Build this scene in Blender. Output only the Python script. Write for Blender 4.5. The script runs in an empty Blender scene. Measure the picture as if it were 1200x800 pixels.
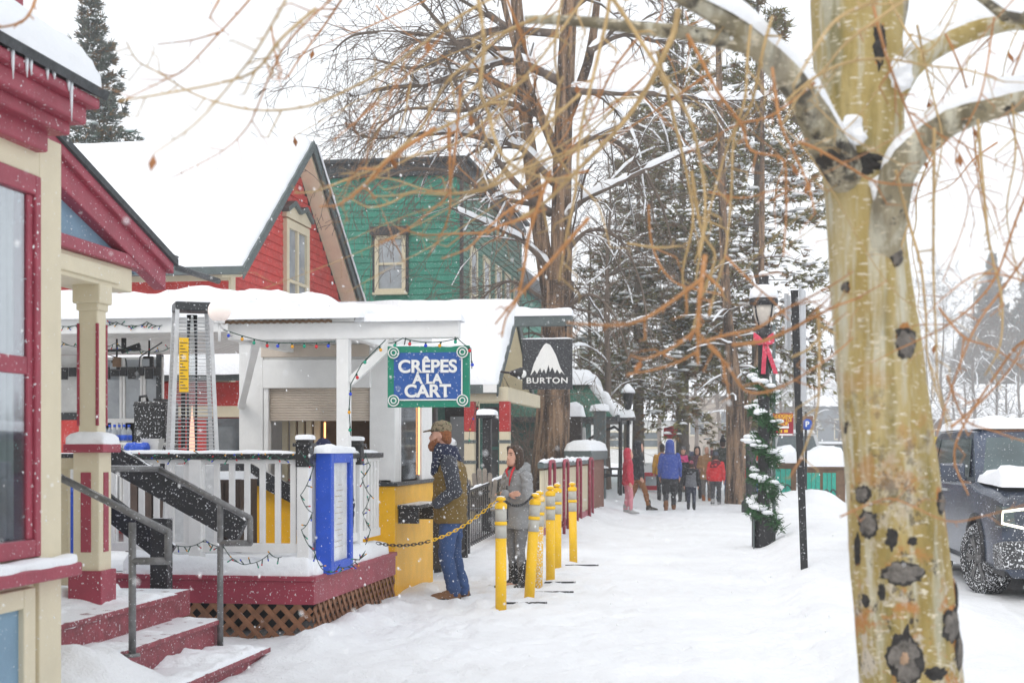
HAZE = 0.0016
import bpy, bmesh, math, random
from math import sin, cos, pi, radians, sqrt, atan2
from mathutils import Vector, Matrix, noise, Euler

SC = bpy.context.scene
COL = SC.collection
FPX, CX, HY, CAMZ = 1667.0, 600.0, 525.0, 1.6
ANG = radians(8.86)
S_, C_ = sin(ANG), cos(ANG)
R_ = random.Random(7)

# ---- photo pixel -> place in the street's own axes (+Y runs up the street)
def Yx(px, X):
    k = (px - CX) / FPX
    return X * (C_ + k * S_) / (k * C_ - S_)
def Xy(px, Y):
    k = (px - CX) / FPX
    return Y * (k * C_ - S_) / (C_ + k * S_)
def dep(X, Y): return -S_ * X + C_ * Y
def Zat(py, D): return CAMZ + (HY - py) * D / FPX
def PD(px, py, D):
    L = (px - CX) / FPX * D
    return Vector((C_ * L - S_ * D, S_ * L + C_ * D, Zat(py, D)))
def PX(px, py, X):
    Y = Yx(px, X); return Vector((X, Y, Zat(py, dep(X, Y))))
def PY(px, py, Y):
    X = Xy(px, Y); return Vector((X, Y, Zat(py, dep(X, Y))))
def PG(px, py, z=0.0):
    return PD(px, py, (CAMZ - z) * FPX / (py - HY))

def V(*a): return Vector(a)
def nz(x, y=0.0, z=0.0): return noise.noise(Vector((x, y, z)))

# ---------------------------------------------------------------- materials
MATS = {}
def mat(name, col, rough=.6, var=.12, scale=6., bump=.0, bscale=40., metal=0., spec=.4, snow=0., stretch=(1, 1, 1), snow_scale=9., dust=0.):
    if name in MATS: return MATS[name]
    m = bpy.data.materials.new(name); m.use_nodes = True
    nt = m.node_tree; N = nt.nodes; L = nt.links
    b = N['Principled BSDF']
    b.inputs['Roughness'].default_value = rough
    b.inputs['Metallic'].default_value = metal
    b.inputs['Specular IOR Level'].default_value = spec
    tc = N.new('ShaderNodeTexCoord')
    mp = N.new('ShaderNodeMapping'); mp.inputs['Scale'].default_value = stretch
    L.new(tc.outputs['Object'], mp.inputs['Vector'])
    n = N.new('ShaderNodeTexNoise'); n.inputs['Scale'].default_value = scale; n.inputs['Detail'].default_value = 5
    n.inputs['Roughness'].default_value = .65
    L.new(mp.outputs[0], n.inputs['Vector'])
    r = N.new('ShaderNodeValToRGB')
    r.color_ramp.elements[0].position = .3; r.color_ramp.elements[1].position = .7
    r.color_ramp.elements[0].color = (*[max(0, c * (1 - var)) for c in col[:3]], 1)
    r.color_ramp.elements[1].color = (*[min(1, c * (1 + var)) for c in col[:3]], 1)
    L.new(n.outputs['Fac'], r.inputs['Fac'])
    out = r.outputs['Color']
    if dust > 0:      # flecks of wind-blown snow stuck to the surface
        n3 = N.new('ShaderNodeTexNoise'); n3.inputs['Scale'].default_value = 55; n3.inputs['Detail'].default_value = 2
        L.new(tc.outputs['Object'], n3.inputs['Vector'])
        mr = N.new('ShaderNodeMapRange'); mr.inputs['From Min'].default_value = .71 - dust * .1; mr.inputs['From Max'].default_value = .76 - dust * .1
        L.new(n3.outputs['Fac'], mr.inputs['Value'])
        mx = N.new('ShaderNodeMixRGB'); mx.inputs['Color2'].default_value = (.8, .82, .85, 1)
        L.new(mr.outputs[0], mx.inputs['Fac']); L.new(out, mx.inputs['Color1']); out = mx.outputs[0]
    if snow > 0:      # snow lying on whatever faces up
        g = N.new('ShaderNodeNewGeometry'); sx = N.new('ShaderNodeSeparateXYZ'); L.new(g.outputs['Normal'], sx.inputs[0])
        n2 = N.new('ShaderNodeTexNoise'); n2.inputs['Scale'].default_value = snow_scale; n2.inputs['Detail'].default_value = 6
        L.new(tc.outputs['Object'], n2.inputs['Vector'])
        ad = N.new('ShaderNodeMath'); ad.operation = 'ADD'
        L.new(sx.outputs['Z'], ad.inputs[0]); L.new(n2.outputs['Fac'], ad.inputs[1])
        mr = N.new('ShaderNodeMapRange'); t = 1.55 - snow * .75
        mr.inputs['From Min'].default_value = t; mr.inputs['From Max'].default_value = t + .1
        L.new(ad.outputs[0], mr.inputs['Value'])
        mx = N.new('ShaderNodeMixRGB'); mx.inputs['Color2'].default_value = (.85, .87, .9, 1)
        L.new(mr.outputs[0], mx.inputs['Fac']); L.new(out, mx.inputs['Color1']); out = mx.outputs[0]
    L.new(out, b.inputs['Base Color'])
    if bump > 0:
        nb = N.new('ShaderNodeTexNoise'); nb.inputs['Scale'].default_value = bscale; nb.inputs['Detail'].default_value = 6
        L.new(mp.outputs[0], nb.inputs['Vector'])
        bp = N.new('ShaderNodeBump'); bp.inputs['Strength'].default_value = bump; bp.inputs['Distance'].default_value = .02
        L.new(nb.outputs['Fac'], bp.inputs['Height']); L.new(bp.outputs[0], b.inputs['Normal'])
    MATS[name] = m
    return m

def emit(name, col, s):
    if name in MATS: return MATS[name]
    m = bpy.data.materials.new(name); m.use_nodes = True
    b = m.node_tree.nodes['Principled BSDF']
    b.inputs['Base Color'].default_value = (*col, 1); b.inputs['Emission Color'].default_value = (*col, 1)
    b.inputs['Emission Strength'].default_value = s; b.inputs['Roughness'].default_value = .4
    MATS[name] = m; return m

def glass(name, tint=(.93, .95, .95), clear=.5, rough=.03, flat=None):
    """window glass: part see-through, part mirror, by the viewing angle"""
    if name in MATS: return MATS[name]
    m = bpy.data.materials.new(name); m.use_nodes = True
    nt = m.node_tree; N = nt.nodes; L = nt.links; N.clear()
    o = N.new('ShaderNodeOutputMaterial'); t = N.new('ShaderNodeBsdfTransparent'); t.inputs[0].default_value = (*tint, 1)
    g = N.new('ShaderNodeBsdfGlossy'); g.inputs['Roughness'].default_value = rough; g.inputs['Color'].default_value = (.85, .9, .95, 1)
    lw = N.new('ShaderNodeLayerWeight'); lw.inputs['Blend'].default_value = 1 - clear
    mx = N.new('ShaderNodeMixShader')
    if flat is None: L.new(lw.outputs['Fresnel'], mx.inputs[0])
    else: mx.inputs[0].default_value = flat
    L.new(t.outputs[0], mx.inputs[1]); L.new(g.outputs[0], mx.inputs[2])
    L.new(mx.outputs[0], o.inputs['Surface'])
    MATS[name] = m; return m

def snow_mat(name='snow', col=(.88, .9, .93), bump=.42, bscale=17.):
    if name in MATS: return MATS[name]
    m = mat(name, col, rough=.85, var=.015, scale=2.5, spec=.15)
    nt = m.node_tree; N = nt.nodes; L = nt.links; b = N['Principled BSDF']
    tc = N.new('ShaderNodeTexCoord')
    n1 = N.new('ShaderNodeTexNoise'); n1.inputs['Scale'].default_value = bscale; n1.inputs['Detail'].default_value = 8; n1.inputs['Roughness'].default_value = .6
    L.new(tc.outputs['Object'], n1.inputs['Vector'])
    bp = N.new('ShaderNodeBump'); bp.inputs['Strength'].default_value = bump; bp.inputs['Distance'].default_value = .05
    L.new(n1.outputs['Fac'], bp.inputs['Height']); L.new(bp.outputs[0], b.inputs['Normal'])
    return m

M = {}
SNOW = snow_mat()
M['cream'] = mat('cream_paint', (.66, .59, .43), .5, .06, 3., .08, 60, dust=.3)
M['maroon'] = mat('maroon_paint', (.31, .042, .070), .45, .16, 5., .1, 50, dust=.45)
M['maroon_worn'] = mat('worn_maroon_paint', (.24, .04, .055), .5, .3, 9., .2, 50, snow=.35, dust=.6)
M['bluepanel'] = mat('blue_grey_paint', (.19, .31, .42), .5, .1, 4., .05, 40, dust=.3)
M['white'] = mat('white_paint', (.80, .80, .79), .55, .06, 5., .08, 60, dust=.3)
M['white_old'] = mat('weathered_white_paint', (.66, .66, .64), .6, .12, 7., .12, 60)
M['red'] = mat('red_clapboard_paint', (.54, .045, .038), .55, .2, 4., .1, 50, dust=.5)
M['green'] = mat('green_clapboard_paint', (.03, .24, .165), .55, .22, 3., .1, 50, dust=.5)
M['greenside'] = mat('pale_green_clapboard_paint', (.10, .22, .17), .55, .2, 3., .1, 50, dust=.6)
M['teal'] = mat('teal_paint', (.06, .17, .15), .5, .15, 4., .05, 50, dust=.4)
M['trimgrey'] = mat('grey_green_trim_paint', (.10, .125, .125), .5, .18, 6., .1, 40, dust=.3)
M['darktrim'] = mat('dark_trim_paint', (.04, .045, .05), .5, .2, 6., .1, 40, dust=.5)
M['black'] = mat('black_painted_metal', (.018, .018, .02), .45, .2, 10., .05, 60, dust=.45)
M['blackwood'] = mat('black_painted_wood', (.022, .023, .027), .5, .3, 8., .2, 30, snow=.28, dust=.8)
M['steel'] = mat('brushed_steel', (.60, .61, .62), .4, .1, 20., .03, 60, metal=.45)
M['pipe'] = mat('grey_steel_pipe', (.19, .19, .19), .5, .35, 14., .1, 60, metal=.45, dust=.4)
M['yellow'] = mat('yellow_paint', (.86, .46, .008), .45, .10, 4., .08, 30, dust=.35)
M['bollardyellow'] = mat('bollard_yellow_plastic', (.90, .54, .010), .4, .07, 5., .03, 30, dust=.25)
M['reflect'] = mat('grey_reflective_tape', (.48, .47, .42), .35, .08, 18., .03, 80)
M['blue'] = mat('bright_blue_paint', (.02, .09, .55), .45, .12, 6., .06, 40, dust=.35)
M['signgreen'] = mat('sign_green_paint', (.012, .22, .14), .45, .12, 6., .06, 40, dust=.4)
M['signblue'] = mat('sign_blue_paint', (.028, .10, .34), .45, .10, 8., .06, 40, dust=.5)
M['letter'] = mat('white_lettering', (.80, .80, .78), .5, .05, 8.)
M['signblack'] = mat('charcoal_sign_board', (.035, .037, .042), .5, .2, 8., .05, 40, dust=.7)
M['lattice'] = mat('brown_lattice_wood', (.24, .11, .055), .7, .35, 10., .2, 40, snow=.22)
M['soffit'] = mat('bounce_lit_cream', (.86, .78, .58), .55, .05, 4., .05, 50)  # lighter copy of the cream, snow bounce put into the colour
M['dark'] = mat('painted_shade_black', (.02, .02, .022), .8, .3, 3.)  # near-black standing in for shade behind glass and under the deck
M['brown'] = mat('brown_wood', (.17, .10, .055), .6, .3, 7., .15, 30)
M['greywood'] = mat('grey_weathered_wood', (.30, .26, .22), .7, .25, 9., .2, 30, snow=.3)
M['paper'] = mat('menu_paper', (.86, .87, .88), .5, .18, 5.)
M['shutter'] = mat('roller_shutter_metal', (.60, .52, .44), .45, .08, 4., metal=.2)
M['glass'] = glass('window_glass', clear=.62)
M['farglass'] = mat('dark_window_glass', (.10, .115, .125), .06, .5, 1.6, spec=.9)
M['paleglass'] = mat('pale_window_glass', (.34, .37, .40), .08, .35, 1.4, spec=.8)
M['curtain'] = mat('curtain_cloth', (.55, .54, .52), .9, .2, 6.)
M['wire'] = mat('green_cord', (.008, .05, .035), .5, .1)
M['asphalt'] = mat('shingle', (.07, .075, .08), .9, .3, 20., .3, 60, snow=.3)
M['needle'] = mat('pine_needles', (.20, .185, .08), .8, .5, 2.2, snow=.14)
M['needle_brown'] = mat('brown_needles', (.20, .12, .055), .8, .4, 3.)
M['needle_grey'] = mat('grey_green_needles', (.12, .13, .105), .8, .4, 2.5, snow=.22)
M['garland'] = mat('garland_needles', (.025, .10, .028), .7, .5, 9., snow=.12)
M['bark'] = mat('furrowed_bark', (.19, .125, .085), .9, .45, 7., 1., 11, stretch=(1, 1, .13), dust=.5)
_n = M['bark'].node_tree.nodes; _r = [k for k in _n if k.type == 'VALTORGB'][0].color_ramp.elements
_r[0].position = .40; _r[1].position = .60; _r[0].color = (.055, .036, .026, 1); _r[1].color = (.33, .215, .135, 1)
[k for k in _n if k.type == 'BUMP'][0].inputs['Distance'].default_value = .12
M['barkgrey'] = mat('grey_bark', (.15, .125, .105), .9, .4, 6., .7, 20, stretch=(1, 1, .3), dust=.4)
M['twig'] = mat('bare_twigs', (.15, .115, .09), .8, .35, 3.)
M['twiggrey'] = mat('grey_bare_twigs', (.22, .20, .185), .8, .3, 3.)
M['twigtan'] = mat('tan_twigs', (.46, .32, .15), .55, .3, 3.5, dust=.1)
M['twigorange'] = mat('orange_twigs', (.42, .20, .075), .55, .35, 3.5, dust=.1)
M['leafdead'] = mat('dead_leaf', (.30, .13, .05), .7, .3, 20.)
M['ice'] = mat('ice', (.78, .84, .87), .12, .05, 20., spec=.8)
M['bulb_red'] = mat('red_bulb', (.6, .02, .03), .2, .05); M['bulb_blue'] = mat('blue_bulb', (.02, .06, .55), .2, .05)
M['bulb_green'] = mat('green_bulb', (.01, .32, .2), .2, .05); M['bulb_amber'] = mat('amber_bulb', (.75, .35, .02), .2, .05)
M['rubber'] = mat('tyre_rubber', (.018, .018, .019), .85, .3, 14., .4, 50, snow=.2, dust=1.6)
M['carglass'] = mat('car_glass', (.06, .09, .095), .06, .3, 2., spec=.9, dust=.3)

# ---------------------------------------------------------------- mesh builder
class MB:
    def __init__(s): s.v = []; s.f = []; s.sm = []; s.mi = []; s.cur = 0
    def add(s, vs, fs, smooth=False):
        o = len(s.v); s.v.extend(Vector(v) for v in vs)
        for f in fs: s.f.append([i + o for i in f]); s.sm.append(smooth); s.mi.append(s.cur)
        return s
    def hexa(s, p, smooth=False):   # 4 bottom (ccw from above) + 4 top
        return s.add(p, [(3, 2, 1, 0), (4, 5, 6, 7), (0, 1, 5, 4), (1, 2, 6, 5), (2, 3, 7, 6), (3, 0, 4, 7)], smooth)
    def box(s, x0, x1, y0, y1, z0, z1):
        if x0 > x1: x0, x1 = x1, x0
        if y0 > y1: y0, y1 = y1, y0
        if z0 > z1: z0, z1 = z1, z0
        return s.hexa([(x0, y0, z0), (x1, y0, z0), (x1, y1, z0), (x0, y1, z0), (x0, y0, z1), (x1, y0, z1), (x1, y1, z1), (x0, y1, z1)])
    def cbox(s, c, sx, sy, sz, rz=0):
        m = Matrix.Rotation(rz, 3, 'Z'); p = []
        for z in (-1, 1):
            for x, y in ((-1, -1), (1, -1), (1, 1), (-1, 1)):
                p.append(Vector(c) + m @ Vector((x * sx / 2, y * sy / 2, z * sz / 2)))
        return s.hexa(p)
    def bar(s, a, b, w, h, up=(0, 0, 1)):    # straight bar of rectangular section
        a, b = Vector(a), Vector(b); d = (b - a).normalized(); up = Vector(up)
        if abs(d.dot(up)) > .98: up = Vector((0, 1, 0))
        x = d.cross(up).normalized() * (w / 2); y = x.cross(d).normalized() * (h / 2)
        return s.hexa([a - x - y, a + x - y, b + x - y, b - x - y, a - x + y, a + x + y, b + x + y, b - x + y])
    def prism(s, poly, vec):      # planar polygon (3D points) pushed along vec
        n = len(poly); vec = Vector(vec); P = [Vector(p) for p in poly]
        nrm = Vector((0, 0, 0))
        for i in range(n): nrm += P[i].cross(P[(i + 1) % n])
        if nrm.dot(vec) > 0: P.reverse()
        return s.add(P + [p + vec for p in P], [tuple(range(n)), tuple(range(2 * n - 1, n - 1, -1))] + [((i + 1) % n, i, n + i, n + (i + 1) % n) for i in range(n)])
    def rings(s, rings, closed=True, cap=True, smooth=True):
        n = len(rings[0]); vs = [v for r in rings for v in r]; fs = []
        for k in range(len(rings) - 1):
            for i in range(n if closed else n - 1):
                j = (i + 1) % n
                fs.append((k * n + i, k * n + j, (k + 1) * n + j, (k + 1) * n + i))
        if cap and closed:
            fs.append(tuple(range(n - 1, -1, -1))); fs.append(tuple(range((len(rings) - 1) * n, len(rings) * n)))
        return s.add(vs, fs, smooth)
    def tube(s, pts, rad, n=8, cap=True, smooth=True, sx=1.):
        pts = [Vector(p) for p in pts]
        if not hasattr(rad, '__len__'): rad = [rad] * len(pts)
        rr = []; ref = None
        for i, p in enumerate(pts):
            d = (pts[min(i + 1, len(pts) - 1)] - pts[max(i - 1, 0)])
            d = d.normalized() if d.length > 1e-9 else Vector((0, 0, 1))
            if ref is None:
                ref = Vector((1, 0, 0)) if abs(d.x) < .8 else Vector((0, 1, 0))
            x = (ref - d * ref.dot(d)).normalized(); y = d.cross(x); ref = x
            rr.append([p + x * cos(2 * pi * k / n) * rad[i] * sx + y * sin(2 * pi * k / n) * rad[i] for k in range(n)])
        return s.rings(rr, True, cap, smooth)
    def lathe(s, prof, c=(0, 0, 0), n=16, smooth=True, sy=1.):
        c = Vector(c)
        return s.rings([[c + Vector((r * cos(2 * pi * k / n), sy * r * sin(2 * pi * k / n), z)) for k in range(n)] for r, z in prof], True, True, smooth)
    def ball(s, c, r, n=10, sx=1., sy=1., sz=1., m=None):
        c = Vector(c); rr = []
        h = max(3, n // 2)
        for i in range(h + 1):
            a = -pi / 2 + pi * i / h; a = max(-pi / 2 + .03, min(pi / 2 - .03, a))
            ring = []
            for k in range(n):
                p = Vector((cos(a) * cos(2 * pi * k / n) * r * sx, cos(a) * sin(2 * pi * k / n) * r * sy, sin(a) * r * sz))
                ring.append(c + (m @ p if m else p))
            rr.append(ring)
        return s.rings(rr)
    def cone2(s, a, ra, b, rb, n=10):   # limb: round cone with domed ends
        a, b = Vector(a), Vector(b); d = (b - a).normalized(); pts = []; rad = []
        for t in (1., .8, .45): pts.append(a - d * ra * t); rad.append(max(.002, ra * sqrt(max(0, 1 - t * t))))
        pts.append(a); rad.append(ra); pts.append(b); rad.append(rb)
        for t in (.45, .8, 1.): pts.append(b + d * rb * t); rad.append(max(.002, rb * sqrt(max(0, 1 - t * t))))
        return s.tube(pts, rad, n)
    def quadstrip(s, a, b, smooth=False):
        n = len(a); return s.add(list(a) + list(b), [(i, i + 1, n + i + 1, n + i) for i in range(n - 1)], smooth)
    def build(s, name, m, parent=None, bevel=0., local=False, auto=False, solid=0.):
        me = bpy.data.meshes.new(name)
        off = Vector((0, 0, 0))
        if parent is not None and not local:
            q = parent
            while q is not None: off += q.location; q = q.parent
        me.from_pydata([tuple(v - off) for v in s.v], [], s.f)
        me.polygons.foreach_set('use_smooth', s.sm)
        if isinstance(m, (list, tuple)):
            for k in m: me.materials.append(k)
            me.polygons.foreach_set('material_index', s.mi)
        else: me.materials.append(m)
        me.update()
        o = bpy.data.objects.new(name, me); COL.objects.link(o)
        if parent is not None: o.parent = parent
        if solid:
            k = o.modifiers.new('thick', 'SOLIDIFY'); k.thickness = solid
        if bevel > 0:
            k = o.modifiers.new('edge', 'BEVEL'); k.width = bevel; k.segments = 2; k.limit_method = 'ANGLE'; k.angle_limit = radians(35)
        return o

def tag(o, label=None, cat=None, group=None, kind=None):
    if label: o['label'] = label
    if cat: o['category'] = cat
    if group: o['group'] = group
    if kind: o['kind'] = kind
    return o
def thing(name, label, cat, loc=(0, 0, 0), rz=0, group=None, kind=None):
    o = bpy.data.objects.new(name, None); COL.objects.link(o)
    o.location = loc; o.rotation_euler = (0, 0, rz); o.empty_display_size = .1
    return tag(o, label, cat, group, kind)
def copy_tree(o, parent=None):
    c = o.copy(); COL.objects.link(c)
    if parent is not None: c.parent = parent; c.matrix_parent_inverse = o.matrix_parent_inverse
    for ch in list(o.children): copy_tree(ch, c)
    return c
def dup(o, label, loc, rz=None, sc=None, group=None):
    c = copy_tree(o); c.location = loc
    if rz is not None: c.rotation_euler = (0, 0, rz)
    if sc is not None: c.scale = (sc, sc, sc) if not hasattr(sc, '__len__') else sc
    c['label'] = label
    if group: c['group'] = group
    return c
def text(s, size, loc, rot, m, parent, name='lettering', ext=.004, bold=0., ax='CENTER', sx=1., space=1.):
    cu = bpy.data.curves.new(name, 'FONT'); cu.body = s; cu.size = size; cu.extrude = ext; cu.offset = bold
    cu.align_x = ax; cu.align_y = 'CENTER'; cu.space_character = space
    tmp = bpy.data.objects.new('letters', cu); COL.objects.link(tmp)
    dg = bpy.context.evaluated_depsgraph_get(); dg.update()
    me = bpy.data.meshes.new_from_object(tmp.evaluated_get(dg)); bpy.data.objects.remove(tmp); bpy.data.curves.remove(cu)
    me.name = name; me.materials.clear(); me.materials.append(m)
    o = bpy.data.objects.new(name, me); COL.objects.link(o)
    off = Vector((0, 0, 0)); q = parent
    while q is not None: off += q.location; q = q.parent
    o.parent = parent; o.location = Vector(loc) - off; o.rotation_euler = rot; o.scale = (sx, 1, 1)
    return o

# ---------------------------------------------------------------- snow that lies on things
def snow_pad(mb, fun, u0, u1, v0, v1, h, edge=.15, nu=20, nv=12, seed=0., amp=.25, over=.02):
    """pillow of snow on a surface; fun(u,v) -> point on the surface; u,v in metres"""
    g = []
    for j in range(nv + 1):
        row = []
        for i in range(nu + 1):
            a = (1 - cos(pi * i / nu)) / 2 * .6 + .4 * i / nu; b = (1 - cos(pi * j / nv)) / 2 * .6 + .4 * j / nv
            u = u0 + (u1 - u0) * a; v = v0 + (v1 - v0) * b
            d = min(u - u0, u1 - u, v - v0, v1 - v) / edge
            d = max(0., min(1., d)); k = sqrt(max(0, 1 - (1 - d) ** 2))
            wob = 1 + amp * (nz(u * 1.3 + seed, v * 1.3, seed) + .5 * nz(u * 4 + seed, v * 4) + .28 * nz(u * 10, v * 10, seed))
            uu = u + (over * (1 if i > nu / 2 else -1) * (k if k < .9 else 0)) + .02 * nz(v * 5, seed) * (1 - d); vv = v + .03 * nz(u * 4, seed + 3) * (1 - d)
            row.append(fun(uu, vv) + Vector((0, 0, h * k * wob)))
        g.append(row)
    n = nu + 1; vs = [p for r in g for p in r]; fs = []
    for j in range(nv):
        for i in range(nu): fs.append((j * n + i, j * n + i + 1, (j + 1) * n + i + 1, (j + 1) * n + i))
    mb.add(vs, fs, True)
    return mb
def snow_box(mb, x0, x1, y0, y1, z, h, edge=.08, seed=0., amp=.25, nu=None, nv=None):
    nu = nu or max(6, min(60, int(abs(x1 - x0) / .12))); nv = nv or max(6, min(60, int(abs(y1 - y0) / .12)))
    return snow_pad(mb, lambda u, v: Vector((u, v, z - .004)), min(x0, x1), max(x0, x1), min(y0, y1), max(y0, y1), h, min(edge, abs(x1 - x0) / 2, abs(y1 - y0) / 2), nu, nv, seed, amp)
def snow_line(mb, pts, w, h, seed=0., amp=.35, step=.06, gaps=0.):
    """ridge of snow on a rail, branch or ledge"""
    P = []; pts = [Vector(p) for p in pts]
    for a, b in zip(pts[:-1], pts[1:]):
        n = max(1, int((b - a).length / step))
        for i in range(n): P.append(a.lerp(b, i / n))
    P.append(pts[-1]); rr = []; t = 0
    for i, p in enumerate(P):
        d = (P[min(i + 1, len(P) - 1)] - P[max(i - 1, 0)]); f = d.normalized() if d.length > 1e-6 else Vector((1, 0, 0)); d = Vector((d.x, d.y, 0))
        d = d.normalized() if d.length > 1e-6 else Vector((1, 0, 0)); x = Vector((d.y, -d.x, 0)); up = x.cross(f)
        if up.z < 0: up = -up
        t += step; k = 1 + amp * (nz(t * 3 + seed, seed) + .6 * nz(t * 9, seed))
        if gaps and nz(t * 1.1 + seed * 3, 7.7) < gaps - .5: k *= .15
        e = min(i, len(P) - 1 - i); k *= .35 if e == 0 else (.8 if e == 1 else 1)
        rr.append([p + x * cos(a) * w / 2 * (.7 + .3 * k) + up * (sin(a) * h * k) for a in (-.45, 0, .5, 1.1, pi / 2, pi - 1.1, pi - .5, pi, pi + .45)])
    return mb.rings(rr, False, False, True)

def eval_mesh(mb, voxel, smooth=3, name='m'):
    """weld overlapping closed shapes into one continuous surface"""
    me = bpy.data.meshes.new(name); me.from_pydata([tuple(v) for v in mb.v], [], mb.f)
    o = bpy.data.objects.new('weld', me); COL.objects.link(o)
    r = o.modifiers.new('r', 'REMESH'); r.mode = 'VOXEL'; r.voxel_size = voxel
    if smooth:
        q = o.modifiers.new('s', 'SMOOTH'); q.factor = .5; q.iterations = smooth
    dg = bpy.context.evaluated_depsgraph_get(); dg.update()
    out = bpy.data.meshes.new_from_object(o.evaluated_get(dg))
    bpy.data.objects.remove(o); bpy.data.meshes.remove(me)
    return out
def weld(mb, name, m, parent, voxel=.015, smooth=3, fold=0., fscale=9., dirn=None):
    me = eval_mesh(mb, voxel, smooth, name)
    if fold:
        nrm = [v.normal.copy() for v in me.vertices]
        for v, n in zip(me.vertices, nrm):
            c = v.co; k = nz(c.x * fscale, c.y * fscale, c.z * fscale * 1.6) + .5 * nz(c.x * fscale * 2.3, c.y * fscale * 2.3, c.z * fscale * 3.5 + 5)
            v.co = c + n * fold * k
    me.materials.clear(); me.materials.append(m)
    me.polygons.foreach_set('use_smooth', [True] * len(me.polygons)); me.update()
    o = bpy.data.objects.new(name, me); COL.objects.link(o); o.parent = parent
    return o
# ================================================================ world, camera, light
w = bpy.data.worlds.new('World'); SC.world = w; w.use_nodes = True
nt = w.node_tree; bg = nt.nodes['Background']
sky = nt.nodes.new('ShaderNodeTexSky'); sky.sky_type = 'NISHITA'; sky.sun_disc = False
SUN_EL, SUN_AZ = radians(48), radians(200)
sky.sun_elevation = SUN_EL; sky.sun_rotation = SUN_AZ; sky.dust_density = 4; sky.air_density = 1.5
mx = nt.nodes.new('ShaderNodeMixRGB'); mx.inputs['Fac'].default_value = .90
mx.inputs['Color2'].default_value = (8.6, 8.8, 9.1, 1)        # the even snow cloud over the clear sky
nt.links.new(sky.outputs[0], mx.inputs['Color1']); nt.links.new(mx.outputs[0], bg.inputs['Color'])
bg.inputs['Strength'].default_value = .108
sl = bpy.data.lights.new('sun', 'SUN'); sl.energy = .7; sl.angle = radians(30); sl.color = (1, .96, .9)
so = bpy.data.objects.new('sun', sl); COL.objects.link(so)
sd = Vector((sin(SUN_AZ) * cos(SUN_EL), cos(SUN_AZ) * cos(SUN_EL), sin(SUN_EL)))
so.rotation_euler = sd.to_track_quat('Z', 'Y').to_euler()
cd = bpy.data.cameras.new('camera'); cam = bpy.data.objects.new('camera', cd); COL.objects.link(cam); SC.camera = cam
cam.location = (0, 0, CAMZ); cam.rotation_euler = (pi / 2, 0, ANG); cd.lens = 50; cd.sensor_width = 36
cd.shift_y = 125 / 1200; cd.clip_end = 3000; cd.clip_start = .05
cd.dof.use_dof = True; cd.dof.focus_distance = 16; cd.dof.aperture_fstop = 3.6
SC.view_settings.view_transform = 'Standard'; SC.view_settings.look = 'None'; SC.view_settings.exposure = 0.41
SC.render.engine = 'CYCLES'
try:
    SC.cycles.use_denoising = True; SC.cycles.denoiser = 'OPENIMAGEDENOISE'
    SC.cycles.max_bounces = 8; SC.cycles.diffuse_bounces = 5; SC.cycles.glossy_bounces = 2; SC.cycles.transparent_max_bounces = 12
    SC.cycles.volume_bounces = 3; SC.cycles.use_adaptive_sampling = True; SC.cycles.adaptive_threshold = .02
    SC.render.use_persistent_data = False
except Exception: pass

# ================================================================ snow-covered ground
def sstep(a, b, x):
    t = max(0., min(1., (x - a) / (b - a))); return t * t * (3 - 2 * t)
def gz(x, y):
    z = .03 * nz(x * .35, y * .35, 1.) + .018 * nz(x * 1.1, y * 1.1, 2.)
    far = sstep(36, 90, y) * .35
    path = sstep(-2.6, -2.0, x) * (1 - sstep(-.1, .8, x))
    road = sstep(2.0, 2.9, x)
    rough = .035 * nz(x * 2.6, y * 1.9, 3.) + .02 * nz(x * 6, y * 4.5, 4.)
    z += rough * (1 - .35 * path) * (1 - .6 * road)
    # shovelled bank between the walk and the road
    b = sstep(.35, 1.05, x) * (1 - sstep(1.7, 2.6, x))
    z += b * (.10 + .16 * sstep(11, 22, y) + .16 * sstep(24, 36, y) + .08 * nz(x * .9, y * .55, 5.) + .06 * nz(x * 2.2, y * 1.8, 6.))
    # bank along the shops further up
    lb = (1 - sstep(-3.6, -1.75 - .35 * nz(0, y * .3, 9.), x)) * sstep(20.5, 26, y) * (1 - sstep(60, 75, y))
    z += lb * (.36 + .12 * nz(x * .8, y * .5, 7.))
    # heap at the foot of the entry steps, drift at the booth
    z += .42 * math.exp(-((x + 3.80) / .42) ** 2 - ((y - 7.9) / .75) ** 2) * (1 + .3 * nz(x * 4, y * 4, 8.))
    z += .10 * math.exp(-((x + 3.35) / .25) ** 2) * sstep(9.5, 11, y) * (1 - sstep(15.5, 17, y)) * (1 + .8 * nz(x * 5, y * 3, 8.5))
    z -= .04 * road
    z += .40 * math.exp(-((x - 2.35) / 1.1) ** 2 - ((y - 34.3) / 1.5) ** 2) * (1 + .35 * nz(x * 2, y * 2, 8.))
    if 7.5 < y < 42 and -3.4 < x < 1.2: z += prints(x, y)
    return z + far
_PR = {}
_rp = random.Random(31)
for _i in range(1150):
    _y = 8 + 33 * _rp.random() ** 1.25; _x = _rp.uniform(-2.7, .7) if _y < 24 else _rp.uniform(-1.9, .7)
    if _i > 950: _x, _y = _rp.uniform(-3.1, -2.2), _rp.uniform(11.5, 17.5)
    _a = _rp.gauss(0, .5); _w = _rp.uniform(.8, 1.2)
    for _k in (-1, 0, 1):
        for _m in (-1, 0, 1): _PR.setdefault((int(_x * 2 + 100) + _k, int(_y * 2) + _m), []).append((_x, _y, cos(_a), sin(_a), _w))
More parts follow.
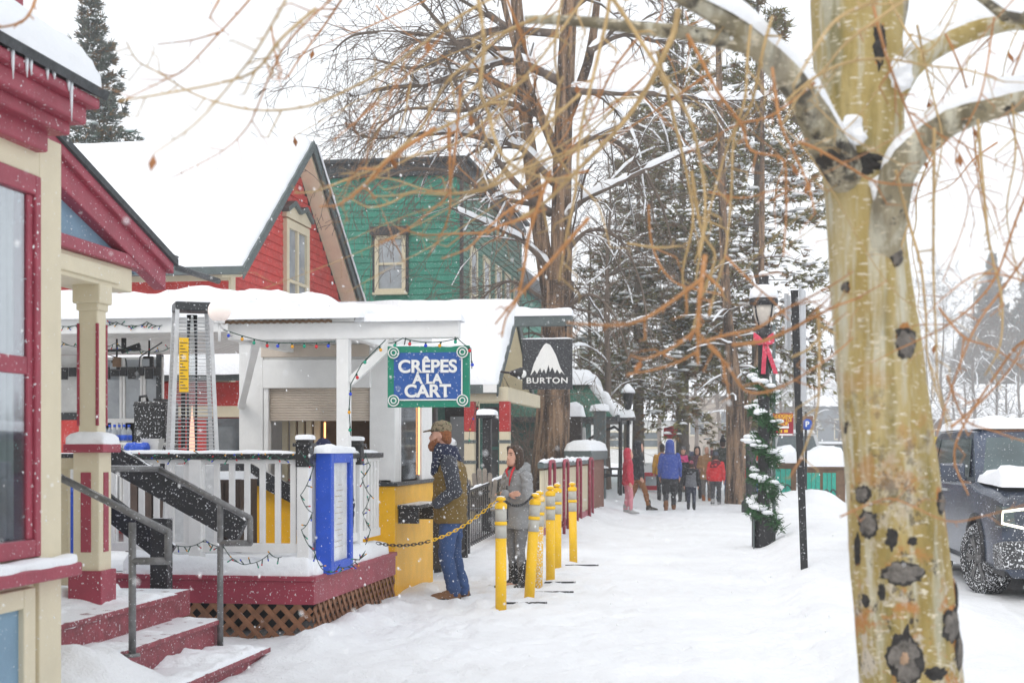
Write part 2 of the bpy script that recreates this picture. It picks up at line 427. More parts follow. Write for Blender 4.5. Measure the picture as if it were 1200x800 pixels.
def prints(x, y):     # boot prints: shallow dents with a pushed-up rim
    z = 0.
    for (px, py, c, s, w) in _PR.get((int(x * 2 + 100), int(y * 2)), ()):
        dx, dy = x - px, y - py; u = (dx * c + dy * s) / (.065 * w); v = (-dx * s + dy * c) / (.15 * w); d = u * u + v * v
        if d < 5: z += -.026 * math.exp(-d * .9) + .010 * math.exp(-(sqrt(d) - 1.5) ** 2 * 4)
    return max(z, -.045)
def make_ground():
    xs = []; x = -6.5
    while x < 6.5: xs.append(x); x += (.05 if -3.4 < x < 1.2 else .1)
    st = .12; xl = -6.5
    while xl > -250: st *= 1.12; xl -= st; xs.insert(0, xl)
    st = .12; xl = xs[-1]
    while xl < 250: st *= 1.12; xl += st; xs.append(xl)
    ys = [-30, -10, -3, 0, 2]; y = 3.
    while y < 500: ys.append(y); y *= (1.0065 if 7.5 < y < 30 else 1.0115) if y < 80 else 1.06
    n = len(xs); vs = [(x, y, gz(x, y)) for y in ys for x in xs]
    fs = [(j * n + i, j * n + i + 1, (j + 1) * n + i + 1, (j + 1) * n + i) for j in range(len(ys) - 1) for i in range(n - 1)]
    mb = MB(); mb.add(vs, fs, True)
    m = bpy.data.materials.new('trodden_snow'); m.use_nodes = True
    nt = m.node_tree; N = nt.nodes; L = nt.links; b = N['Principled BSDF']; b.inputs['Roughness'].default_value = .85; b.inputs['Specular IOR Level'].default_value = .15
    tc = N.new('ShaderNodeTexCoord'); sx = N.new('ShaderNodeSeparateXYZ'); L.new(tc.outputs['Object'], sx.inputs[0])
    # packed, dirtier snow on the road
    mr = N.new('ShaderNodeMapRange'); mr.inputs['From Min'].default_value = 2.3; mr.inputs['From Max'].default_value = 3.0; L.new(sx.outputs[0], mr.inputs['Value'])
    mp = N.new('ShaderNodeMapping'); mp.inputs['Scale'].default_value = (2.2, .12, 1); L.new(tc.outputs['Object'], mp.inputs['Vector'])
    n1 = N.new('ShaderNodeTexNoise'); n1.inputs['Scale'].default_value = 1.2; n1.inputs['Detail'].default_value = 6; L.new(mp.outputs[0], n1.inputs['Vector'])
    r1 = N.new('ShaderNodeValToRGB'); r1.color_ramp.elements[0].position = .35; r1.color_ramp.elements[1].position = .6
    r1.color_ramp.elements[0].color = (.60, .60, .60, 1); r1.color_ramp.elements[1].color = (.86, .87, .89, 1); L.new(n1.outputs['Fac'], r1.inputs['Fac'])
    n2 = N.new('ShaderNodeTexNoise'); n2.inputs['Scale'].default_value = .9; n2.inputs['Detail'].default_value = 7; L.new(tc.outputs['Object'], n2.inputs['Vector'])
    r2 = N.new('ShaderNodeValToRGB'); r2.color_ramp.elements[0].position = .3; r2.color_ramp.elements[1].position = .65
    r2.color_ramp.elements[0].color = (.83, .84, .86, 1); r2.color_ramp.elements[1].color = (.90, .915, .94, 1); L.new(n2.outputs['Fac'], r2.inputs['Fac'])
    mx = N.new('ShaderNodeMixRGB'); L.new(mr.outputs[0], mx.inputs[0]); L.new(r2.outputs[0], mx.inputs[1]); L.new(r1.outputs[0], mx.inputs[2]); L.new(mx.outputs[0], b.inputs['Base Color'])
    n3 = N.new('ShaderNodeTexNoise'); n3.inputs['Scale'].default_value = 9; n3.inputs['Detail'].default_value = 9; n3.inputs['Roughness'].default_value = .65; L.new(tc.outputs['Object'], n3.inputs['Vector'])
    n4 = N.new('ShaderNodeTexVoronoi'); n4.inputs['Scale'].default_value = 3.2; L.new(tc.outputs['Object'], n4.inputs['Vector'])
    ad = N.new('ShaderNodeMath'); ad.operation = 'MULTIPLY_ADD'; ad.inputs[1].default_value = .5; L.new(n4.outputs['Distance'], ad.inputs[0]); L.new(n3.outputs['Fac'], ad.inputs[2])
    bp = N.new('ShaderNodeBump'); bp.inputs['Strength'].default_value = .6; bp.inputs['Distance'].default_value = .10; L.new(ad.outputs[0], bp.inputs['Height']); L.new(bp.outputs[0], b.inputs['Normal'])
    tag(mb.build('snow_ground', m), kind='structure')
make_ground()
def G(x, y, dz=0.): return Vector((x, y, gz(x, y) + dz))

# ---------------------------------------------------------------- clapboard wall, windows
def clap(mb, a, b, z0, z1, nrm, h=.12, t=.018, top=None):
    """courses of lapped boards from a to b (xy); top(t)->z cuts a gable"""
    a = Vector((a[0], a[1], 0)); b = Vector((b[0], b[1], 0)); nrm = Vector((nrm[0], nrm[1], 0)).normalized()
    z = z0; L = (b - a).length
    while z < z1 - 1e-4:
        zz = min(z + h, z1); ta, tb = 0., 1.
        if top:
            ts = [i / 60 for i in range(61) if top(i / 60) >= (z + zz) / 2]
            if not ts: break
            ta, tb = ts[0], ts[-1]
        p, q = a.lerp(b, ta), a.lerp(b, tb); o = nrm * t
        mb.add([p + V(0, 0, z) + o, q + V(0, 0, z) + o, q + V(0, 0, zz), p + V(0, 0, zz)], [(0, 1, 2, 3)])
        mb.add([p + V(0, 0, z), q + V(0, 0, z), q + V(0, 0, z) + o, p + V(0, 0, z) + o], [(0, 1, 2, 3)])
        z = zz
    return mb
def window(parent, c, w, h, axis, frame_m, pane_m, fr=.09, depth=.05, sash=True, mull=False, sill=True, name='window'):
    """c: centre on wall face; axis 'x' = faces +X, 'y' = faces -Y. part: window > pane, sill"""
    def bx(mb, u0, u1, z0, z1, d0, d1):
        if axis == 'x': mb.box(c[0] + d0, c[0] + d1, c[1] + u0, c[1] + u1, c[2] + z0, c[2] + z1)
        else: mb.box(c[0] + u0, c[0] + u1, c[1] - d1, c[1] - d0, c[2] + z0, c[2] + z1)
    m = MB(); hw, hh = w / 2, h / 2
    bx(m, -hw, -hw + fr, -hh, hh, -.02, depth); bx(m, hw - fr, hw, -hh, hh, -.02, depth)
    bx(m, -hw + fr, hw - fr, hh - fr, hh, -.02, depth); bx(m, -hw + fr, hw - fr, -hh, -hh + fr, -.02, depth)
    if sash: bx(m, -hw + fr, hw - fr, -.03, .03, -.02, depth - .012)
    if mull: bx(m, -.05, .05, -hh + fr, -.031, -.02, depth - .006); bx(m, -.05, .05, .031, hh - fr, -.02, depth - .006)
    f = m.build('window' if name is None else name, frame_m, parent, bevel=.006)
    g = MB(); bx(g, -hw + fr, hw - fr, -hh + fr, hh - fr, .003, .012); g.build('pane', pane_m, f)
    if sill:
        s = MB(); bx(s, -hw - .05, hw + .05, -hh - .06, -hh - .002, -.01, depth + .06); s.build('sill', frame_m, f, bevel=.006)
    return f

# ================================================================ near shop on the left (cream and maroon)
HX = -3.5
near = thing('shop_building', 'cream shop corner with maroon window frames and deep snow on its eave', 'building', (HX, 7.04, 0))
m = MB()
m.box(-8, HX - .12, 1, 7.04, 0, 3.2); m.build('wall', M['cream'], near)
m = MB()                       # face of the wall, around the window and the sunk panel
YW0, YW1, ZW0, ZW1 = 5.2, 6.80, 1.05, 2.98
m.box(HX - .12, HX, YW1, 7.04, 0, 3.2); m.box(HX - .12, HX, 3, YW1, ZW1, 3.2); m.box(HX - .12, HX, 3, YW0, 0, ZW1)
m.box(HX - .12, HX - .03, YW0, YW1, 0, ZW0)
m.build('wall_facing', M['cream'], near, bevel=.006)
m = MB(); m.box(HX - .03, HX + .012, YW0, 6.62, .80, .90); m.box(HX - .03, HX + .012, 6.62, 6.74, 0, .90); m.build('panel_trim', M['cream'], near, bevel=.008)
m = MB(); m.box(HX - .03, HX - .02, YW0, 6.62, 0, .80); m.build('panel', M['bluepanel'], near)
m = MB()
m.box(HX - .10, HX + .012, YW1 - .06, YW1 - .002, ZW0, ZW1); m.box(HX - .10, HX + .012, YW0, YW1 - .06, ZW1 - .10, ZW1); m.box(HX - .10, HX + .012, YW0, YW1 - .06, ZW0, ZW0 + .09)
m.box(HX - .09, HX - .006, YW0, YW1 - .115, 1.97, 2.06); m.box(HX - .09, HX - .004, YW1 - .115, YW1 - .06, ZW0 + .09, ZW1 - .10)
wn = m.build('window', M['maroon'], near, bevel=.007)
m = MB(); m.box(HX - .022, HX - .016, YW0, YW1 - .115, ZW0 + .09, ZW1 - .1); m.build('pane', glass('shop_glass', flat=.35), wn)
m = MB()
for k in range(9):
    y = 6.0 + k * .074 - (.0 if k < 7 else -.02)
    m.tube([(HX - .075, y, ZW0 + .1), (HX - .08, y, 2.9)], .035, 6)
m.build('curtain', M['curtain'], wn)
m = MB(); m.box(HX - .119, HX - .113, YW0, YW1 - .1, ZW0, ZW1); m.build('room_shade_sheet', M['dark'], wn)  # dark sheet in place of the unlit room
m = MB(); m.box(HX - .03, HX + .09, 3, 7.10, .93, 1.0); sl_ = m.build('window_sill', M['maroon'], near, bevel=.01)
m = MB(); snow_box(m, HX, HX + .085, 4, 7.07, 1.0, .06, .03, 2., .5, 8, 40); m.build('sill_snow', SNOW, sl_)
# eave: stepped maroon cornice, soffit, shingle edge and snow
EY = 6.97
m = MB()
for (x1, z0, z1) in ((HX + .06, 3.10, 3.22), (HX + .14, 3.20, 3.27), (HX + .20, 3.265, 3.36), (HX + .25, 3.355, 3.41)):
    m.box(HX - .02, x1, 2, EY - .25 + (x1 - HX), z0, z1)
m.build('cornice', M['maroon'], near, bevel=.012)
m = MB(); m.prism([(HX + .27, 2, 3.41), (HX - .38, 2, 3.70), (HX - .38, 2, 3.74), (HX + .29, 2, 3.45)], (0, EY - 2 + .03, 0)); m.build('eave_roof', M['asphalt'], near)
m = MB(); snow_pad(m, lambda u, v: V(HX + .27 - u, v, 3.43 + u * .45), 0, .66, 3, EY + .02, .22, .22, 14, 50, 3., .18, .03); m.build('eave_snow', SNOW, near)
m = MB(); clap(m, (HX - .3, 2), (HX - .3, 7.02), 3.7, 6.0, (1, 0), .13); m.build('upper_wall', M['bluepanel'], near)
m = MB(); m.box(HX - .5, HX - .27, 7.02, 7.15, 3.75, 6.0); m.build('corner_board', M['maroon'], near, bevel=.008)
m = MB(); m.box(-8, HX - .31, 1, 7.02, 3.2, 6.0); m.build('upper_body', M['bluepanel'], near)
for i, (y, l) in enumerate(((6.05, .14), (6.18, .1), (6.22, .08), (6.38, .06), (6.60, .06), (6.63, .2), (6.45, .04))):
    m = MB(); m.tube([(HX + .255, y, 3.42), (HX + .256, y, 3.42 - l * .5), (HX + .256, y + .004, 3.42 - l)], [.011, .008, .0015], 6); m.build('icicle', M['ice'], near)

# ---- porch of the same shop: gable end, beam, post, floor
GX = -4.4
def gp(px, py, dx=0.): p = PX(px, py, GX); p.x += dx; return p
porch = thing('entry_porch', 'cream and maroon entry porch with a small gable on a square post', 'porch', (-4.5, 9.5, .48))
a, b = gp(72, 190), gp(186, 310); sl2 = (b.z - a.z) / (b.y - a.y)
def rk(y, dz=0.): return a.z + sl2 * (y - a.y) + dz
m = MB(); m.prism([(GX + .06, 7.1, rk(7.1, -.02)), (GX + .06, b.y, rk(b.y, -.02)), (GX + .06, b.y, rk(b.y, -.20)), (GX + .06, 7.1, rk(7.1, -.24))], (-.10, 0, 0))
m.prism([(GX + .10, 7.1, rk(7.1, .03)), (GX + .10, b.y + .06, rk(b.y + .06, .03)), (GX + .10, b.y + .06, rk(b.y + .06, -.05)), (GX + .10, 7.1, rk(7.1, -.05))], (-.2, 0, 0)); m.build('rake_board', M['maroon'], porch, bevel=.01)
zb = gp(107, 286).z
m = MB(); m.prism([(GX - .03, 7.1, zb), (GX - .03, b.y - .3, zb), (GX - .03, b.y - .3, rk(b.y - .3, -.2)), (GX - .03, 7.1, rk(7.1, -.2))], (-.04, 0, 0)); m.build('gable_panel', M['bluepanel'], porch)
m = MB(); m.box(GX - .05, GX + .05, 7.1, b.y - .05, zb - .09, zb); m.build('frieze_board', M['maroon'], porch, bevel=.008)
ye = gp(155, 320).y
m = MB(); m.box(GX - .35, GX + .0, 7.1, ye, 2.75, zb - .09); m.box(GX + .0, GX + .02, 7.1, ye - .25, 2.78, zb - .12); m.build('beam', M['cream'], porch, bevel=.01)
m = MB(); m.prism([(GX + .12, 7.1, rk(7.1, .03)), (GX + .12, b.y + .1, rk(b.y + .1, .03)), (GX + .12, b.y + .1, rk(b.y + .1, .08)), (GX + .12, 7.1, rk(7.1, .08))], (-3, 0, 0)); m.build('roof', M['asphalt'], porch)
m = MB(); snow_pad(m, lambda u, v: V(GX + .1 - u, v, rk(v, .07)), 0, 2.6, 7.3, b.y + .08, .10, .12, 12, 20, 5., .2); m.build('roof_snow', SNOW, porch)
PXc, PYc = -4.5, 9.52
m = MB(); m.cbox((PXc, PYc, 2.69), .21, .21, .14); m.cbox((PXc, PYc, 2.12), .145, .145, 1.0); m.cbox((PXc, PYc, 1.15), .20, .20, .86); m.cbox((PXc, PYc, 2.6), .17, .17, .06)
post = m.build('post', M['cream'], porch, bevel=.012)
m = MB()
for sx, sy in ((1, -1), (-1, -1), (1, 1)): m.cbox((PXc + sx * .070, PYc + sy * .070, 2.12), .018, .018, .72)
m.cbox((PXc, PYc - .1, 1.15), .075, .012, .56); m.cbox((PXc + .1, PYc, 1.15), .012, .075, .56); m.build('post_inlay', M['maroon'], post)
m = MB(); m.cbox((PXc, PYc, 1.60), .30, .30, .06); m.build('post_collar', M['maroon'], post, bevel=.008)
m = MB(); m.cbox((PXc, PYc, .62), .25, .25, .24); m.build('post_base', M['maroon'], post, bevel=.008)
m = MB(); snow_box(m, PXc - .14, PXc + .14, PYc - .14, PYc + .14, 1.63, .09, .1, 1., .2, 10, 10); m.build('post_snow', SNOW, post)
m = MB(); m.box(-8, -4.2, 7.06, 10.6, .3, .50); m.build('porch_floor', M['maroon_worn'], porch)
m = MB(); m.box(-6, -4.62, 9.55, 9.62, 1.45, 1.53); pr = m.build('porch_rail', M['cream'], porch, bevel=.006); m = MB(); m.box(-6, -4.62, 9.56, 9.61, .62, .70); m.build('bottom_rail', M['cream'], pr, bevel=.006)
for k in range(7):
    m = MB(); m.cbox((-4.74 - k * .17, 9.585, 1.075), .065, .04, .75); m.build('baluster', M['cream'], pr)
m = MB(); snow_box(m, -6.5, -4.62, 7.3, 10.3, .5, .09, .1, 2.7, .8, 24, 30); m.build('floor_snow', SNOW, porch)

bin_ = thing('blue_bin', 'bright blue plastic bin standing behind the porch balusters', 'bin', (-5.35, 10.7, .5))
m = MB(); m.lathe([(.24, .5), (.28, 1.2), (.30, 1.21), (.30, 1.25), (.26, 1.25), (.25, 1.2)], (-5.35, 10.7, 0), 20); m.build('bin_body', M['blue'], bin_)
m = MB(); m.lathe([(.31, 1.25), (.31, 1.29), (.2, 1.33), (.05, 1.34)], (-5.35, 10.7, 0), 20); m.build('bin_lid', M['blue'], bin_)

# ---- entry steps
steps = thing('entry_steps', 'worn maroon timber steps half buried in fresh snow', 'steps', (-4.0, 9.0, 0))
def step(x0, x1, y1, z0, z1):
    s = MB(); s.box(x0, x1 + .035, 6.5, y1, z1 - .04, z1); s.box(x0, x1, 6.5, y1 - .03, z0, z1 - .04)
    o = s.build('step', M['maroon_worn'], steps, bevel=.008)
    s = MB(); snow_box(s, x0 + .05, x1 + .02, 6.6, y1 - .02, z1 - .030, .046, .03, z1 * 9, 1.7, 26, 130); s.build('step_snow', SNOW, o)
    return o
step(-4.9, -4.17, 10.2, .05, .505); step(-4.3, -3.87, 10.35, 0, .31); step(-3.95, -3.46, 10.25, 0, .115)

# ---- metal handrails
def handrail(name, label, pts, post, group=None):
    t = thing(name, label, 'handrail', (post[0].x, post[0].y, post[0].z))
    m = MB(); r = .024
    for p, q in zip(pts[:-1], pts[1:]): m.tube([p, q], r, 10)
    for p in pts[1:-1]: m.ball(p, r * 1.02, 10)
    m.build('rail', M['pipe'], t)
    m = MB(); m.tube(post, r, 10); m.build('rail_post', M['pipe'], t)
    m = MB(); m.lathe([(.05, post[0].z), (.05, post[0].z + .015), (.03, post[0].z + .02)], (post[0].x, post[0].y, 0), 14); m.build('flange', M['pipe'], t)
    m = MB(); snow_line(m, [p + V(0, 0, .022) for p in pts[:3]], .03, .012, 3., .8, .05, .5); m.build('rail_snow', SNOW, t)
    return t
hy = 8.55
q = lambda px, py, y: PY(px, py, y)
handrail('handrail', 'grey pipe handrail closer to the cream wall, planted on the lower step',
         [q(40, 540, hy), q(72, 560, hy), q(197, 623, hy), q(197, 657, hy), q(155, 657, hy)], [Vector((q(155, 700, hy).x, hy, .28)), q(155, 612, hy)], 0)
hy = 10.28
h2 = handrail('handrail', 'grey pipe handrail bolted to the cream porch post, planted beside the lattice',
         [q(119, 549, 9.62), q(185, 549, hy), q(293, 607, hy), q(293, 636, hy), q(258, 636, hy)], [Vector((q(258, 700, hy).x, hy, .03)), q(258, 592, hy)], 0)

# ================================================================ deck with lattice skirt
DX, DY, DZ = -3.55, 11.7, .50
deck = thing('timber_deck', 'raised maroon deck with brown lattice skirt and snow along its edge', 'deck', (DX, DY, 0))
m = MB(); m.box(-8, DX, DY, 14.6, DZ - .05, DZ); m.build('deck_floor', M['greywood'], deck)
m = MB(); m.box(-8, DX + .03, DY - .03, DY, .27, DZ - .03); m.box(DX, DX + .03, DY, 14.62, .27, DZ - .03); m.box(-8, DX + .05, DY - .05, DY + .08, DZ - .03, DZ + .012); m.box(DX - .08, DX + .05, DY + .08, 14.62, DZ - .03, DZ + .012)
m.build('fascia', M['maroon'], deck, bevel=.006)
m = MB()
def lat(a, b, n):        # crossing laths between two ground points, z 0..0.27
    a = Vector(a); b = Vector(b); L = (b - a).length; d = (b - a) / L; nn = V(d.y, -d.x, 0); H = .34
    k = -H
    while k < L:
        for s, off in ((1, .0), (-1, .012)):
            u0, u1 = (k, k + H) if s > 0 else (k + H, k)
            za, zb = -.06, .28
            c0, c1 = max(0, min(L, u0)), max(0, min(L, u1))
            if abs(u1 - u0) < 1e-6 or abs(c1 - c0) < .02: continue
            f0 = (c0 - u0) / (u1 - u0); f1 = (c1 - u0) / (u1 - u0)
            m.bar(a + d * c0 + V(0, 0, za + (zb - za) * f0) + nn * off, a + d * c1 + V(0, 0, za + (zb - za) * f1) + nn * off, .010, .046, up=(0, 0, 1))
        k += .15
lat((-5.6, DY - .005, 0), (DX, DY - .005, 0), 0); lat((DX + .01, DY, 0), (DX + .01, 14.6, 0), 0)
m.build('lattice', M['lattice'], deck)
m = MB(); m.box(-8, DX - .35, DY + .4, 14.5, -.05, .26); m.build('underdeck_shade', M['dark'], deck)  # dark block in place of the shade under the deck
m = MB()
snow_box(m, -5.25, DX - .02, DY - .02, DY + .42, DZ + .012, .15, .10, 3., .6, 50, 12)
snow_box(m, DX - .42, DX + .02, DY + .1, 14.4, DZ + .012, .14, .10, 4., .5, 12, 40)
snow_box(m, -6.8, DX - .2, DY + .3, 14.2, DZ + .012, .08, .2, 6., .6, 30, 30)
m.build('deck_snow', SNOW, deck)

def railing(name, label, a, b, n, posts, loc):
    t = thing(name, label, 'railing', loc)
    a, b = Vector(a), Vector(b); d = (b - a).normalized()
    m = MB(); m.bar(a + V(0, 0, 1.03), b + V(0, 0, 1.03), .11, .05); m.build('top_rail', M['blackwood'], t, bevel=.006)
    m = MB(); m.bar(a + V(0, 0, .985), b + V(0, 0, .985), .045, .035); m.bar(a + V(0, 0, .24), b + V(0, 0, .24), .045, .08); m.build('rail_board', M['white'], t, bevel=.004)
    for i in range(n):
        p = a.lerp(b, (i + .5) / n); s = MB(); s.cbox((p.x, p.y, p.z + .625), .05 if abs(d.x) > .5 else .032, .032 if abs(d.x) > .5 else .05, .69); s.build('baluster', M['white'], t, bevel=.004)
    for p in posts:
        p = Vector(p); s = MB(); s.cbox((p.x, p.y, p.z + .5), .105, .105, 1.0); po = s.build('post', M['white'], t, bevel=.005)
        s = MB(); s.cbox((p.x, p.y, p.z + 1.03), .125, .125, .18); s.cbox((p.x, p.y, p.z + 1.13), .165, .165, .03); s.cbox((p.x, p.y, p.z + 1.16), .12, .12, .04); s.build('post_cap', M['black'], po, bevel=.006)
        s = MB(); snow_box(s, p.x - .07, p.x + .07, p.y - .07, p.y + .07, p.z + 1.178, .045, .05, p.x, .4, 8, 8); s.build('cap_snow', SNOW, po)
    s = MB(); snow_line(s, [a + V(0, 0, 1.055), b + V(0, 0, 1.055)], .09, .026, a.x, .5, .06, .3); s.build('rail_snow', SNOW, t)
    return t
fr = railing('deck_railing', 'white baluster railing with black top rail facing the entry steps', (-6.3, 11.82, .5), (-3.68, 11.82, .5), 19, [(-3.65, 11.82, .5)], (-4.6, 11.82, .5))
s = MB(); s.cbox((-4.62, 11.82, 1.0), .115, .11, 1.0); s.build('mid_post', M['white'], fr, bevel=.005)
railing('deck_railing', 'short white railing run behind the blue menu case along the walk', (-3.65, 11.9, .5), (-3.65, 14.4, .5), 19, [(-3.65, 13.52, .5)], (-3.65, 13, .5))

sb = thing('dark_backing', 'added dark brown slatted bench behind the white balusters', 'backing', (-5.0, 13.3, .5))  # dark slatted block added to darken the gaps between balusters
m = MB(); m.box(-5.9, -4.72, 13.2, 13.7, .52, 1.30); m.build('backing_box', mat('dark_brown_stain', (.075, .05, .04), .7, .3, 6., .1, 30), sb, bevel=.01)
for k in range(8): m = MB(); m.box(-5.88 + k * .146, -5.76 + k * .146, 13.17, 13.198, .54, 1.27); m.build('front_slat', M['brown'] if False else MATS['dark_brown_stain'], sb)
m = MB(); snow_box(m, -5.9, -4.72, 13.2, 13.7, 1.30, .07, .08, 3., .5); m.build('backing_snow', SNOW, sb)
bpk = thing('black_plank', 'black snow-flecked plank leaning aslant on the yellow counter front', 'plank', PY(300, 560, 14.5))
m = MB(); m.bar(PY(278, 545, 14.5), PY(352, 584, 14.5), .04, .17); m.build('plank_board', M['blackwood'], bpk)
# black sloping boards of the stair rail by the porch post
sr = thing('stair_rail', 'pair of black sloping stair rail boards with a black newel, dusted with snow', 'stair rail', (-4.25, 11.1, .4))
yb = 11.05
m = MB(); m.bar(q(118, 528, yb), q(284, 622, yb), .09, .20); m.build('upper_board', M['blackwood'], sr, bevel=.008)
m = MB(); m.bar(q(110, 580, yb + .1), q(199, 650, yb + .1), .07, .19); m.build('lower_board', M['blackwood'], sr, bevel=.008)
m = MB(); p = q(189, 680, yb); m.cbox((p.x, yb, .72), .15, .12, .62); m.build('newel', M['blackwood'], sr, bevel=.008)
m = MB(); snow_line(m, [q(120, 519, yb), q(284, 613, yb)], .08, .025, 2., .6, .05, .35); m.build('board_snow', SNOW, sr)

# ================================================================ menu case on the deck side
mc = thing('menu_case', 'bright blue glazed menu case mounted on the deck railing, snow on top', 'menu board', (-3.5, 13, .6))
y0, y1 = Yx(388, -3.46), Yx(414, -3.46); z0, z1 = .50, 1.56
m = MB(); m.box(-3.60, -3.46, y0, y0 + .10, z0, z1); m.box(-3.60, -3.46, y1 - .09, y1, z0, z1); m.box(-3.60, -3.46, y0 + .10, y1 - .09, z1 - .09, z1); m.box(-3.60, -3.46, y0 + .10, y1 - .09, z0, z0 + .1); m.build('case', M['blue'], mc, bevel=.008)
m = MB(); m.box(-3.51, -3.495, y0 + .1, y1 - .09, z0 + .1, z1 - .09); m.build('menu_sheet', M['paper'], mc)
m = MB()
for k in range(12): m.box(-3.4945, -3.4925, y0 + .24 + .05 * (k % 3), y1 - .24 - .04 * (k % 2), z0 + .22 + k * .05, z0 + .227 + k * .05)
m.build('menu_lines', M['shutter'], mc)
m = MB(); m.box(-3.485, -3.478, y0 + .1, y1 - .09, z0 + .1, z1 - .09); m.build('pane', glass('clear_case_glass', (1, 1, 1), flat=.10), mc)
m = MB(); snow_box(m, -3.61, -3.45, y0 - .02, y1 + .02, z1, .07, .06, 8., .5, 10, 16); m.build('case_snow', SNOW, mc)
# ================================================================ crepe stand
CXR, CY0 = -3.53, 14.63
CXL = Xy(280, CY0)
cart = thing('crepe_stand', 'white and yellow takeaway stand with roller shutter and snow-covered roof', 'food stand', (CXR - .8, CY0, 0))
z0s, z1s, z2s = 1.30, 1.89, 2.24
xs0, xs1 = Xy(315, CY0), Xy(433, CY0)
m = MB()
m.box(CXL, CXR, CY0, CY0 + .06, .0, 1.20); m.box(CXR - .06, CXR, CY0 + .06, 16.5, .0, 1.20); m.box(CXL, CXL + .06, CY0 + .06, 16.5, 0, 1.2); m.box(CXL, CXR, 16.5, 16.56, 0, 1.2)
m.build('counter', M['yellow'], cart, bevel=.01)
m = MB(); m.box(CXL - .03, CXR + .03, CY0 - .03, CY0 + .5, 1.20, 1.24); m.box(CXR - .5, CXR + .03, CY0 + .5, 16.6, 1.20, 1.24); m.build('counter_top', M['darktrim'], cart, bevel=.006)
m = MB()
m.box(CXL, xs0, CY0, CY0 + .08, 1.24, 2.95); m.box(xs1, CXR, CY0, CY0 + .08, 1.24, 2.95); m.box(xs0, xs1, CY0, CY0 + .08, z2s, 2.95)
m.box(CXL, CXL + .08, CY0 + .08, 16.5, 1.24, 3.0); m.box(CXL, CXR, 16.42, 16.5, 1.24, 3.1)
m.box(CXR - .08, CXR, CY0 + .08, CY0 + .22, 1.24, 3.0); m.box(CXR - .08, CXR, CY0 + .22, 16.42, 2.15, 3.0); m.box(CXR - .08, CXR, 16.0, 16.42, 1.24, 2.15)
m.build('wall', M['white'], cart, bevel=.006)
m = MB(); m.box(xs0 - .05, xs1 + .02, CY0 - .05, CY0 - .001, z2s, z2s + .30); m.box(xs0 - .05, xs0, CY0 - .02, CY0 - .001, z0s, z2s); m.box(xs0 - .30, xs0 - .06, CY0 - .02, CY0 - .001, 1.24, 2.62); m.box(CXL, CXR, CY0 - .018, CY0 - .001, 2.72, 2.94); m.build('panel_trim', M['white'], cart, bevel=.006)
m = MB(); m.box(xs0 - .08, xs1, CY0 - .03, CY0 - .002, z2s + .33, z2s + .46); m.build('roller_housing', M['shutter'], cart, bevel=.01)
m = MB(); k = z1s
while k < z2s: m.tube([(xs0, CY0 + .03, k + .014), (xs1, CY0 + .03, k + .014)], .0155, 6); k += .027
m.build('shutter', M['shutter'], cart)
m = MB(); m.box(CXL + .1, CXR - .1, 16.3, 16.4, 1.24, 2.9); m.build('back_wall', M['brown'], cart)
m = MB()
for k in range(5): m.box(xs0 + .05 + k * .09, xs0 + .11 + k * .09, CY0 + .3, CY0 + .34, 1.24, 1.95)
m.build('hanging_strips', M['cream'], cart)
m = MB(); m.box(xs0 + .55, xs0 + .565, CY0 + .2, CY0 + .22, 1.4, 1.88); m.build('warm_lamp_strip', emit('warm_light', (1, .45, .15), 2.2), cart)
ws = MB(); ws.box(CXR - .03, CXR - .02, CY0 + .24, 15.98, 1.26, 2.13); ws.build('side_pane', M['glass'], cart)
ws = MB(); ws.box(CXR - .05, CXR + .01, CY0 + .20, CY0 + .25, 1.24, 2.15); ws.box(CXR - .05, CXR + .01, 15.9, 16.0, 1.24, 2.15); ws.build('side_window_frame', M['white'], cart, bevel=.005)
ws = MB(); ws.box(CXR - .012, CXR - .002, 15.80, 15.825, 1.3, 2.1); ws.build('warm_lamp_strip', MATS['warm_light'], cart)
# shelf under the serving window
m = MB(); m.box(CXR + .002, CXR + .24, CY0 + .1, CY0 + 1.2, .96, 1.0); m.box(CXR + .002, CXR + .22, CY0 + .14, CY0 + .2, .80, .96); m.box(CXR + .002, CXR + .22, CY0 + 1.1, CY0 + 1.16, .8, .96); m.build('shelf', M['blackwood'], cart, bevel=.006)
# roof
FY = 12.9; rx0, rx1 = Xy(268, FY), Xy(538, FY)
def rz_(y): return 2.80 + (y - FY) * .075
m = MB(); m.box(rx0, rx1, FY - .03, FY + .09, 2.62, 2.775); m.box(CXR - .05, CXR + .05, FY + .09, 16.6, 2.62, 2.775); m.box(rx0, rx0 + .1, FY + .09, 16.6, 2.62, 2.775); m.build('roof_beam', M['white'], cart, bevel=.008)
m = MB(); m.prism([(rx0 - .05, FY - .08, rz_(FY - .08) - .02), (rx0 - .05, 16.9, rz_(16.9) - .02), (rx0 - .05, 16.9, rz_(16.9) + .02), (rx0 - .05, FY - .08, rz_(FY - .08) + .02)], (CXR + .1 - rx0, 0, 0)); m.build('roof', M['white_old'], cart)
m = MB(); n = 70; A = []; B = []
xe = Xy(392, FY)
for i in range(n + 1):
    x = rx0 - .06 + (xe - rx0 + .06) * i / n; A.append(V(x, FY - .10, 2.77 + .006 * sin(i * 1.6))); B.append(V(x, FY - .10, 2.795 + .006 * sin(i * 1.6)))
m.quadstrip(A, B); m.build('corrugated_edge', M['brown'], cart, solid=.02)
for k in range(4):
    x = rx0 + .2 + k * .28; m = MB(); m.bar((x, FY + .09, 2.72), (x, CY0, 2.78), .05, .09); m.build('rafter', M['white'], cart, bevel=.004)
m = MB(); m.bar((CXL + .03, CY0 - .02, 2.05), (rx0 + .25, FY + .1, 2.66), .07, .07); m.build('knee_brace', M['white'], cart, bevel=.004)
px_ = Xy(402, FY)
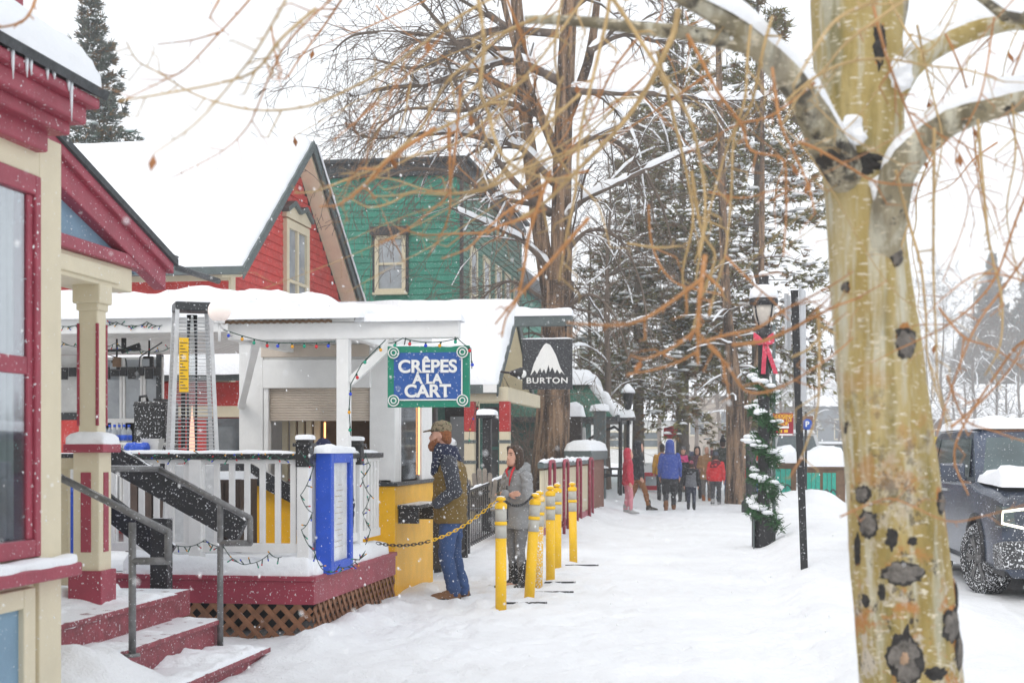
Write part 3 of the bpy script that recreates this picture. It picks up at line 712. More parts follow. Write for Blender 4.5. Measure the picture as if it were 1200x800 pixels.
m = MB(); m.cbox((px_, FY + .03, 1.56), .115, .115, 2.12); po = m.build('roof_post', M['white'], cart, bevel=.006)
m = MB(); m.bar((px_ + .06, FY + .03, 2.22), (Xy(462, FY), FY + .03, 2.60), .06, .08); m.build('knee_brace', M['white'], cart, bevel=.005)
m = MB(); snow_pad(m, lambda u, v: V(u, v, rz_(v) + .015), rx0 - .1, CXR + .14, FY - .16, 16.9, .15, .25, 50, 40, 11., .35, .03); snow_box(m, CXR + .05, rx1 + .03, FY - .08, FY + .16, 2.775, .10, .1, 6., .4, 30, 10); m.build('roof_snow', SNOW, cart)

# payment terminal on the counter corner
pt = thing('payment_terminal', 'small black payment terminal on the yellow counter corner', 'card reader', (CXR - .1, CY0 + .12, 1.24))
m = MB(); m.prism([(CXR - .18, CY0, 1.24), (CXR - .18, CY0 + .18, 1.24), (CXR - .18, CY0 + .18, 1.36), (CXR - .18, CY0, 1.27)], (.14, 0, 0)); m.build('terminal_body', M['black'], pt, bevel=.006)
m = MB(); m.prism([(CXR - .16, CY0 + .01, 1.279), (CXR - .16, CY0 + .16, 1.355), (CXR - .16, CY0 + .16, 1.36), (CXR - .16, CY0 + .01, 1.284)], (.1, 0, 0)); m.build('screen', M['carglass'], pt)

# ---- hanging sign
SY = 12.78; sx0, sx1 = Xy(454, SY), Xy(550, SY); sz1, sz0 = PY(500, 405, SY).z, PY(500, 477, SY).z
cs = thing('hanging_sign', 'green framed blue sign lettered CRÊPES Á LA CART under the roof beam', 'sign', ((sx0 + sx1) / 2, SY, sz0))
m = MB(); m.box(sx0, sx1, SY, SY + .05, sz0, sz1); m.build('sign_frame', M['signgreen'], cs, bevel=.006)
b_ = .062; m = MB(); m.box(sx0 + b_, sx1 - b_, SY - .006, SY - .001, sz0 + b_, sz1 - b_); m.build('sign_panel', M['signblue'], cs)
m = MB(); t_ = .012
for (a, b, c, d) in ((sx0 + b_ + .03, sx1 - b_ - .03, sz0 + b_, sz0 + b_ + t_), (sx1 - b_ - t_, sx1 - b_, sz0 + b_ + .03, sz1 - b_ - .03)): m.box(a, b, SY - .011, SY - .007, c, d)
m.build('white_border', M['letter'], cs)
for cx_, cz_ in ((sx0 + b_, sz0 + b_), (sx1 - b_, sz0 + b_), (sx0 + b_, sz1 - b_), (sx1 - b_, sz1 - b_)):
    m = MB(); m.rings([[V(cx_ + r * cos(2 * pi * k / 20), SY - dd, cz_ + r * sin(2 * pi * k / 20)) for k in range(20)] for r, dd in ((.054, .0), (.054, .016), (.001, .016))]); ro = m.build('rosette', M['signgreen'], cs)
    m = MB()
    for r in (.049, .024): m.tube([(cx_ + r * cos(2 * pi * k / 20), SY - .018, cz_ + r * sin(2 * pi * k / 20)) for k in range(21)], .0055, 6)
    m.build('rosette_ring', M['letter'], ro)
mid = (sx0 + sx1) / 2; H = sz1 - sz0
for s_, zz, sz_ in (('CRÊPES', .655, .162), ('Á LA', .455, .122), ('CART', .255, .162)):
    text(s_, sz_, (mid - .005, SY - .012, sz0 + H * zz), (pi / 2, 0, 0), M['letter'], cs, 'lettering', .004, .0048, sx=1.04)
m = MB()
for x in (sx0 + .15, sx1 - .15): m.tube([(x, SY + .025, sz1 - .01), (x, SY + .1, 2.63)], .006, 6)
m.build('hanger', M['black'], cs)
m = MB(); snow_line(m, [(sx0 + .02, SY + .025, sz1), (sx1 - .02, SY + .025, sz1)], .05, .02, 4., .7, .05, .4); m.build('sign_snow', SNOW, cs)

# ================================================================ pavilion over the deck
PY0 = 14.5; pvx = Xy(272, PY0)
pav = thing('deck_pavilion', 'white open-sided pavilion roof heaped with snow over the deck seating', 'pavilion', (pvx - 2, PY0, .5))
m = MB(); m.box(-11, pvx, PY0, PY0 + .06, 2.84, 3.03); m.box(pvx - .06, pvx, PY0 + .06, 18.2, 2.84, 3.03); m.build('fascia', M['white'], pav, bevel=.006)
m = MB()
x = -10.9
while x < pvx - .1: m.box(x, x + .085, PY0 + .06, 18.2, 2.86, 2.88); x += .1
m.build('ceiling', M['white_old'], pav)
m = MB(); m.box(-11, pvx, PY0 + .06, 18.2, 2.90, 2.94); m.build('roof', M['white_old'], pav)
m = MB(); snow_pad(m, lambda u, v: V(u, v, 3.0 + (v - PY0) * .10), -10.8, pvx + .12, PY0 - .08, 18.6, .27, .38, 60, 36, 21., .35, .03); m.build('roof_snow', SNOW, pav)
bx1 = Xy(192, 18.1)
m = MB(); m.box(bx1 - .07, bx1, 18.0, 18.1, .5, 2.85); m.build('corner_post', M['darktrim'], pav, bevel=.006)
m = MB()
x = -10
while x < bx1: m.box(x, x + .10, 17.9, 17.93, 2.56 - .04 * (int(x * 10) % 2), 2.68); x += .12
m.build('scalloped_valance', M['black'], pav)
m = MB(); m.box(-11, Xy(120, 18.1), 18.05, 18.1, .5, 1.35); m.box(-11, Xy(120, 18.1), 18.05, 18.1, 2.0, 2.85); m.box(Xy(118, 18.1), Xy(123, 18.1), 18.04, 18.11, .5, 2.85); m.build('back_wall', M['white_old'], pav)
m = MB(); m.box(-11, Xy(121, 18.1), 18.03, 18.06, 1.98, 2.08); m.build('wall_rail', M['darktrim'], pav)
window(pav, ((-8.2), 18.05, 1.65), .95, .7, 'y', M['white'], M['farglass'], .06, .04, False, True, False)
for k in range(3):
    x0_, x1_ = Xy(122 + k * 24, 18.1), Xy(122 + (k + 1) * 24, 18.1)
    window(pav, ((x0_ + x1_) / 2, 18.05, 1.72), x1_ - x0_ - .01, 2.2, 'y', M['white'], M['paleglass'], .035, .03, False, False, False, 'glazed_panel')
# spotlights
def spot(px, py, D, label, w=.12):
    p = PD(px, py, D); t = thing('spotlight', label, 'spotlight', (p.x, p.y, p.z))
    m = MB(); m.cbox((p.x, p.y, p.z), w, .1, w * 1.1, .3); m.build('housing', M['black'], t, bevel=.012)
    m = MB(); m.cbox((p.x - .01, p.y - .056, p.z - .01), w * .7, .012, w * .7, .3); m.build('lens', M['paleglass'], t)
    m = MB(); m.tube([p + V(0, 0, w * .5), p + V(0, .02, .12), V(p.x, p.y + .02, 2.86)], .012, 8); m.build('bracket', M['black'], t)
spot(174, 424, 16.6, 'black square spotlight hanging with loose cable under the pavilion ceiling')
spot(136, 428, 16.4, 'second ceiling spotlight, half hidden by the cream porch post', .1)
bp_ = thing('ceiling_bracket', 'long dark angled bracket bolted under the pavilion ceiling', 'bracket', PD(150, 405, 16))
m = MB(); m.bar(PD(142, 412, 16), PD(164, 404, 16), .04, .05); m.bar(PD(120, 411, 16), PD(165, 409, 16), .04, .03); m.build('arm', M['black'], bp_)
m = MB(); m.tube([PD(145, 396, 16), PD(145, 408, 16)], .03, 8); m.build('mount', M['black'], bp_)
m = MB(); m.tube([PD(147, 420, 16), PD(149, 432, 16), PD(157, 437, 16), PD(163, 430, 16), PD(164, 418, 16), PD(176, 410, 16), PD(190, 401, 16)], .008, 6); m.build('cable', M['black'], bp_)
wb = PD(137, 424, 16.2); wd = thing('wooden_block', 'small tan wooden block hanging from a cord under the pavilion', 'block', wb)
m = MB(); m.cbox(wb, .09, .06, .11, .2); m.build('block_body', M['brown'], wd, bevel=.006); m = MB(); m.tube([wb + V(0, 0, .05), wb + V(-.12, 0, .09), wb + V(-.25, .1, .4)], .006, 6); m.build('cord', M['brown'], wd)

# things on the deck under the pavilion
tb = thing('side_table', 'white folding table under the pavilion holding drinks', 'table', PD(150, 530, 14.4))
a = PD(112, 519, 14.4); b = PD(190, 519, 14.4); tz = 1.66
m = MB(); m.box(a.x, b.x, a.y - .1, a.y + .45, tz - .03, tz); m.build('table_top', M['white_old'], tb, bevel=.005)
for x in (a.x + .05, b.x - .05):
    for y in (a.y - .05, a.y + .4): m = MB(); m.tube([(x, y, .5), (x, y, tz - .03)], .018, 8); m.build('leg', M['steel'], tb)
for k in range(6):
    p = PD(123 + k * 5.6, 519, 14.4 + .12 * (k % 2)); t = thing('water_bottle', 'clear water bottle with blue label and cap in a row on the white table', 'bottle', (p.x, p.y, tz), group='row of water bottles on the white table')
    m = MB(); m.lathe([(.03, tz), (.032, tz + .06), (.032, tz + .11), (.012, tz + .145), (.012, tz + .16)], (p.x, p.y, 0), 10); m.build('bottle_body', M['paleglass'], t)
    m = MB(); m.lathe([(.0335, tz + .02), (.0335, tz + .075)], (p.x, p.y, 0), 10); m.build('label_band', M['blue'], t)
    m = MB(); m.lathe([(.015, tz + .155), (.015, tz + .18), (.005, tz + .181)], (p.x, p.y, 0), 8); m.build('cap', M['blue'], t)
p = PD(162, 525, 13.6); bg_ = thing('blue_bag', 'crumpled royal blue bag on the table beside the black cabinet', 'bag', (p.x, p.y, p.z))
m = MB()
for k in range(4): m.ball((p.x - .1 + k * .055, p.y, p.z), .05, 10, 1, .9, 1.1 + .2 * (k % 2))
weld(m, 'bag_body', M['blue'], bg_, .012, 2, .012, 20.); bpy.context.view_layer.objects.active = None
for c in bg_.children: c.location = -bg_.location
p = PD(179, 521, 13.7); tr = thing('white_tray', 'white plastic tub standing by the blue bag', 'tub', (p.x, p.y, p.z - .05))
m = MB(); m.rings([[(p.x + sx * w2, p.y + sy * w2 * .8, z) for sx, sy in ((-1, -1), (1, -1), (1, 1), (-1, 1))] for w2, z in ((.07, p.z - .06), (.09, p.z + .06), (.08, p.z + .06), (.062, p.z - .05))], smooth=False); m.build('tub_body', M['white_old'], tr)
a, b = PD(156, 470, 15), PD(195, 530, 15); cb = thing('black_cabinet', 'tall black equipment cabinet under the pavilion with flecks of snow', 'cabinet', (a.x, a.y, .5))
m = MB(); m.box(a.x, b.x, a.y, a.y + .4, .52, a.z); m.build('cabinet_body', mat('black_vinyl', (.014, .014, .015), .35, .4, 18., .6, 14, dust=1.1), cb, bevel=.02)
m = MB(); m.tube([(a.x + .03, a.y + .1, a.z), (a.x + .03, a.y + .1, a.z + .05), (a.x + .1, a.y + .1, a.z + .06), (a.x + .12, a.y + .1, a.z)], .015, 8); m.build('handle', M['black'], cb)
m = MB(); m.box(a.x + .2, a.x + .28, a.y + .05, a.y + .3, a.z, a.z + .03); m.box(a.x, b.x, a.y - .012, a.y, a.z - .05, a.z - .035); m.build('latch', M['black'], cb, bevel=.004)

# ---- pyramid patio heater
hx, hyy = Xy(225, 12.75), 12.75
ht = thing('patio_heater', 'tall steel pyramid patio heater with glass flame tube and yellow warning plate', 'patio heater', (hx, hyy, .5), radians(28))
zt, zb_, wt, wb2 = 2.40, .05, .150, .245    # local heights and half widths
def hw_(z): return wb2 + (wt - wb2) * (z - zb_) / (zt - zb_)
for sx, sy in ((1, -1), (1, 1), (-1, 1), (-1, -1)):
    m = MB(); m.bar((sx * wb2, sy * wb2, zb_), (sx * wt, sy * wt, zt), .035, .035); m.build('leg', M['steel'], ht, local=True)
m = MB()
for (d0, d1) in (((-1, -1), (1, -1)), ((1, -1), (1, 1)), ((1, 1), (-1, 1)), ((-1, 1), (-1, -1))):
    z = 1.0
    while z < zt - .1:
        h = hw_(z); m.tube([(d0[0] * h, d0[1] * h, z), (d1[0] * h, d1[1] * h, z)], .0038, 5, False); z += .034
m.build('grille', M['steel'], ht, local=True)
m = MB(); m.hexa([(-.26, -.26, 0), (.26, -.26, 0), (.26, .26, 0), (-.26, .26, 0), (-hw_(.95), -hw_(.95), .95), (hw_(.95), -hw_(.95), .95), (hw_(.95), hw_(.95), .95), (-hw_(.95), hw_(.95), .95)]); m.build('base', M['steel'], ht, local=True, bevel=.01)
m = MB(); m.box(-wt - .02, wt + .02, -wt - .02, wt + .02, zt - .02, zt + .06); m.box(-.10, .10, -.1, .1, zt + .06, zt + .085); m.build('top_cap', M['darktrim'], ht, local=True, bevel=.01)
m = MB(); m.lathe([(.05, .95), (.05, zt - .05)], (0, 0, 0), 16); m.build('flame_tube', M['glass'], ht, local=True)
m = MB(); m.lathe([(.004, .98), (.025, 1.08), (.026, 1.15), (.02, 1.3), (.010, 1.4), (.002, 1.5)], (0, 0, 0), 12); m.build('flame', emit('flame', (1., .62, .45), .75), ht, local=True)
m = MB(); m.box(-.14, -.055, -wt - .06, -wt - .052, 1.62, 2.12); pl = m.build('warning_plate', M['bollardyellow'], ht, local=True)
m = MB()
for k in range(16): m.box(-.132, -.065 - .02 * (k % 3), -wt - .0625, -wt - .0605, 1.65 + k * .028, 1.657 + k * .028)
m.build('plate_print', M['darktrim'], pl, local=True)
m = MB(); snow_box(m, -wt + .0, wt - .0, -wt + .0, wt, zt + .06, .04, .06, 3., .5, 8, 8); m.build('cap_snow', SNOW, ht, local=True)
m = MB(); m.box(-.09, -.05, .10, .11, 1.1, 1.9); m.build('control_strip', M['black'], ht, local=True)

# globe lamp on the stand's roof beam
gl = PD(257, 364, 12.95); gt = thing('globe_lamp', 'frosted white globe lamp at the end of the stand roof', 'lamp', (gl.x, gl.y, gl.z - .2))
m = MB(); m.ball(gl, .105, 20); m.build('globe', emit('frosted_globe', (.92, .80, .74), .18), gt)
m = MB(); m.lathe([(.05, gl.z - .115), (.05, gl.z - .09), (.03, gl.z - .085)], (gl.x, gl.y, 0), 14); m.tube([(gl.x, gl.y, gl.z - .11), (gl.x, gl.y, gl.z - .28)], .014, 8); m.tube([(gl.x, gl.y, gl.z - .13), (rx0 + .03, FY + .02, 2.66)], .012, 8); m.build('bracket', M['white'], gt)

# ================================================================ festive string lights
def strand(label, pts, nb, sag, big=True, seed=0, nm='string_lights'):
    t = thing(nm, label, 'string lights', pts[0])
    P = []
    for a, b in zip(pts[:-1], pts[1:]):
        for i in range(8):
            f = i / 8; p = Vector(a).lerp(Vector(b), f); p.z -= sag * 4 * f * (1 - f); P.append(p)
    P.append(Vector(pts[-1])); m = MB(); m.tube(P, .0045 if big else .0035, 5); m.build('cord', M['wire'], t)
    L = [0]
    for a, b in zip(P[:-1], P[1:]): L.append(L[-1] + (b - a).length)
    rr = random.Random(seed); cols = ['bulb_red', 'bulb_blue', 'bulb_amber', 'bulb_green']
    for i in range(nb):
        s = L[-1] * (i + .5) / nb; k = max(j for j in range(len(L)) if L[j] <= s); k = min(k, len(P) - 2)
        p = P[k].lerp(P[k + 1], (s - L[k]) / max(1e-6, L[k + 1] - L[k])); d = V(rr.uniform(-.4, .4), rr.uniform(-.6, 0), -1).normalized()
        m = MB()
        if big: m.tube([p, p + d * .022], .008, 6); m.mi = [0] * len(m.f); m.cur = 1; m.ball(p + d * .037, .0165, 8); m.build('bulb', [M['wire'], M[cols[(i + seed) % 4]]], t)
        else:
            d = V(rr.uniform(-1, 1), rr.uniform(-.5, 0), rr.uniform(-1, .8)).normalized(); m.tube([p, p + d * .042], .005, 5); m.cur = 1; m.tube([p + d * .040, p + d * .056], .006, 5); m.build('bulb', [M['wire'], M[cols[(i + seed) % 4]]], t)
    return t
strand('coloured bulbs strung under the front beam of the stand roof', [PD(262, 386, 12.8), PD(316, 401, 12.85), PD(393, 400, 12.8)], 9, .01, True, 1)
strand('coloured bulbs running down the white roof post beside the brace', [PD(452, 398, 12.85), PD(424, 426, 12.85), PD(411, 450, 12.83), PD(409, 480, 12.83), PD(411, 510, 12.83)], 6, .0, True, 2)
strand('coloured bulbs looping over the top of the green framed sign', [PD(455, 402, 12.7), PD(472, 396, 12.72), PD(505, 401, 12.72), PD(536, 396, 12.72), PD(552, 408, 12.7), PD(553, 432, 12.7)], 7, .01, True, 3)
strand('coloured bulbs dangling beside the red and cream corner post', [PD(561, 470, 24.8), PD(556, 485, 24.8), PD(551, 500, 24.8), PD(549, 520, 24.8)], 4, 0, True, 0)
strand('dark green mini lights pinned along the pavilion fascia', [PY(72, 382, PY0 - .01)] + [PY(x, 381 if i % 2 else 377, PY0 - .01) for i, x in enumerate(range(100, 206, 18))], 26, .02, False, 4)
strand('mini lights woven along the black top rail of the deck', [PY(x, 532 + 3 * (i % 2), 11.74) for i, x in enumerate(range(145, 345, 22))], 30, .03, False, 5)
strand('mini lights trailing across the snow at the foot of the balusters', [PY(x, y, 11.62) for x, y in ((185, 628), (215, 640), (240, 632), (262, 640), (276, 656), (292, 660), (316, 648), (330, 652))], 22, .02, False, 6)
strand('mini lights wound down the near corner post of the deck railing', [PD(352, 528, 11.6), PD(368, 545, 11.55), PD(352, 580, 11.6), PD(366, 600, 11.55), PD(353, 620, 11.6), PD(368, 645, 11.55), PD(380, 668, 11.6), PD(398, 664, 11.9), PD(418, 655, 12.4), PD(428, 645, 13)], 26, .03, False, 7)
strand('mini lights wound down the far post behind the blue menu case', [PD(428, 530, 13.2), PD(434, 545, 13.2), PD(424, 560, 13.2), PD(434, 580, 13.2), PD(425, 600, 13.2), PD(434, 620, 13.2), PD(428, 638, 13.2)], 14, .02, False, 8)
strand('mini lights tangled under the pavilion ceiling by the spotlights', [PD(72, 400, 15.5), PD(105, 404, 15.5), PD(135, 402, 15.8), PD(165, 410, 16), PD(200, 407, 16)], 24, .04, False, 9)

# ================================================================ red gabled house
RX, RW = -8.0, -8.4; RY, RZr = 26.47, 7.5; RS = .735; YE0, YE1 = 22.5, 30.6
red = thing('red_house', 'red clapboard house with steep snow-covered gable roof and cream soffit', 'house', (RW, RY, 0))
m = MB(); clap(m, (RW, 22.95), (RW, 29.95), 0, 7.4, (1, 0), .15, .02, top=lambda t: RZr - .25 - RS * abs(22.95 + 7 * t - RY)); clap(m, (-16, 22.95), (RW, 22.95), 0, 4.5, (0, -1), .15); m.build('wall', M['red'], red)
m = MB(); m.prism([(RW - .03, 22.98, 0), (RW - .03, 29.92, 0), (RW - .03, 29.92, 4.5), (RW - .03, RY, 7.2), (RW - .03, 22.98, 4.5)], (-7, 0, 0)); m.build('wall_core', M['red'], red)
def slope(mb, s, x0, x1, t0, t1, y_e):
    mb.prism([(x0, RY, RZr + t0), (x0, y_e, RZr - RS * abs(y_e - RY) + t0), (x0, y_e, RZr - RS * abs(y_e - RY) + t1), (x0, RY, RZr + t1)], (x1 - x0, 0, 0))
m = MB(); slope(m, -1, -16, RX, -.10, 0, YE0); slope(m, 1, -16, RX, -.14, 0, YE1); rf = m.build('roof', M['trimgrey'], red)
m = MB(); slope(m, 1, RW, RX - .06, -.22, -.145, YE1 - .1); slope(m, -1, RW, RX - .06, -.22, -.145, YE0 + .1); m.build('soffit', M['soffit'], rf)
m = MB(); slope(m, -1, RX, RX + .03, -.18, .02, YE0 - .03); slope(m, 1, RX, RX + .03, -.24, .02, YE1 + .03); m.build('bargeboard', M['trimgrey'], rf, bevel=.01)
m = MB(); m.box(-16, RX, YE0 - .03, YE0 + .05, RZr - RS * (RY - YE0) - .11, RZr - RS * (RY - YE0) + .02); m.build('eave_board', M['trimgrey'], rf)
m = MB(); m.box(-16, RW - .0, 22.90, 22.95, 4.42, 4.52); m.box(RW - .22, RW + .025, 22.89, 22.95, 0, 4.2); m.box(RW + .0, RW + .045, 22.92, 23.13, 0, 4.5); m.build('trim_board', M['cream'], red)
sq = sqrt(1 + RS * RS)
m = MB(); snow_pad(m, lambda u, v: V(u, RY - v, RZr - RS * v + .0), -16, RX - .02, .03, RY - YE0 + .02, .24, .3, 50, 30, 31., .14, .0); m.build('roof_snow', SNOW, rf)
m = MB(); snow_line(m, [(RX + .0, RY + .1, RZr - .05), (RX + .0, YE1, RZr - RS * (YE1 - RY) + .02)], .14, .1, 5., .4, .1); m.build('verge_snow', SNOW, rf)
m = MB(); m.box(-15.5, -8.6, RY - .06, RY + .06, RZr + .02, RZr + .07); m.build('ridge_cap', M['darktrim'], rf)
yc = (Yx(331, RW) + Yx(358, RW)) / 2; ww = Yx(358, RW) - Yx(331, RW); zt_ = PX(344, 262, RW).z
wnd = window(red, (RW + .02, yc, zt_ - 1.15), ww, 2.3, 'x', M['cream'], M['paleglass'], .16, .07, True, True, True)
m = MB(); zc = zt_ + .03
m.prism([(RW + .0, yc - ww / 2 - .05, zc), (RW, yc - ww / 2 - .05, zc + .14), (RW, yc - ww / 4, zc + .30), (RW, yc, zc + .18), (RW, yc + ww / 4, zc + .30), (RW, yc + ww / 2 + .05, zc + .14), (RW, yc + ww / 2 + .05, zc)], (.10, 0, 0)); m.build('window_hood', M['cream'], wnd)
m = MB()
for (a0, b0, a1, b1) in ((-.56, .12, -.25, .31), (-.25, .31, 0, .19), (0, .19, .25, .31), (.25, .31, .56, .12)): m.bar((RW + .08, yc + a0 * ww, zc + b0), (RW + .08, yc + a1 * ww, zc + b1), .16, .09, up=(0, 0, 1))
m.build('hood_cap', M['trimgrey'], wnd)
# lean-to at the side: snow roof, red wall, cream band, dark shop window
m = MB(); m.prism([(-16, 20.6, 2.62), (-16, 22.9, 3.3), (-16, 22.9, 3.4), (-16, 20.6, 2.76)], (16 + Xy(288, 20.6), 0, 0)); lr = m.build('porch_roof', M['trimgrey'], red)
m = MB(); snow_pad(m, lambda u, v: V(u, v, 2.74 + (v - 20.6) * .3), -14, Xy(292, 20.6), 20.5, 22.85, .28, .3, 40, 20, 33., .3); m.build('porch_snow', SNOW, lr)
lx = Xy(286, 21)
m = MB(); clap(m, (-16, 21.0), (lx, 21.0), 2.25, 2.62, (0, -1), .12); m.box(-16, lx - .02, 21.0, 21.1, .3, 2.62); m.build('lean_wall', M['red'], red)
m = MB(); m.box(-16, lx, 20.95, 21.0, 2.08, 2.25); m.build('lean_band', M['cream'], red)
m = MB(); m.box(Xy(243, 21), lx - .03, 20.96, 20.99, .8, 2.06); m.build('shop_window', M['farglass'], red)
m = MB(); m.box(Xy(195, 21), Xy(212, 21), 20.9, 20.98, .5, 2.06); m.build('red_door', mat('bright_red_paint', (.5, .02, .02), .5), red)
vl = PD(193, 309, 21); vt = thing('roof_vent', 'dark grey metal vent box below the edge of the red house roof', 'vent', vl)
m = MB(); m.cbox(vl, .24, .2, .19); m.build('vent_box', M['trimgrey'], vt, bevel=.01); m = MB(); m.cbox(vl + V(0, 0, .11), .32, .28, .03); m.tube([vl + V(0, .1, 0), vl + V(0, 2.2, .0)], .05, 8); m.build('vent_cap', M['darktrim'], vt)

# ================================================================ green false-front building
GXf = -7.0; GY = Yx(540, GXf); GZ = PX(540, 187, GXf).z
grn = thing('green_building', 'tall green clapboard building with dark cornice behind the red house', 'building', (GXf, GY, 0))
m = MB(); clap(m, (-22, GY), (GXf, GY), 0, GZ - .3, (0, -1), .17, .022); m.build('wall', M['green'], grn)
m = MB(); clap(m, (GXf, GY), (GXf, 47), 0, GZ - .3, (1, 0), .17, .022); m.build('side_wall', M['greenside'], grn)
m = MB(); m.box(-22, GXf - .03, GY + .03, 47, 0, GZ - .05); m.build('wall_core', M['green'], grn)
m = MB(); m.box(-22.1, GXf + .12, GY - .12, GY, GZ - .40, GZ - .02); m.box(-22.2, GXf + .25, GY - .25, GY + .1, GZ - .05, GZ + .06); m.box(GXf, GXf + .12, GY, 47.2, GZ - .45, GZ - .02); m.box(GXf - .1, GXf + .25, GY + .1, 47.3, GZ - .05, GZ + .06); m.build('cornice', M['darktrim'], grn, bevel=.02)
m = MB(); m.box(GXf - .02, GXf + .06, GY - .06, GY + .08, 0, GZ - .41); m.build('corner_board', M['darktrim'], grn)
xc = (Xy(440, GY) + Xy(476, GY)) / 2; ww = Xy(476, GY) - Xy(440, GY); za, zb2 = PY(458, 276, GY).z, PY(458, 343, GY).z
wnd = window(grn, (xc, GY - .02, (za + zb2) / 2), ww, za - zb2, 'y', M['cream'], M['paleglass'], .1, .08, True, False, True)
m = MB(); m.box(xc - ww / 2 - .1, xc + ww / 2 + .1, GY - .2, GY - .02, za + .0, za + .22); m.build('window_hood', M['darktrim'], wnd, bevel=.01)
m = MB(); m.box(xc - ww / 2 - .07, xc - ww / 2 - .002, GY - .06, GY - .0, zb2, za); m.build('window_surround', M['darktrim'], wnd); m = MB(); m.box(xc + ww / 2 + .002, xc + ww / 2 + .07, GY - .06, GY, zb2, za); m.build('window_surround', M['darktrim'], wnd)
for k, px in enumerate((552, 567, 581, 592, 602)):
    y = Yx(px + 2, GXf); window(grn, (GXf + .02, y, 5.75), 1.1, 2.6, 'x', M['cream'], M['paleglass'], .17, .03, True, False, False)
m = MB(); clap(m, (GXf - .9, 47.3), (GXf - .9, 60), 0, 7.6, (1, 0), .2); clap(m, (-12, 47.3), (GXf - .9, 47.3), 0, 7.6, (0, -1), .2); m.build('rear_wing', M['green'], grn)
m = MB(); m.box(-12, GXf - .6, 47.1, 60, 7.6, 8.2); m.build('rear_cornice', M['darktrim'], grn)
m = MB(); snow_box(m, -12, GXf - .6, 47.1, 60, 8.2, .2, .3, 4.); m.build('rear_snow', SNOW, grn)
m = MB(); snow_line(m, [(-21, GY - .05, GZ + .06), (GXf, GY - .05, GZ + .06)], .3, .05, 4., .7, .3, .3); m.build('cornice_snow', SNOW, grn)

# ================================================================ snowboard shop: low gable, striped porch posts
BX, BW = -4.2, -4.85; BR, BZ = 27.5, 4.32; B0, B1 = 25.15, 29.85; BS = (BZ - 2.74) / (BR - B0)
shop = thing('gabled_shop', 'low cream gabled shop with teal front, striped porch posts and thick roof snow', 'shop', (BW, BR, 0))
def bsl(mb, x0, x1, t0, t1, ye):
    mb.prism([(x0, BR, BZ + t0), (x0, ye, BZ - BS * abs(ye - BR) + t0), (x0, ye, BZ - BS * abs(ye - BR) + t1), (x0, BR, BZ + t1)], (x1 - x0, 0, 0))
m = MB(); bsl(m, -10, BX, -.12, 0, B0); bsl(m, -10, BX, -.12, 0, B1); rf = m.build('roof', M['trimgrey'], shop)
m = MB(); bsl(m, BW, BX - .04, -.17, -.125, B1 - .1); bsl(m, BW, BX - .04, -.17, -.125, B0 + .1); m.build('soffit', M['soffit'], rf)
m = MB(); bsl(m, BX, BX + .03, -.2, .02, B1 + .02); bsl(m, BX, BX + .03, -.2, .02, B0 - .02); m.build('bargeboard', M['trimgrey'], rf)
m = MB(); snow_pad(m, lambda u, v: V(u, BR - v, BZ - BS * v), -10, BX + .03, -.1, BR - B0 + .06, .27, .3, 40, 26, 41., .12, .0); m.build('roof_snow', SNOW, rf)
m = MB(); snow_pad(m, lambda u, v: V(u, BR + v, BZ - BS * v), -10, BX + .0, -.1, BR - B0 + .06, .2, .3, 30, 16, 43., .12, .0); m.build('roof_snow', SNOW, rf)
m = MB(); m.prism([(BW, 26.6, 0), (BW, B1 - .3, 0), (BW, B1 - .3, 2.75), (BW, BR, 4.1), (BW, 26.6, 3.5)], (-5, 0, 0)); m.build('wall', M['cream'], shop)
m = MB(); clap(m, (-9.8, 26.58), (BW + .02, 26.58), 0, 2.6, (0, -1), .12); m.build('front_wall', M['teal'], shop)
m = MB(); m.box(-9.9, -4.0, 25.2, 25.34, 2.44, 2.70); m.box(-4.14, -4.0, 25.34, 29.5, 2.44, 2.70); m.build('porch_beam', M['cream'], shop, bevel=.01)
m = MB(); m.box(-9.9, -4.15, 25.06, 25.12, 2.58, 2.74); m.build('gutter', M['trimgrey'], shop)
for px in (551, 592, 470):
    x = Xy(px, 25.3); m = MB(); m.cbox((x, 25.28, 2.17), .19, .19, .54); po = m.build('porch_post', mat('post_red_paint', (.42, .03, .03), .5, .15, 5., dust=.5), shop, bevel=.012)
    m = MB(); m.cbox((x, 25.28, .95), .185, .185, 1.9); m.build('post_shaft', M['cream'], po, bevel=.012)
    for z in (1.72, 1.35, .9, .5): m = MB(); m.cbox((x, 25.28, z), .20, .20, .06); m.build('post_band', M['trimgrey'], po)
for i, (px, w2) in enumerate(((500, .7), (528, .5), (575, .42))):
    window(shop, (Xy(px, 26.5), 26.56, 1.6), w2, 1.7, 'y', M['teal'], M['farglass'], .07, .05, True, False, True)
m = MB(); x = Xy(541, 26.5); m.box(x - .32, x + .32, 26.50, 26.56, .2, 2.4); d_ = m.build('door', M['black'], shop, bevel=.006); m = MB(); m.box(x - .22, x + .22, 26.48, 26.499, 1.0, 2.2); m.build('pane', M['farglass'], d_)
fl = PD(600, 437, 25.3); ft = thing('flood_light', 'black outdoor flood light with white lens at the shop gable corner', 'flood light', fl)
m = MB(); m.cone2(fl + V(.0, 0, 0), .045, fl + V(.16, -.05, -.01), .11, 12); m.tube([fl, fl + V(-.22, .1, .03)], .02, 8); m.build('housing', M['black'], ft)
m = MB(); m.ball(fl + V(.20, -.10, -.02), .075, 12, 1, .6, 1); m.build('lens', M['letter'], ft)
ns = PD(574, 455, 25.0); nt_ = tag(MB().box(ns.x - .12, ns.x + .12, ns.y, ns.y + .02, ns.z - .07, ns.z + .07).build('notice_plate', M['white'], None), 'small white notice plate under the gutter of the cream gabled shop', 'notice')

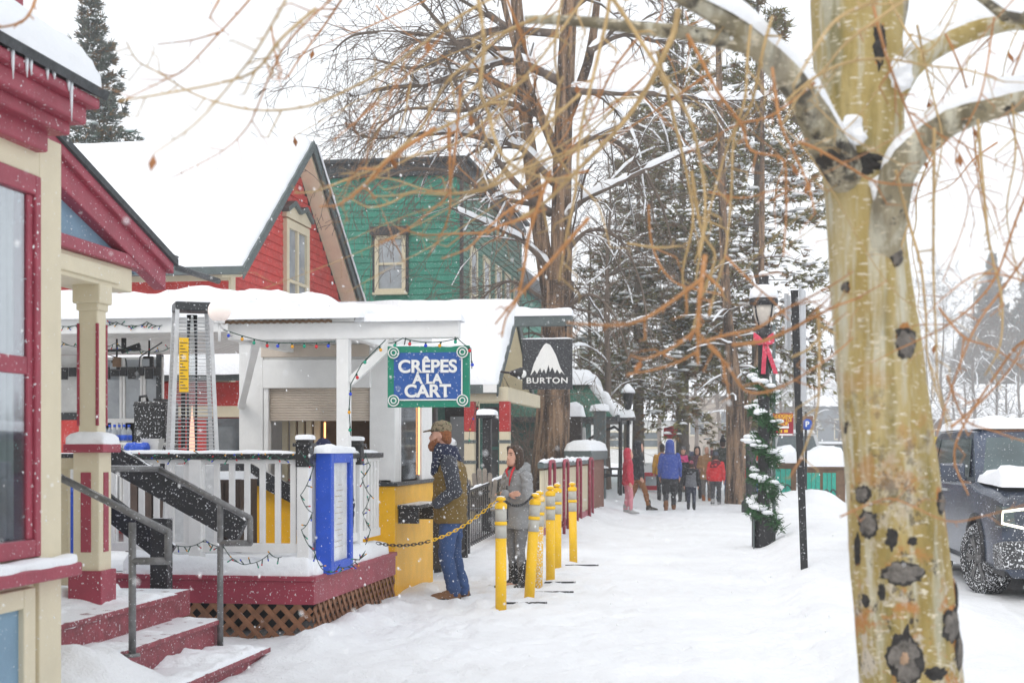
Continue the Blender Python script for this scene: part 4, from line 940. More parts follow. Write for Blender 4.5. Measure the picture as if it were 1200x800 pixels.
# projecting square sign on its own little snow-topped beam
QY = 26.3; qx0, qx1 = Xy(612, QY), Xy(670.5, QY); qz1, qz0 = PY(640, 397, QY).z, PY(640, 456, QY).z
bs = thing('projecting_sign', 'charcoal square sign with white mountain emblem, lettered BURTON', 'sign', ((qx0 + qx1) / 2, QY, qz0))
m = MB(); m.box(qx0, qx1, QY, QY + .07, qz0, qz1); m.build('sign_board', M['signblack'], bs, bevel=.008)
m = MB(); z0b = PY(640, 382, QY).z; m.box(Xy(603, QY), qx1, QY - .05, QY + .13, z0b, z0b + .19); m.build('sign_beam', M['trimgrey'], bs, bevel=.01)
m = MB(); snow_box(m, Xy(603, QY), qx1 + .01, QY - .07, QY + .15, z0b + .19, .17, .09, 3., .25, 24, 10); snow_line(m, [(qx0, QY + .035, qz1), (qx1, QY + .035, qz1)], .06, .025, 2.); m.build('sign_snow', SNOW, bs)
m = MB()
for x in (qx0 + .12, qx1 - .12): m.tube([(x, QY + .035, qz1 - .01), (x, QY + .035, z0b + .01)], .012, 6)
m.build('hanger', M['black'], bs)
W_, H_ = qx1 - qx0, qz1 - qz0
mt = [(248, 190), (262, 196), (272, 212), (284, 235), (292, 258), (300, 280), (316, 306), (303, 292), (297, 300), (287, 284), (280, 298), (270, 276), (262, 290), (256, 268), (247, 300), (240, 282), (231, 296), (226, 278), (214, 300), (206, 286), (190, 306), (203, 262), (216, 238), (228, 214), (240, 196)]
mp_ = [V(qx0 + (x - 160) / 182 * W_, QY - .010, qz1 - (y - 175) / 180 * H_) for x, y in mt]
me = MB(); me.prism(mp_, (0, .008, 0)); me.build('mountain_emblem', M['letter'], bs)
text('BURTON', .15, ((qx0 + qx1) / 2 + .0, QY - .006, qz0 + .16), (pi / 2, 0, 0), M['letter'], bs, 'lettering', .004, .0028, sx=1.2, space=1.12)

# ---- objects on the shop's porch side
ab = thing('sandwich_board', 'dark menu board with white capital letters half hidden by the man, snow along its top', 'menu board', (Xy(515, 17.4), 17.4, 0))
a, b = Xy(494, 17.4), Xy(534, 17.4)
m = MB(); m.box(a, b, 17.4, 17.45, .1, 1.62); m.build('board', M['signblack'], ab, bevel=.006)
m = MB(); snow_line(m, [(a, 17.42, 1.62), (b, 17.42, 1.66)], .12, .1, 4., .3); m.build('board_snow', SNOW, ab)
for s_, zz in (('A', 1.42), ('T', 1.16)): text(s_, .24, (a + .10, 17.393, zz), (pi / 2, 0, 0), M['letter'], ab, 'lettering', .003, .006)
m = MB(); m.box(a + .02, a + .08, 17.45, 17.8, 0.05, .12); m.box(b - .08, b - .02, 17.45, 17.8, .05, .12); m.build('foot', M['black'], ab)
wr = PD(498, 492, 24.6); wt_ = thing('evergreen_wreath', 'green holiday garland with red berries hanging in the shop porch', 'garland', wr)
def tuft(mb, c, r, n, rr, wd=.03, up=0.):
    for _ in range(n):
        d = Vector((rr.gauss(0, 1), rr.gauss(0, 1), rr.gauss(up, 1))).normalized() * r * rr.uniform(.6, 1.2)
        s = d.cross(Vector((rr.gauss(0, 1), rr.gauss(0, 1), rr.gauss(0, 1)))).normalized() * wd
        mb.add([c - s * .5, c + s * .5, c + d + s * .3, c + d - s * .3], [(0, 1, 2, 3)])
m = MB(); rr = random.Random(3)
for k in range(60): tuft(m, wr + V(rr.uniform(-.14, .14), rr.uniform(-.08, .08), rr.uniform(-.35, .4)), .10, 7, rr, .02)
m.build('greenery', M['garland'], wt_)
m = MB()
for k in range(10): m.ball(wr + V(rr.uniform(-.14, .14), -.1, rr.uniform(-.3, .35)), .022, 6)
m.build('berries', M['bulb_red'], wt_)
pd = thing('lamp_pedestal', 'slim black pedestal with a flat snow cap by the shop porch', 'pedestal', G(Xy(571, 23.5), 23.5))
x = Xy(571, 23.5); m = MB(); m.cbox((x, 23.5, 1.05), .14, .14, 2.1); m.build('shaft', M['black'], pd, bevel=.012); m = MB(); m.cbox((x, 23.5, 2.13), .3, .3, .06); m.cbox((x, 23.5, .1), .24, .24, .2); m.build('cap', M['black'], pd, bevel=.01)
m = MB(); snow_box(m, x - .16, x + .16, 23.34, 23.66, 2.16, .1, .1, 2., .2, 10, 10); m.build('cap_snow', SNOW, pd)
def fanchair(x, y, rz, label):
    t = thing('garden_chair', label, 'chair', (x, y, .35), rz, 'fan-backed garden chairs by the shop porch')
    for k in range(6):
        u = (k - 2.5) * .085; h = .95 - .05 * abs(k - 2.5) ** 1.5
        m = MB(); m.prism([(u * .75 - .034, .26, .3), (u * .75 + .034, .26, .3), (u + .036, .42, h - .03), (u + .02, .425, h), (u - .02, .425, h), (u - .036, .42, h - .03)], (0, .02, 0)); m.build('back_slat', M['greywood'], t, local=True)
    m = MB(); m.hexa([(-.25, -.3, .33), (.25, -.3, .33), (.25, .3, .25), (-.25, .3, .25), (-.25, -.3, .36), (.25, -.3, .36), (.25, .3, .28), (-.25, .3, .28)]); m.build('seat', M['greywood'], t, local=True)
    for s in (-1, 1):
        m = MB(); m.box(s * .36 - .06, s * .36 + .06, -.35, .35, .52, .55); m.build('arm', M['greywood'], t, local=True)
        m = MB(); m.box(s * .33 - .025, s * .33 + .025, -.33, -.25, 0, .52); m.build('leg', M['greywood'], t, local=True)
        m = MB(); m.box(s * .33 - .025, s * .33 + .025, .25, .33, 0, .52); m.build('leg', M['greywood'], t, local=True)
    m = MB(); snow_box(m, -.24, .24, -.28, .2, .34, .12, .1, 3.); m.build('seat_snow', SNOW, t, local=True)
p = PD(567, 575, 23); fanchair(p.x, p.y, radians(186), 'grey weathered fan-backed chair in front of the shop window')
# black metal railing by the shop
def metal_fence(label, a, b, zt, n, name='metal_fence'):
    t = thing(name, label, 'fence', a)
    a = Vector(a); b = Vector(b); d = (b - a).normalized()
    m = MB(); m.bar(a + V(0, 0, zt), b + V(0, 0, zt), .05, .04); m.bar(a + V(0, 0, zt - .12), b + V(0, 0, zt - .12), .03, .03); m.bar(a + V(0, 0, .12), b + V(0, 0, .12), .03, .03); m.build('rail', M['black'], t)
    for i in range(n):
        p = a.lerp(b, (i + .5) / n); s = MB(); s.cbox(p + V(0, 0, zt / 2 + .03), .02, .02, zt - .1); s.build('picket', M['black'], t)
    for p in (a, b):
        s = MB(); s.cbox(p + V(0, 0, zt / 2), .09, .09, zt + .1); s.ball(p + V(0, 0, zt + .08), .06, 8); s.build('post', M['black'], t)
    m = MB(); snow_line(m, [a + V(0, 0, zt + .02), b + V(0, 0, zt + .02)], .05, .035, 3., .6, .1, .3); m.build('rail_snow', SNOW, t)
p0 = PG(547, 650); p1 = PX(590, 600, -4.0)
metal_fence('black picket railing between the man and the woman', G(p0.x, p0.y), G(-3.75, 23.6), .93, 22)
metal_fence('black picket railing behind the man at the rear of the stand', G(-3.75, 17.9), G(-3.9, 20.5), .95, 16)
# cream panel fence with red frames
fx = -2.95
pf = thing('panel_fence', 'cream picket fence with red pipe frames and a grey top rail near the big trunk', 'fence', (fx, 22, 0))
m = MB(); m.bar((fx, 21.8, 1.33), (fx, 29.2, 1.33), .10, .08); m.build('top_rail', M['trimgrey'], pf)
for i in range(34):
    y = 22 + i * .21; m = MB(); m.cbox((fx - .02, y, .8), .03, .13, .9); m.build('picket', M['cream'], pf)
for y in (22.3, 24.2, 26.3, 28.6):
    m = MB(); m.tube([(fx + .08, y, .1), (fx + .08, y, 1.32), (fx + .08, y + .1, 1.39), (fx + .08, y + .5, 1.39), (fx + .08, y + .6, 1.32), (fx + .08, y + .6, .1)], .028, 8); m.build('pipe_frame', M['maroon'], pf)
m = MB(); m.bar((fx + .03, 21.8, .3), (fx + .03, 29, .3), .04, .1); m.build('bottom_board', M['maroon'], pf)
m = MB(); snow_line(m, [(fx, 21.8, 1.37), (fx, 29.2, 1.37)], .10, .06, 5., .5, .1, .2); m.build('rail_snow', SNOW, pf)
lw = thing('low_wall', 'low brown brick wall with grey coping and a thick snow cap beside the trunk', 'wall', (-3.1, 30, 0))
m = MB(); m.box(-3.4, -3.0, 29.6, 33.2, 0, 1.35); m.build('brickwork', mat('brown_brick', (.20, .09, .06), .85, .3, 10., .4, 20, dust=.5), lw)
m = MB(); m.box(-3.5, -2.92, 29.5, 33.3, 1.35, 1.55); m.build('coping', M['trimgrey'], lw, bevel=.01)
m = MB(); snow_box(m, -3.5, -2.92, 29.5, 33.3, 1.55, .22, .2, 3.); m.build('coping_snow', SNOW, lw)
# ================================================================ bollards and chain
def bollard(px, py, top, label, leanpx=0, worn=False):
    p = PG(px, py); p.z = gz(p.x, p.y) - .03
    t = thing('bollard', label, 'bollard', p, 0, 'yellow plastic bollards along the walk')
    h = top
    m = MB(); m.lathe([(.056, 0), (.056, h * .66)], n=20); m.build('tube', M['worn_yellow'] if worn else M['bollardyellow'], t, local=True)
    for z0, z1 in ((.66, .775), (.80, .915)):
        m = MB(); m.lathe([(.0572, h * z0), (.0572, h * z1)], n=20); m.build('reflective_band', M['reflect'], t, local=True)
    for z0, z1 in ((.772, .803), (.912, .955)):
        m = MB(); m.lathe([(.060, h * z0), (.0625, h * z0 + .008), (.0625, h * z1 - .008), (.058, h * z1)], n=20); m.build('collar', M['bollardyellow'], t, local=True)
    m = MB(); m.lathe([(.050, h * .95), (.045, h * .965), (.022, h * .97), (.022, h * .978), (.045, h * .985), (.05, h * .998), (.035, h * 1.015), (.004, h * 1.022)], n=18); m.build('cap', M['bollardyellow'], t, local=True)
    m = MB(); snow_box(m, -.03, .03, -.03, .03, h * 1.012, .018, .03, px, .3, 6, 6); m.build('cap_snow', SNOW, t, local=True)
    t.rotation_euler = (0, leanpx, 0)
    return t
M['worn_yellow'] = mat('worn_yellow_plastic', (.82, .48, .04), .5, .1, 6., .1, 30, dust=1.7)
b1 = bollard(587, 714, 1.15, 'yellow bollard closest to the man, chained to the stand')
b2 = bollard(620, 701, 1.13, 'yellow bollard tilted to the right with a chain on its cap', .062)
bollard(630, 688, 1.13, 'yellow bollard with most of its paint scuffed white near the foot, half hidden', .02, True)
bollard(645, 679, 1.15, 'upright yellow bollard after the tilted one')
bollard(653, 666, 1.13, 'yellow bollard half hidden behind the upright one')
bollard(672, 659, 1.13, 'yellow bollard standing apart at the far end of the row', -.015)
def chain(label, pts, sag, cols, name='chain'):
    t = None; P = []
    for a, b in zip(pts[:-1], pts[1:]):
        L = (Vector(b) - Vector(a)).length; n = max(2, int(L / .036))
        for i in range(n):
            f = i / n; p = Vector(a).lerp(Vector(b), f); p.z -= sag * 4 * f * (1 - f); P.append(p)
    P.append(Vector(pts[-1])); m = MB(); k = 0
    for i in range(len(P) - 1):
        a, b = P[i], P[i + 1]; d = (b - a).normalized(); s = d.cross(V(0, 0, 1)).normalized(); u = s.cross(d)
        w = s if i % 2 else u; c = (a + b) / 2; rl, rw = .029, .0135
        m.cur = cols(i / len(P)); m.tube([c + d * rl * cos(q) + w * rw * sin(q) for q in [2 * pi * j / 8 for j in range(9)]], .0045, 5, False)
    return m
c1 = chain('x', [V(-3.5, 13.75, .66), b1.location + V(-.05, 0, 1.13)], .17, lambda f: 1 if f < .42 else 0)
tag(c1.build('chain', [M['bollardyellow'], M['black']]), 'black and yellow plastic chain sagging from the deck to the first bollard, across the man', 'chain')
c2 = chain('y', [b1.location + V(.04, 0, 1.13), b2.location + V(.04, 0, 1.13)], .08, lambda f: 0)
tag(c2.build('chain', [M['black'], M['bollardyellow']]), 'short black chain sagging between the first two bollards', 'chain')
for i, (px, py, w2, lb) in enumerate(((617, 709, .42, 'black rubber strip in the snow at the tilted bollard'), (650, 694, .42, 'black rubber strip in the snow left of the upright bollard foot'), (656, 684, .38, 'black rubber strip in the snow behind the upright bollard'), (682, 664, .45, 'black rubber strip in the snow beside the far bollard'))):
    p = PG(px, py); p.z = gz(p.x, p.y) + .004; m = MB(); m.cbox(p, w2, .035, .02, .25); o = m.build('rubber_strip', M['blackwood']); tag(o, lb, 'floor strip')

# ================================================================ people
M['skin'] = mat('fair_skin', (.60, .33, .24), .5, .08, 18., .05, 60); M['hair_brown'] = mat('brown_hair', (.06, .035, .022), .55, .4, 25., .6, 60, stretch=(3, 3, .4), dust=.4)
M['beard'] = mat('ginger_beard', (.28, .10, .035), .8, .35, 50., .9, 90, dust=.3)
M['eye'] = mat('dark_eye', (.02, .015, .012), .15, .1); M['lip'] = mat('lip', (.42, .15, .13), .45, .1)
def cloth(n, c, **k):
    k.setdefault('dust', .55); return mat(n, c, .85, k.pop('var', .12), k.pop('scale', 7.), k.pop('bump', .25), k.pop('bscale', 90), **k)
def head(mb, c, s=1., tilt=0.):
    """head of one continuous surface, facing +Y; c = centre between the ears"""
    c = Vector(c); prof = [(-.135, .030, .03, .055), (-.115, .050, .045, .062), (-.09, .060, .058, .055), (-.06, .066, .070, .040), (-.02, .071, .082, .018), (.02, .074, .090, .004), (.06, .073, .092, -.004), (.09, .064, .082, -.006), (.112, .044, .056, -.006), (.124, .015, .02, -.006)]
    rr = []
    for z, rx, ry, oy in prof: rr.append([c + V(cos(a) * rx, oy + sin(a) * ry, z) * s for a in [2 * pi * k / 20 for k in range(20)]])
    mb.rings(rr)
    mb.cone2(c + V(0, .088, .015) * s, .010 * s, c + V(0, .108, -.032) * s, .015 * s, 8)      # nose
    mb.cone2(c + V(-.035, .078, .030) * s, .010 * s, c + V(.035, .078, .030) * s, .010 * s, 8)  # brow
    mb.cone2(c + V(-.016, .086, -.066) * s, .009 * s, c + V(.016, .086, -.066) * s, .009 * s, 8)  # lips
    for e in (-1, 1): mb.ball(c + V(e * .073, -.005, -.01) * s, .03 * s, 8, .35, .7, 1.1); mb.ball(c + V(e * .045, .05, -.035) * s, .03 * s, 8)
def hand(mb, w, d, palm, s=1., curl=.9):
    """palm and five separate fingers from the wrist w along d; palm = direction the palm faces"""
    w = Vector(w); d = Vector(d).normalized(); n = Vector(palm).normalized(); n = (n - d * n.dot(d)).normalized(); x = d.cross(n)
    mb.cone2(w, .022 * s, w + d * .045 * s, .030 * s, 8); mb.cone2(w + d * .05 * s - x * .018 * s, .017 * s, w + d * .085 * s - x * .028 * s, .014 * s, 8); mb.cone2(w + d * .05 * s + x * .015 * s, .017 * s, w + d * .085 * s + x * .024 * s, .014 * s, 8)
    for k, L in enumerate((.068, .078, .072, .056)):
        b = w + d * .088 * s + x * (k - 1.5) * .0205 * s; p = b
        for j, f in enumerate((.45, .32, .23)):
            a = curl * (.35 + j * .5); q_ = p + (d * cos(a) + n * sin(a)) * L * f * s; mb.cone2(p, (.0095 - j * .001) * s, q_, (.0088 - j * .001) * s, 7); p = q_
    b = w + d * .03 * s - x * .03 * s; q_ = b + (d * .7 - x * .6 + n * .3).normalized() * .04 * s; mb.cone2(b, .0125 * s, q_, .010 * s, 7); mb.cone2(q_, .010 * s, q_ + (d * .8 - x * .05 + n * .6).normalized() * .03 * s, .0085 * s, 7)
def faceparts(t, b, c, s=1., brows='hair_brown'):
    c = Vector(c)
    for e in (-1, 1):
        m = MB(); m.ball(c + V(e * .031, .083, .008) * s, .0095 * s, 8); m.build('eye', M['eye'], b, local=True)
        m = MB(); m.tube([c + V(e * .014, .094, .030) * s, c + V(e * .034, .091, .036) * s, c + V(e * .052, .078, .029) * s], [.004 * s, .005 * s, .003 * s], 6); m.build('eyebrow', M[brows], b, local=True)
    m = MB(); m.tube([c + V(-.022, .090, -.066) * s, c + V(0, .0965, -.063) * s, c + V(.022, .090, -.066) * s], [.003 * s, .0055 * s, .003 * s], 6); m.build('mouth', M['lip'], b, local=True)
def torso(mb, rows, n=22):
    mb.rings([[V(cx + cos(a) * rx, cy + sin(a) * ry, z) for a in [2 * pi * k / n for k in range(n)]] for z, rx, ry, cx, cy in rows])
def shoe(mb, heel, d, L=.27, s=1., hgt=.10):
    h = Vector(heel); d = Vector(d).normalized(); x = V(d.y, -d.x, 0)
    R = []
    for f, wv, zt in ((-.05, .022, .07), (.0, .036, hgt), (.25, .040, hgt), (.45, .042, .085), (.7, .048, .062), (.9, .042, .05), (1., .02, .035)):
        R.append([h + d * L * f * s + x * cos(a) * wv * s + V(0, 0, max(.0, .5 * zt * s * (1 + 1.0 * sin(a)))) for a in [2 * pi * k / 12 for k in range(12)]])
    mb.rings(R)

# ---------------- the man at the counter (faces -X; left side towards the camera)
gp_ = PG(529, 702); gp_.z = gz(gp_.x, gp_.y) - .03
man = thing('person', 'bearded man in olive jacket with charcoal sleeves, jeans and camouflage cap waiting at the stand', 'person', gp_, radians(92))
HD = V(0, .10, 1.68)
m = MB(); head(m, HD, 1.0)
m.cone2((0, .035, 1.44), .058, (0, .075, 1.60), .055, 12)
torso(m, [(.92, .15, .10, 0, 0), (1.1, .14, .10, 0, .01), (1.3, .16, .11, 0, .0), (1.42, .14, .08, 0, .01), (1.47, .07, .06, 0, .02)])
for e in (-1, 1):
    m.cone2((e * .18, .0, 1.40), .055, (e * .22, -.06, 1.12), .045, 10); m.cone2((e * .22, -.06, 1.12), .042, (e * .185, .09, 1.0), .03, 10); hand(m, (e * .185, .09, 1.0), (-e * .9, .22, -.2), (0, -1, 0), .9, .5)
    m.cone2((e * .09, 0, .92), .085, (e * .10, .02, .5), .06, 10); m.cone2((e * .10, .02, .5), .055, (e * .10, -.03, .09), .04, 10); m.cone2((e * .1, -.02, .05), .038, (e * .1, .14, .035), .03, 8)
body = weld(m, 'body', M['skin'], man, .009, 2)
faceparts(man, body, HD, 1., 'beard')
m = MB()
torso(m, [(.79, .205, .150, 0, .005), (.83, .212, .160, 0, .01), (.98, .205, .160, 0, .02), (1.15, .205, .160, 0, .015), (1.28, .205, .15, 0, .0), (1.37, .175, .125, 0, -.005), (1.44, .125, .10, 0, .015), (1.52, .095, .085, 0, .03)])
for k in range(7): z = .84 + k * .072; m.rings([[V(cos(a) * (.208 + .010 * w3), .012 + sin(a) * (.158 + .010 * w3), z + dz) for a in [2 * pi * j / 22 for j in range(22)]] for dz, w3 in ((-.03, -.4), (-.012, .75), (.012, .75), (.03, -.4))])
jk = weld(m, 'jacket', mat('olive_quilted_jacket', (.17, .105, .018), .7, .15, 9., .25, 70, dust=.55), man, .011, 2, .008, 9.)
for e in (-1, 1):
    m = MB(); m.ball((e * .175, -.005, 1.40), .085, 12, 1, 1, .9); m.cone2((e * .195, -.005, 1.385), .082, (e * .245, -.075, 1.12), .070, 12); m.cone2((e * .245, -.075, 1.12), .070, (e * .205, .105, .99), .056, 12)
    weld(m, 'sleeve', cloth('charcoal_sleeve', (.045, .05, .065), dust=.8), jk, .011, 2, .010, 12.)
m = MB(); m.rings([[V(cos(a) * rx, .045 + oy + sin(a) * ry, z + .02 * sin(a)) for a in [2 * pi * k / 20 for k in range(20)]] for z, rx, ry, oy in ((1.43, .14, .13, -.02), (1.48, .145, .13, -.01), (1.53, .12, .118, .0), (1.575, .115, .112, .01), (1.59, .10, .098, .012))])
m.cone2((-.05, .12, 1.50), .055, (-.09, .15, 1.30), .04, 10); weld(m, 'scarf', cloth('navy_scarf', (.012, .018, .05), dust=.9), man, .012, 2, .012, 16.)
m = MB()
torso(m, [(.82, .165, .125, 0, 0), (.90, .175, .135, 0, .0), (.98, .16, .12, 0, 0)])
m.cone2((-.092, .0, .85), .100, (-.105, .035, .48), .074, 14); m.cone2((-.105, .035, .48), .074, (-.11, -.045, .10), .066, 14)
m.cone2((.092, -.01, .85), .100, (.105, .0, .48), .074, 14); m.cone2((.105, .0, .48), .074, (.11, -.10, .10), .066, 14)
weld(m, 'jeans', mat('blue_jeans', (.035, .075, .19), .85, .3, 5., .25, 120, stretch=(1, 1, .5), dust=.4), man, .011, 2, .011, 11.)
for e, oy in ((-1, -.045), (1, -.10)):
    m = MB(); shoe(m, (e * .11, oy - .045, 0), (e * .15, 1, 0), .285, 1.12, .16); m.cone2((e * .11, oy, .10), .060, (e * .11, oy - .005, .13), .054, 10); m.cone2((e * .11 + e * .02, oy + .13, .055), .048, (e * .11 + e * .03, oy + .19, .045), .042, 10)
    sh = weld(m, 'boot', mat('brown_boot_leather', (.20, .10, .045), .75, .35, 14., .3, 50, dust=.5), man, .010, 1)
    m = MB(); shoe(m, (e * .11, oy - .05, -.006), (e * .15, 1, 0), .30, 1.08, .03); m.build('sole', M['black'], sh, local=True)
m = MB(); m.rings([[HD + V(cos(a) * rx, oy + sin(a) * ry, z) for a in [pi * k / 14 for k in range(-1, 16)] + [pi + pi * .9 * k / 4 + .1 for k in range(1, 4)]] for z, rx, ry, oy in ((-.165, .035, .03, .085), (-.135, .055, .052, .066), (-.10, .067, .063, .055), (-.07, .071, .066, .046), (-.055, .073, .052, .042), (-.03, .0745, .03, .03))]); m.ball(HD + V(0, .095, -.115), .045, 10, 1.0, .8, 1.1); m.tube([HD + V(-.03, .093, -.07), HD + V(0, .104, -.052), HD + V(.03, .093, -.07)], [.008, .011, .008], 8)
weld(m, 'beard', M['beard'], man, .008, 1, .006, 40.)
m = MB(); m.rings([[HD + V(cos(a) * rx, oy + sin(a) * ry, z) for a in [2 * pi * k / 18 for k in range(18)]] for z, rx, ry, oy in ((-.09, .045, .035, -.055), (-.05, .070, .052, -.05), (.0, .080, .065, -.035), (.05, .081, .080, -.02))]); weld(m, 'hair', M['beard'], man, .008, 1, .005, 30.)
camo = mat('camouflage_cloth', (.24, .19, .12), .85, .0, 5., .2, 90)
nt = camo.node_tree; rp = [n for n in nt.nodes if n.type == 'VALTORGB'][0]; rp.color_ramp.interpolation = 'CONSTANT'
for e, (p_, c_) in zip((0, 1), ((0, (.09, .075, .045, 1)), (.47, (.28, .22, .14, 1)))): rp.color_ramp.elements[e].position = p_; rp.color_ramp.elements[e].color = c_
e = rp.color_ramp.elements.new(.58); e.color = (.13, .14, .07, 1); [n for n in nt.nodes if n.type == 'TEX_NOISE'][0].inputs['Scale'].default_value = 28
m = MB(); m.rings([[HD + V(cos(a) * rx, oy + sin(a) * ry, z) for a in [2 * pi * k / 22 for k in range(22)]] for z, rx, ry, oy in ((.035, .083, .101, -.002), (.07, .084, .102, -.004), (.10, .080, .097, -.006), (.13, .063, .078, -.008), (.145, .03, .04, -.008), (.15, .004, .005, -.008))])
m.rings([[HD + V(cos(a) * rx, .085 + sin(a) * ry, z - .25 * max(0, sin(a)) * ry + (.0)) for a in [2 * pi * k / 18 for k in range(18)]] for z, rx, ry in ((.048, .074, .092), (.052, .077, .096), (.058, .077, .096), (.062, .074, .092))]); m.ball(HD + V(0, -.008, .152), .009, 8)
weld(m, 'cap', camo, man, .007, 1); man.scale = (1.1, 1.1, 1.045)

# ---------------- the woman with folded arms (turned partly towards the camera)
gq = PG(606, 687); gq.z = gz(gq.x, gq.y) - .03
wom = thing('person', 'woman in grey hooded jacket with folded arms, grey leggings and black snow boots', 'person', gq, radians(138))
HW = V(0, .035, 1.545)
m = MB(); head(m, HW, .93); m.cone2((0, .0, 1.34), .047, (0, .015, 1.46), .045, 12)
torso(m, [(.85, .145, .10, 0, 0), (1.02, .125, .09, 0, .0), (1.2, .14, .10, 0, .0), (1.32, .12, .075, 0, .0), (1.37, .06, .05, 0, .0)])
for e in (-1, 1):
    m.cone2((e * .15, 0, 1.30), .05, (e * .2, .02, 1.06), .042, 10); m.cone2((e * .2, .02, 1.06), .04, (e * -.02, .20 + .04 * e, 1.08 + .03 * e), .028, 10)
    m.cone2((e * .085, 0, .86), .08, (e * .07, .01, .46), .055, 10); m.cone2((e * .07, .01, .46), .05, (e * .085, -.02, .08), .036, 10); m.cone2((e * .085, -.02, .05), .036, (e * .09, .12, .035), .03, 8)
hand(m, (.10, .21, 1.055), (.85, -.32, .12), (-.2, -1, 0), .92, .5); hand(m, (-.10, .20, 1.10), (-.85, -.25, .1), (.2, -1, 0), .9, .5)
bw = weld(m, 'body', M['skin'], wom, .008, 2); faceparts(wom, bw, HW, .93)
m = MB()
torso(m, [(.70, .190, .135, 0, .0), (.74, .197, .145, 0, 0), (.88, .185, .14, 0, 0), (1.02, .165, .125, 0, .0), (1.16, .175, .13, 0, .0), (1.28, .17, .115, 0, -.005), (1.35, .10, .085, 0, 0), (1.39, .085, .08, 0, .01)])
jw = weld(m, 'jacket', cloth('grey_ski_jacket', (.27, .275, .28), var=.12, dust=.45), wom, .011, 2, .011, 10.)
for e in (-1, 1):
    m = MB(); m.ball((e * .155, 0, 1.30), .075, 12); m.cone2((e * .165, 0, 1.295), .073, (e * .225, .03, 1.05), .066, 12); m.cone2((e * .225, .03, 1.05), .066, (e * -.02 + (.06 if e < 0 else -.05), .20 + .035 * e, 1.075 + .03 * e), .052, 12)
    if e < 0: m.cone2((.04, .165, 1.045), .052, (.12, .19, 1.05), .045, 10)
    weld(m, 'sleeve', MATS['grey_ski_jacket'], jw, .010, 2, .011, 14.)
m = MB(); m.rings([[V(cos(a) * rx, oy + sin(a) * ry, z + .03 * sin(a) * -1) for a in [2 * pi * k / 20 for k in range(20)]] for z, rx, ry, oy in ((1.31, .12, .11, -.02), (1.36, .135, .125, -.035), (1.41, .125, .12, -.045), (1.44, .10, .10, -.045))]); m.ball((0, -.11, 1.35), .085, 12, 1.1, .7, 1.1)
weld(m, 'hood', MATS['grey_ski_jacket'], jw, .011, 2, .010, 16.)
m = MB(); m.tube([(-.055, .085, 1.41), (-.06, .125, 1.36), (-.045, .14, 1.28), (-.03, .145, 1.2)], [.012, .014, .011, .006], 8); m.tube([(.055, .085, 1.41), (.05, .12, 1.36), (.0, .135, 1.30)], [.012, .013, .006], 8); m.build('red_lining', mat('red_lining', (.6, .02, .03), .6, .15), jw, local=True)
m = MB(); m.bar((0, .150, .76), (0, .152, 1.2), .012, .012, up=(0, 1, 0)); m.build('zip', M['darktrim'], jw, local=True)
m = MB(); m.cone2((.02, .2, 1.07), .05, (.12, .165, 1.09), .042, 10); weld(m, 'glove', cloth('olive_glove', (.08, .07, .03)), wom, .010, 1, .006, 20.)
m = MB()
torso(m, [(.72, .14, .11, 0, -.005), (.82, .155, .12, 0, -.005), (.92, .14, .11, 0, 0)])
for e in (-1, 1): m.cone2((e * .08, 0, .76), .088, (e * .072, .015, .45), .060, 12); m.cone2((e * .072, .015, .45), .060, (e * .085, -.02, .12), .044, 12)
weld(m, 'leggings', cloth('grey_leggings', (.18, .185, .195), var=.2, dust=.5), wom, .010, 2, .006, 13.)
for e in (-1, 1):
    m = MB(); shoe(m, (e * .088, -.055, 0), (e * .3, 1, 0), .25, 1.05, .12); m.cone2((e * .087, -.025, .09), .062, (e * .083, -.02, .29), .066, 12)
    sb_ = weld(m, 'snow_boot', mat('black_snow_boot', (.015, .015, .016), .6, .3, 10., .3, 40, dust=1.2), wom, .010, 1)
    m = MB(); shoe(m, (e * .088, -.06, -.008), (e * .3, 1, 0), .27, 1.06, .03); m.build('sole', M['black'], sb_, local=True)
m = MB(); s = .93
m.rings([[HW + V(cos(a) * rx, oy + sin(a) * ry, z) * s for a in [2 * pi * k / 22 for k in range(22)]] for z, rx, ry, oy in ((-.15, .075, .04, -.07), (-.10, .086, .055, -.055), (-.03, .089, .070, -.042), (.03, .089, .088, -.028), (.08, .083, .096, -.018), (.115, .062, .075, -.012), (.135, .02, .03, -.01))])
for e in (-1, 1): m.cone2(HW + V(e * .055, .05, .095) * s, .028 * s, HW + V(e * .078, .025, .0) * s, .022 * s, 10); m.cone2(HW + V(e * .078, .025, .0) * s, .024 * s, HW + V(e * .075, .02, -.16) * s, .024 * s, 10); m.cone2(HW + V(e * .06, -.05, -.06) * s, .045 * s, HW + V(e * .06, -.03, -.21) * s, .03 * s, 10)
weld(m, 'hair', M['hair_brown'], wom, .008, 1, .006, 30.)

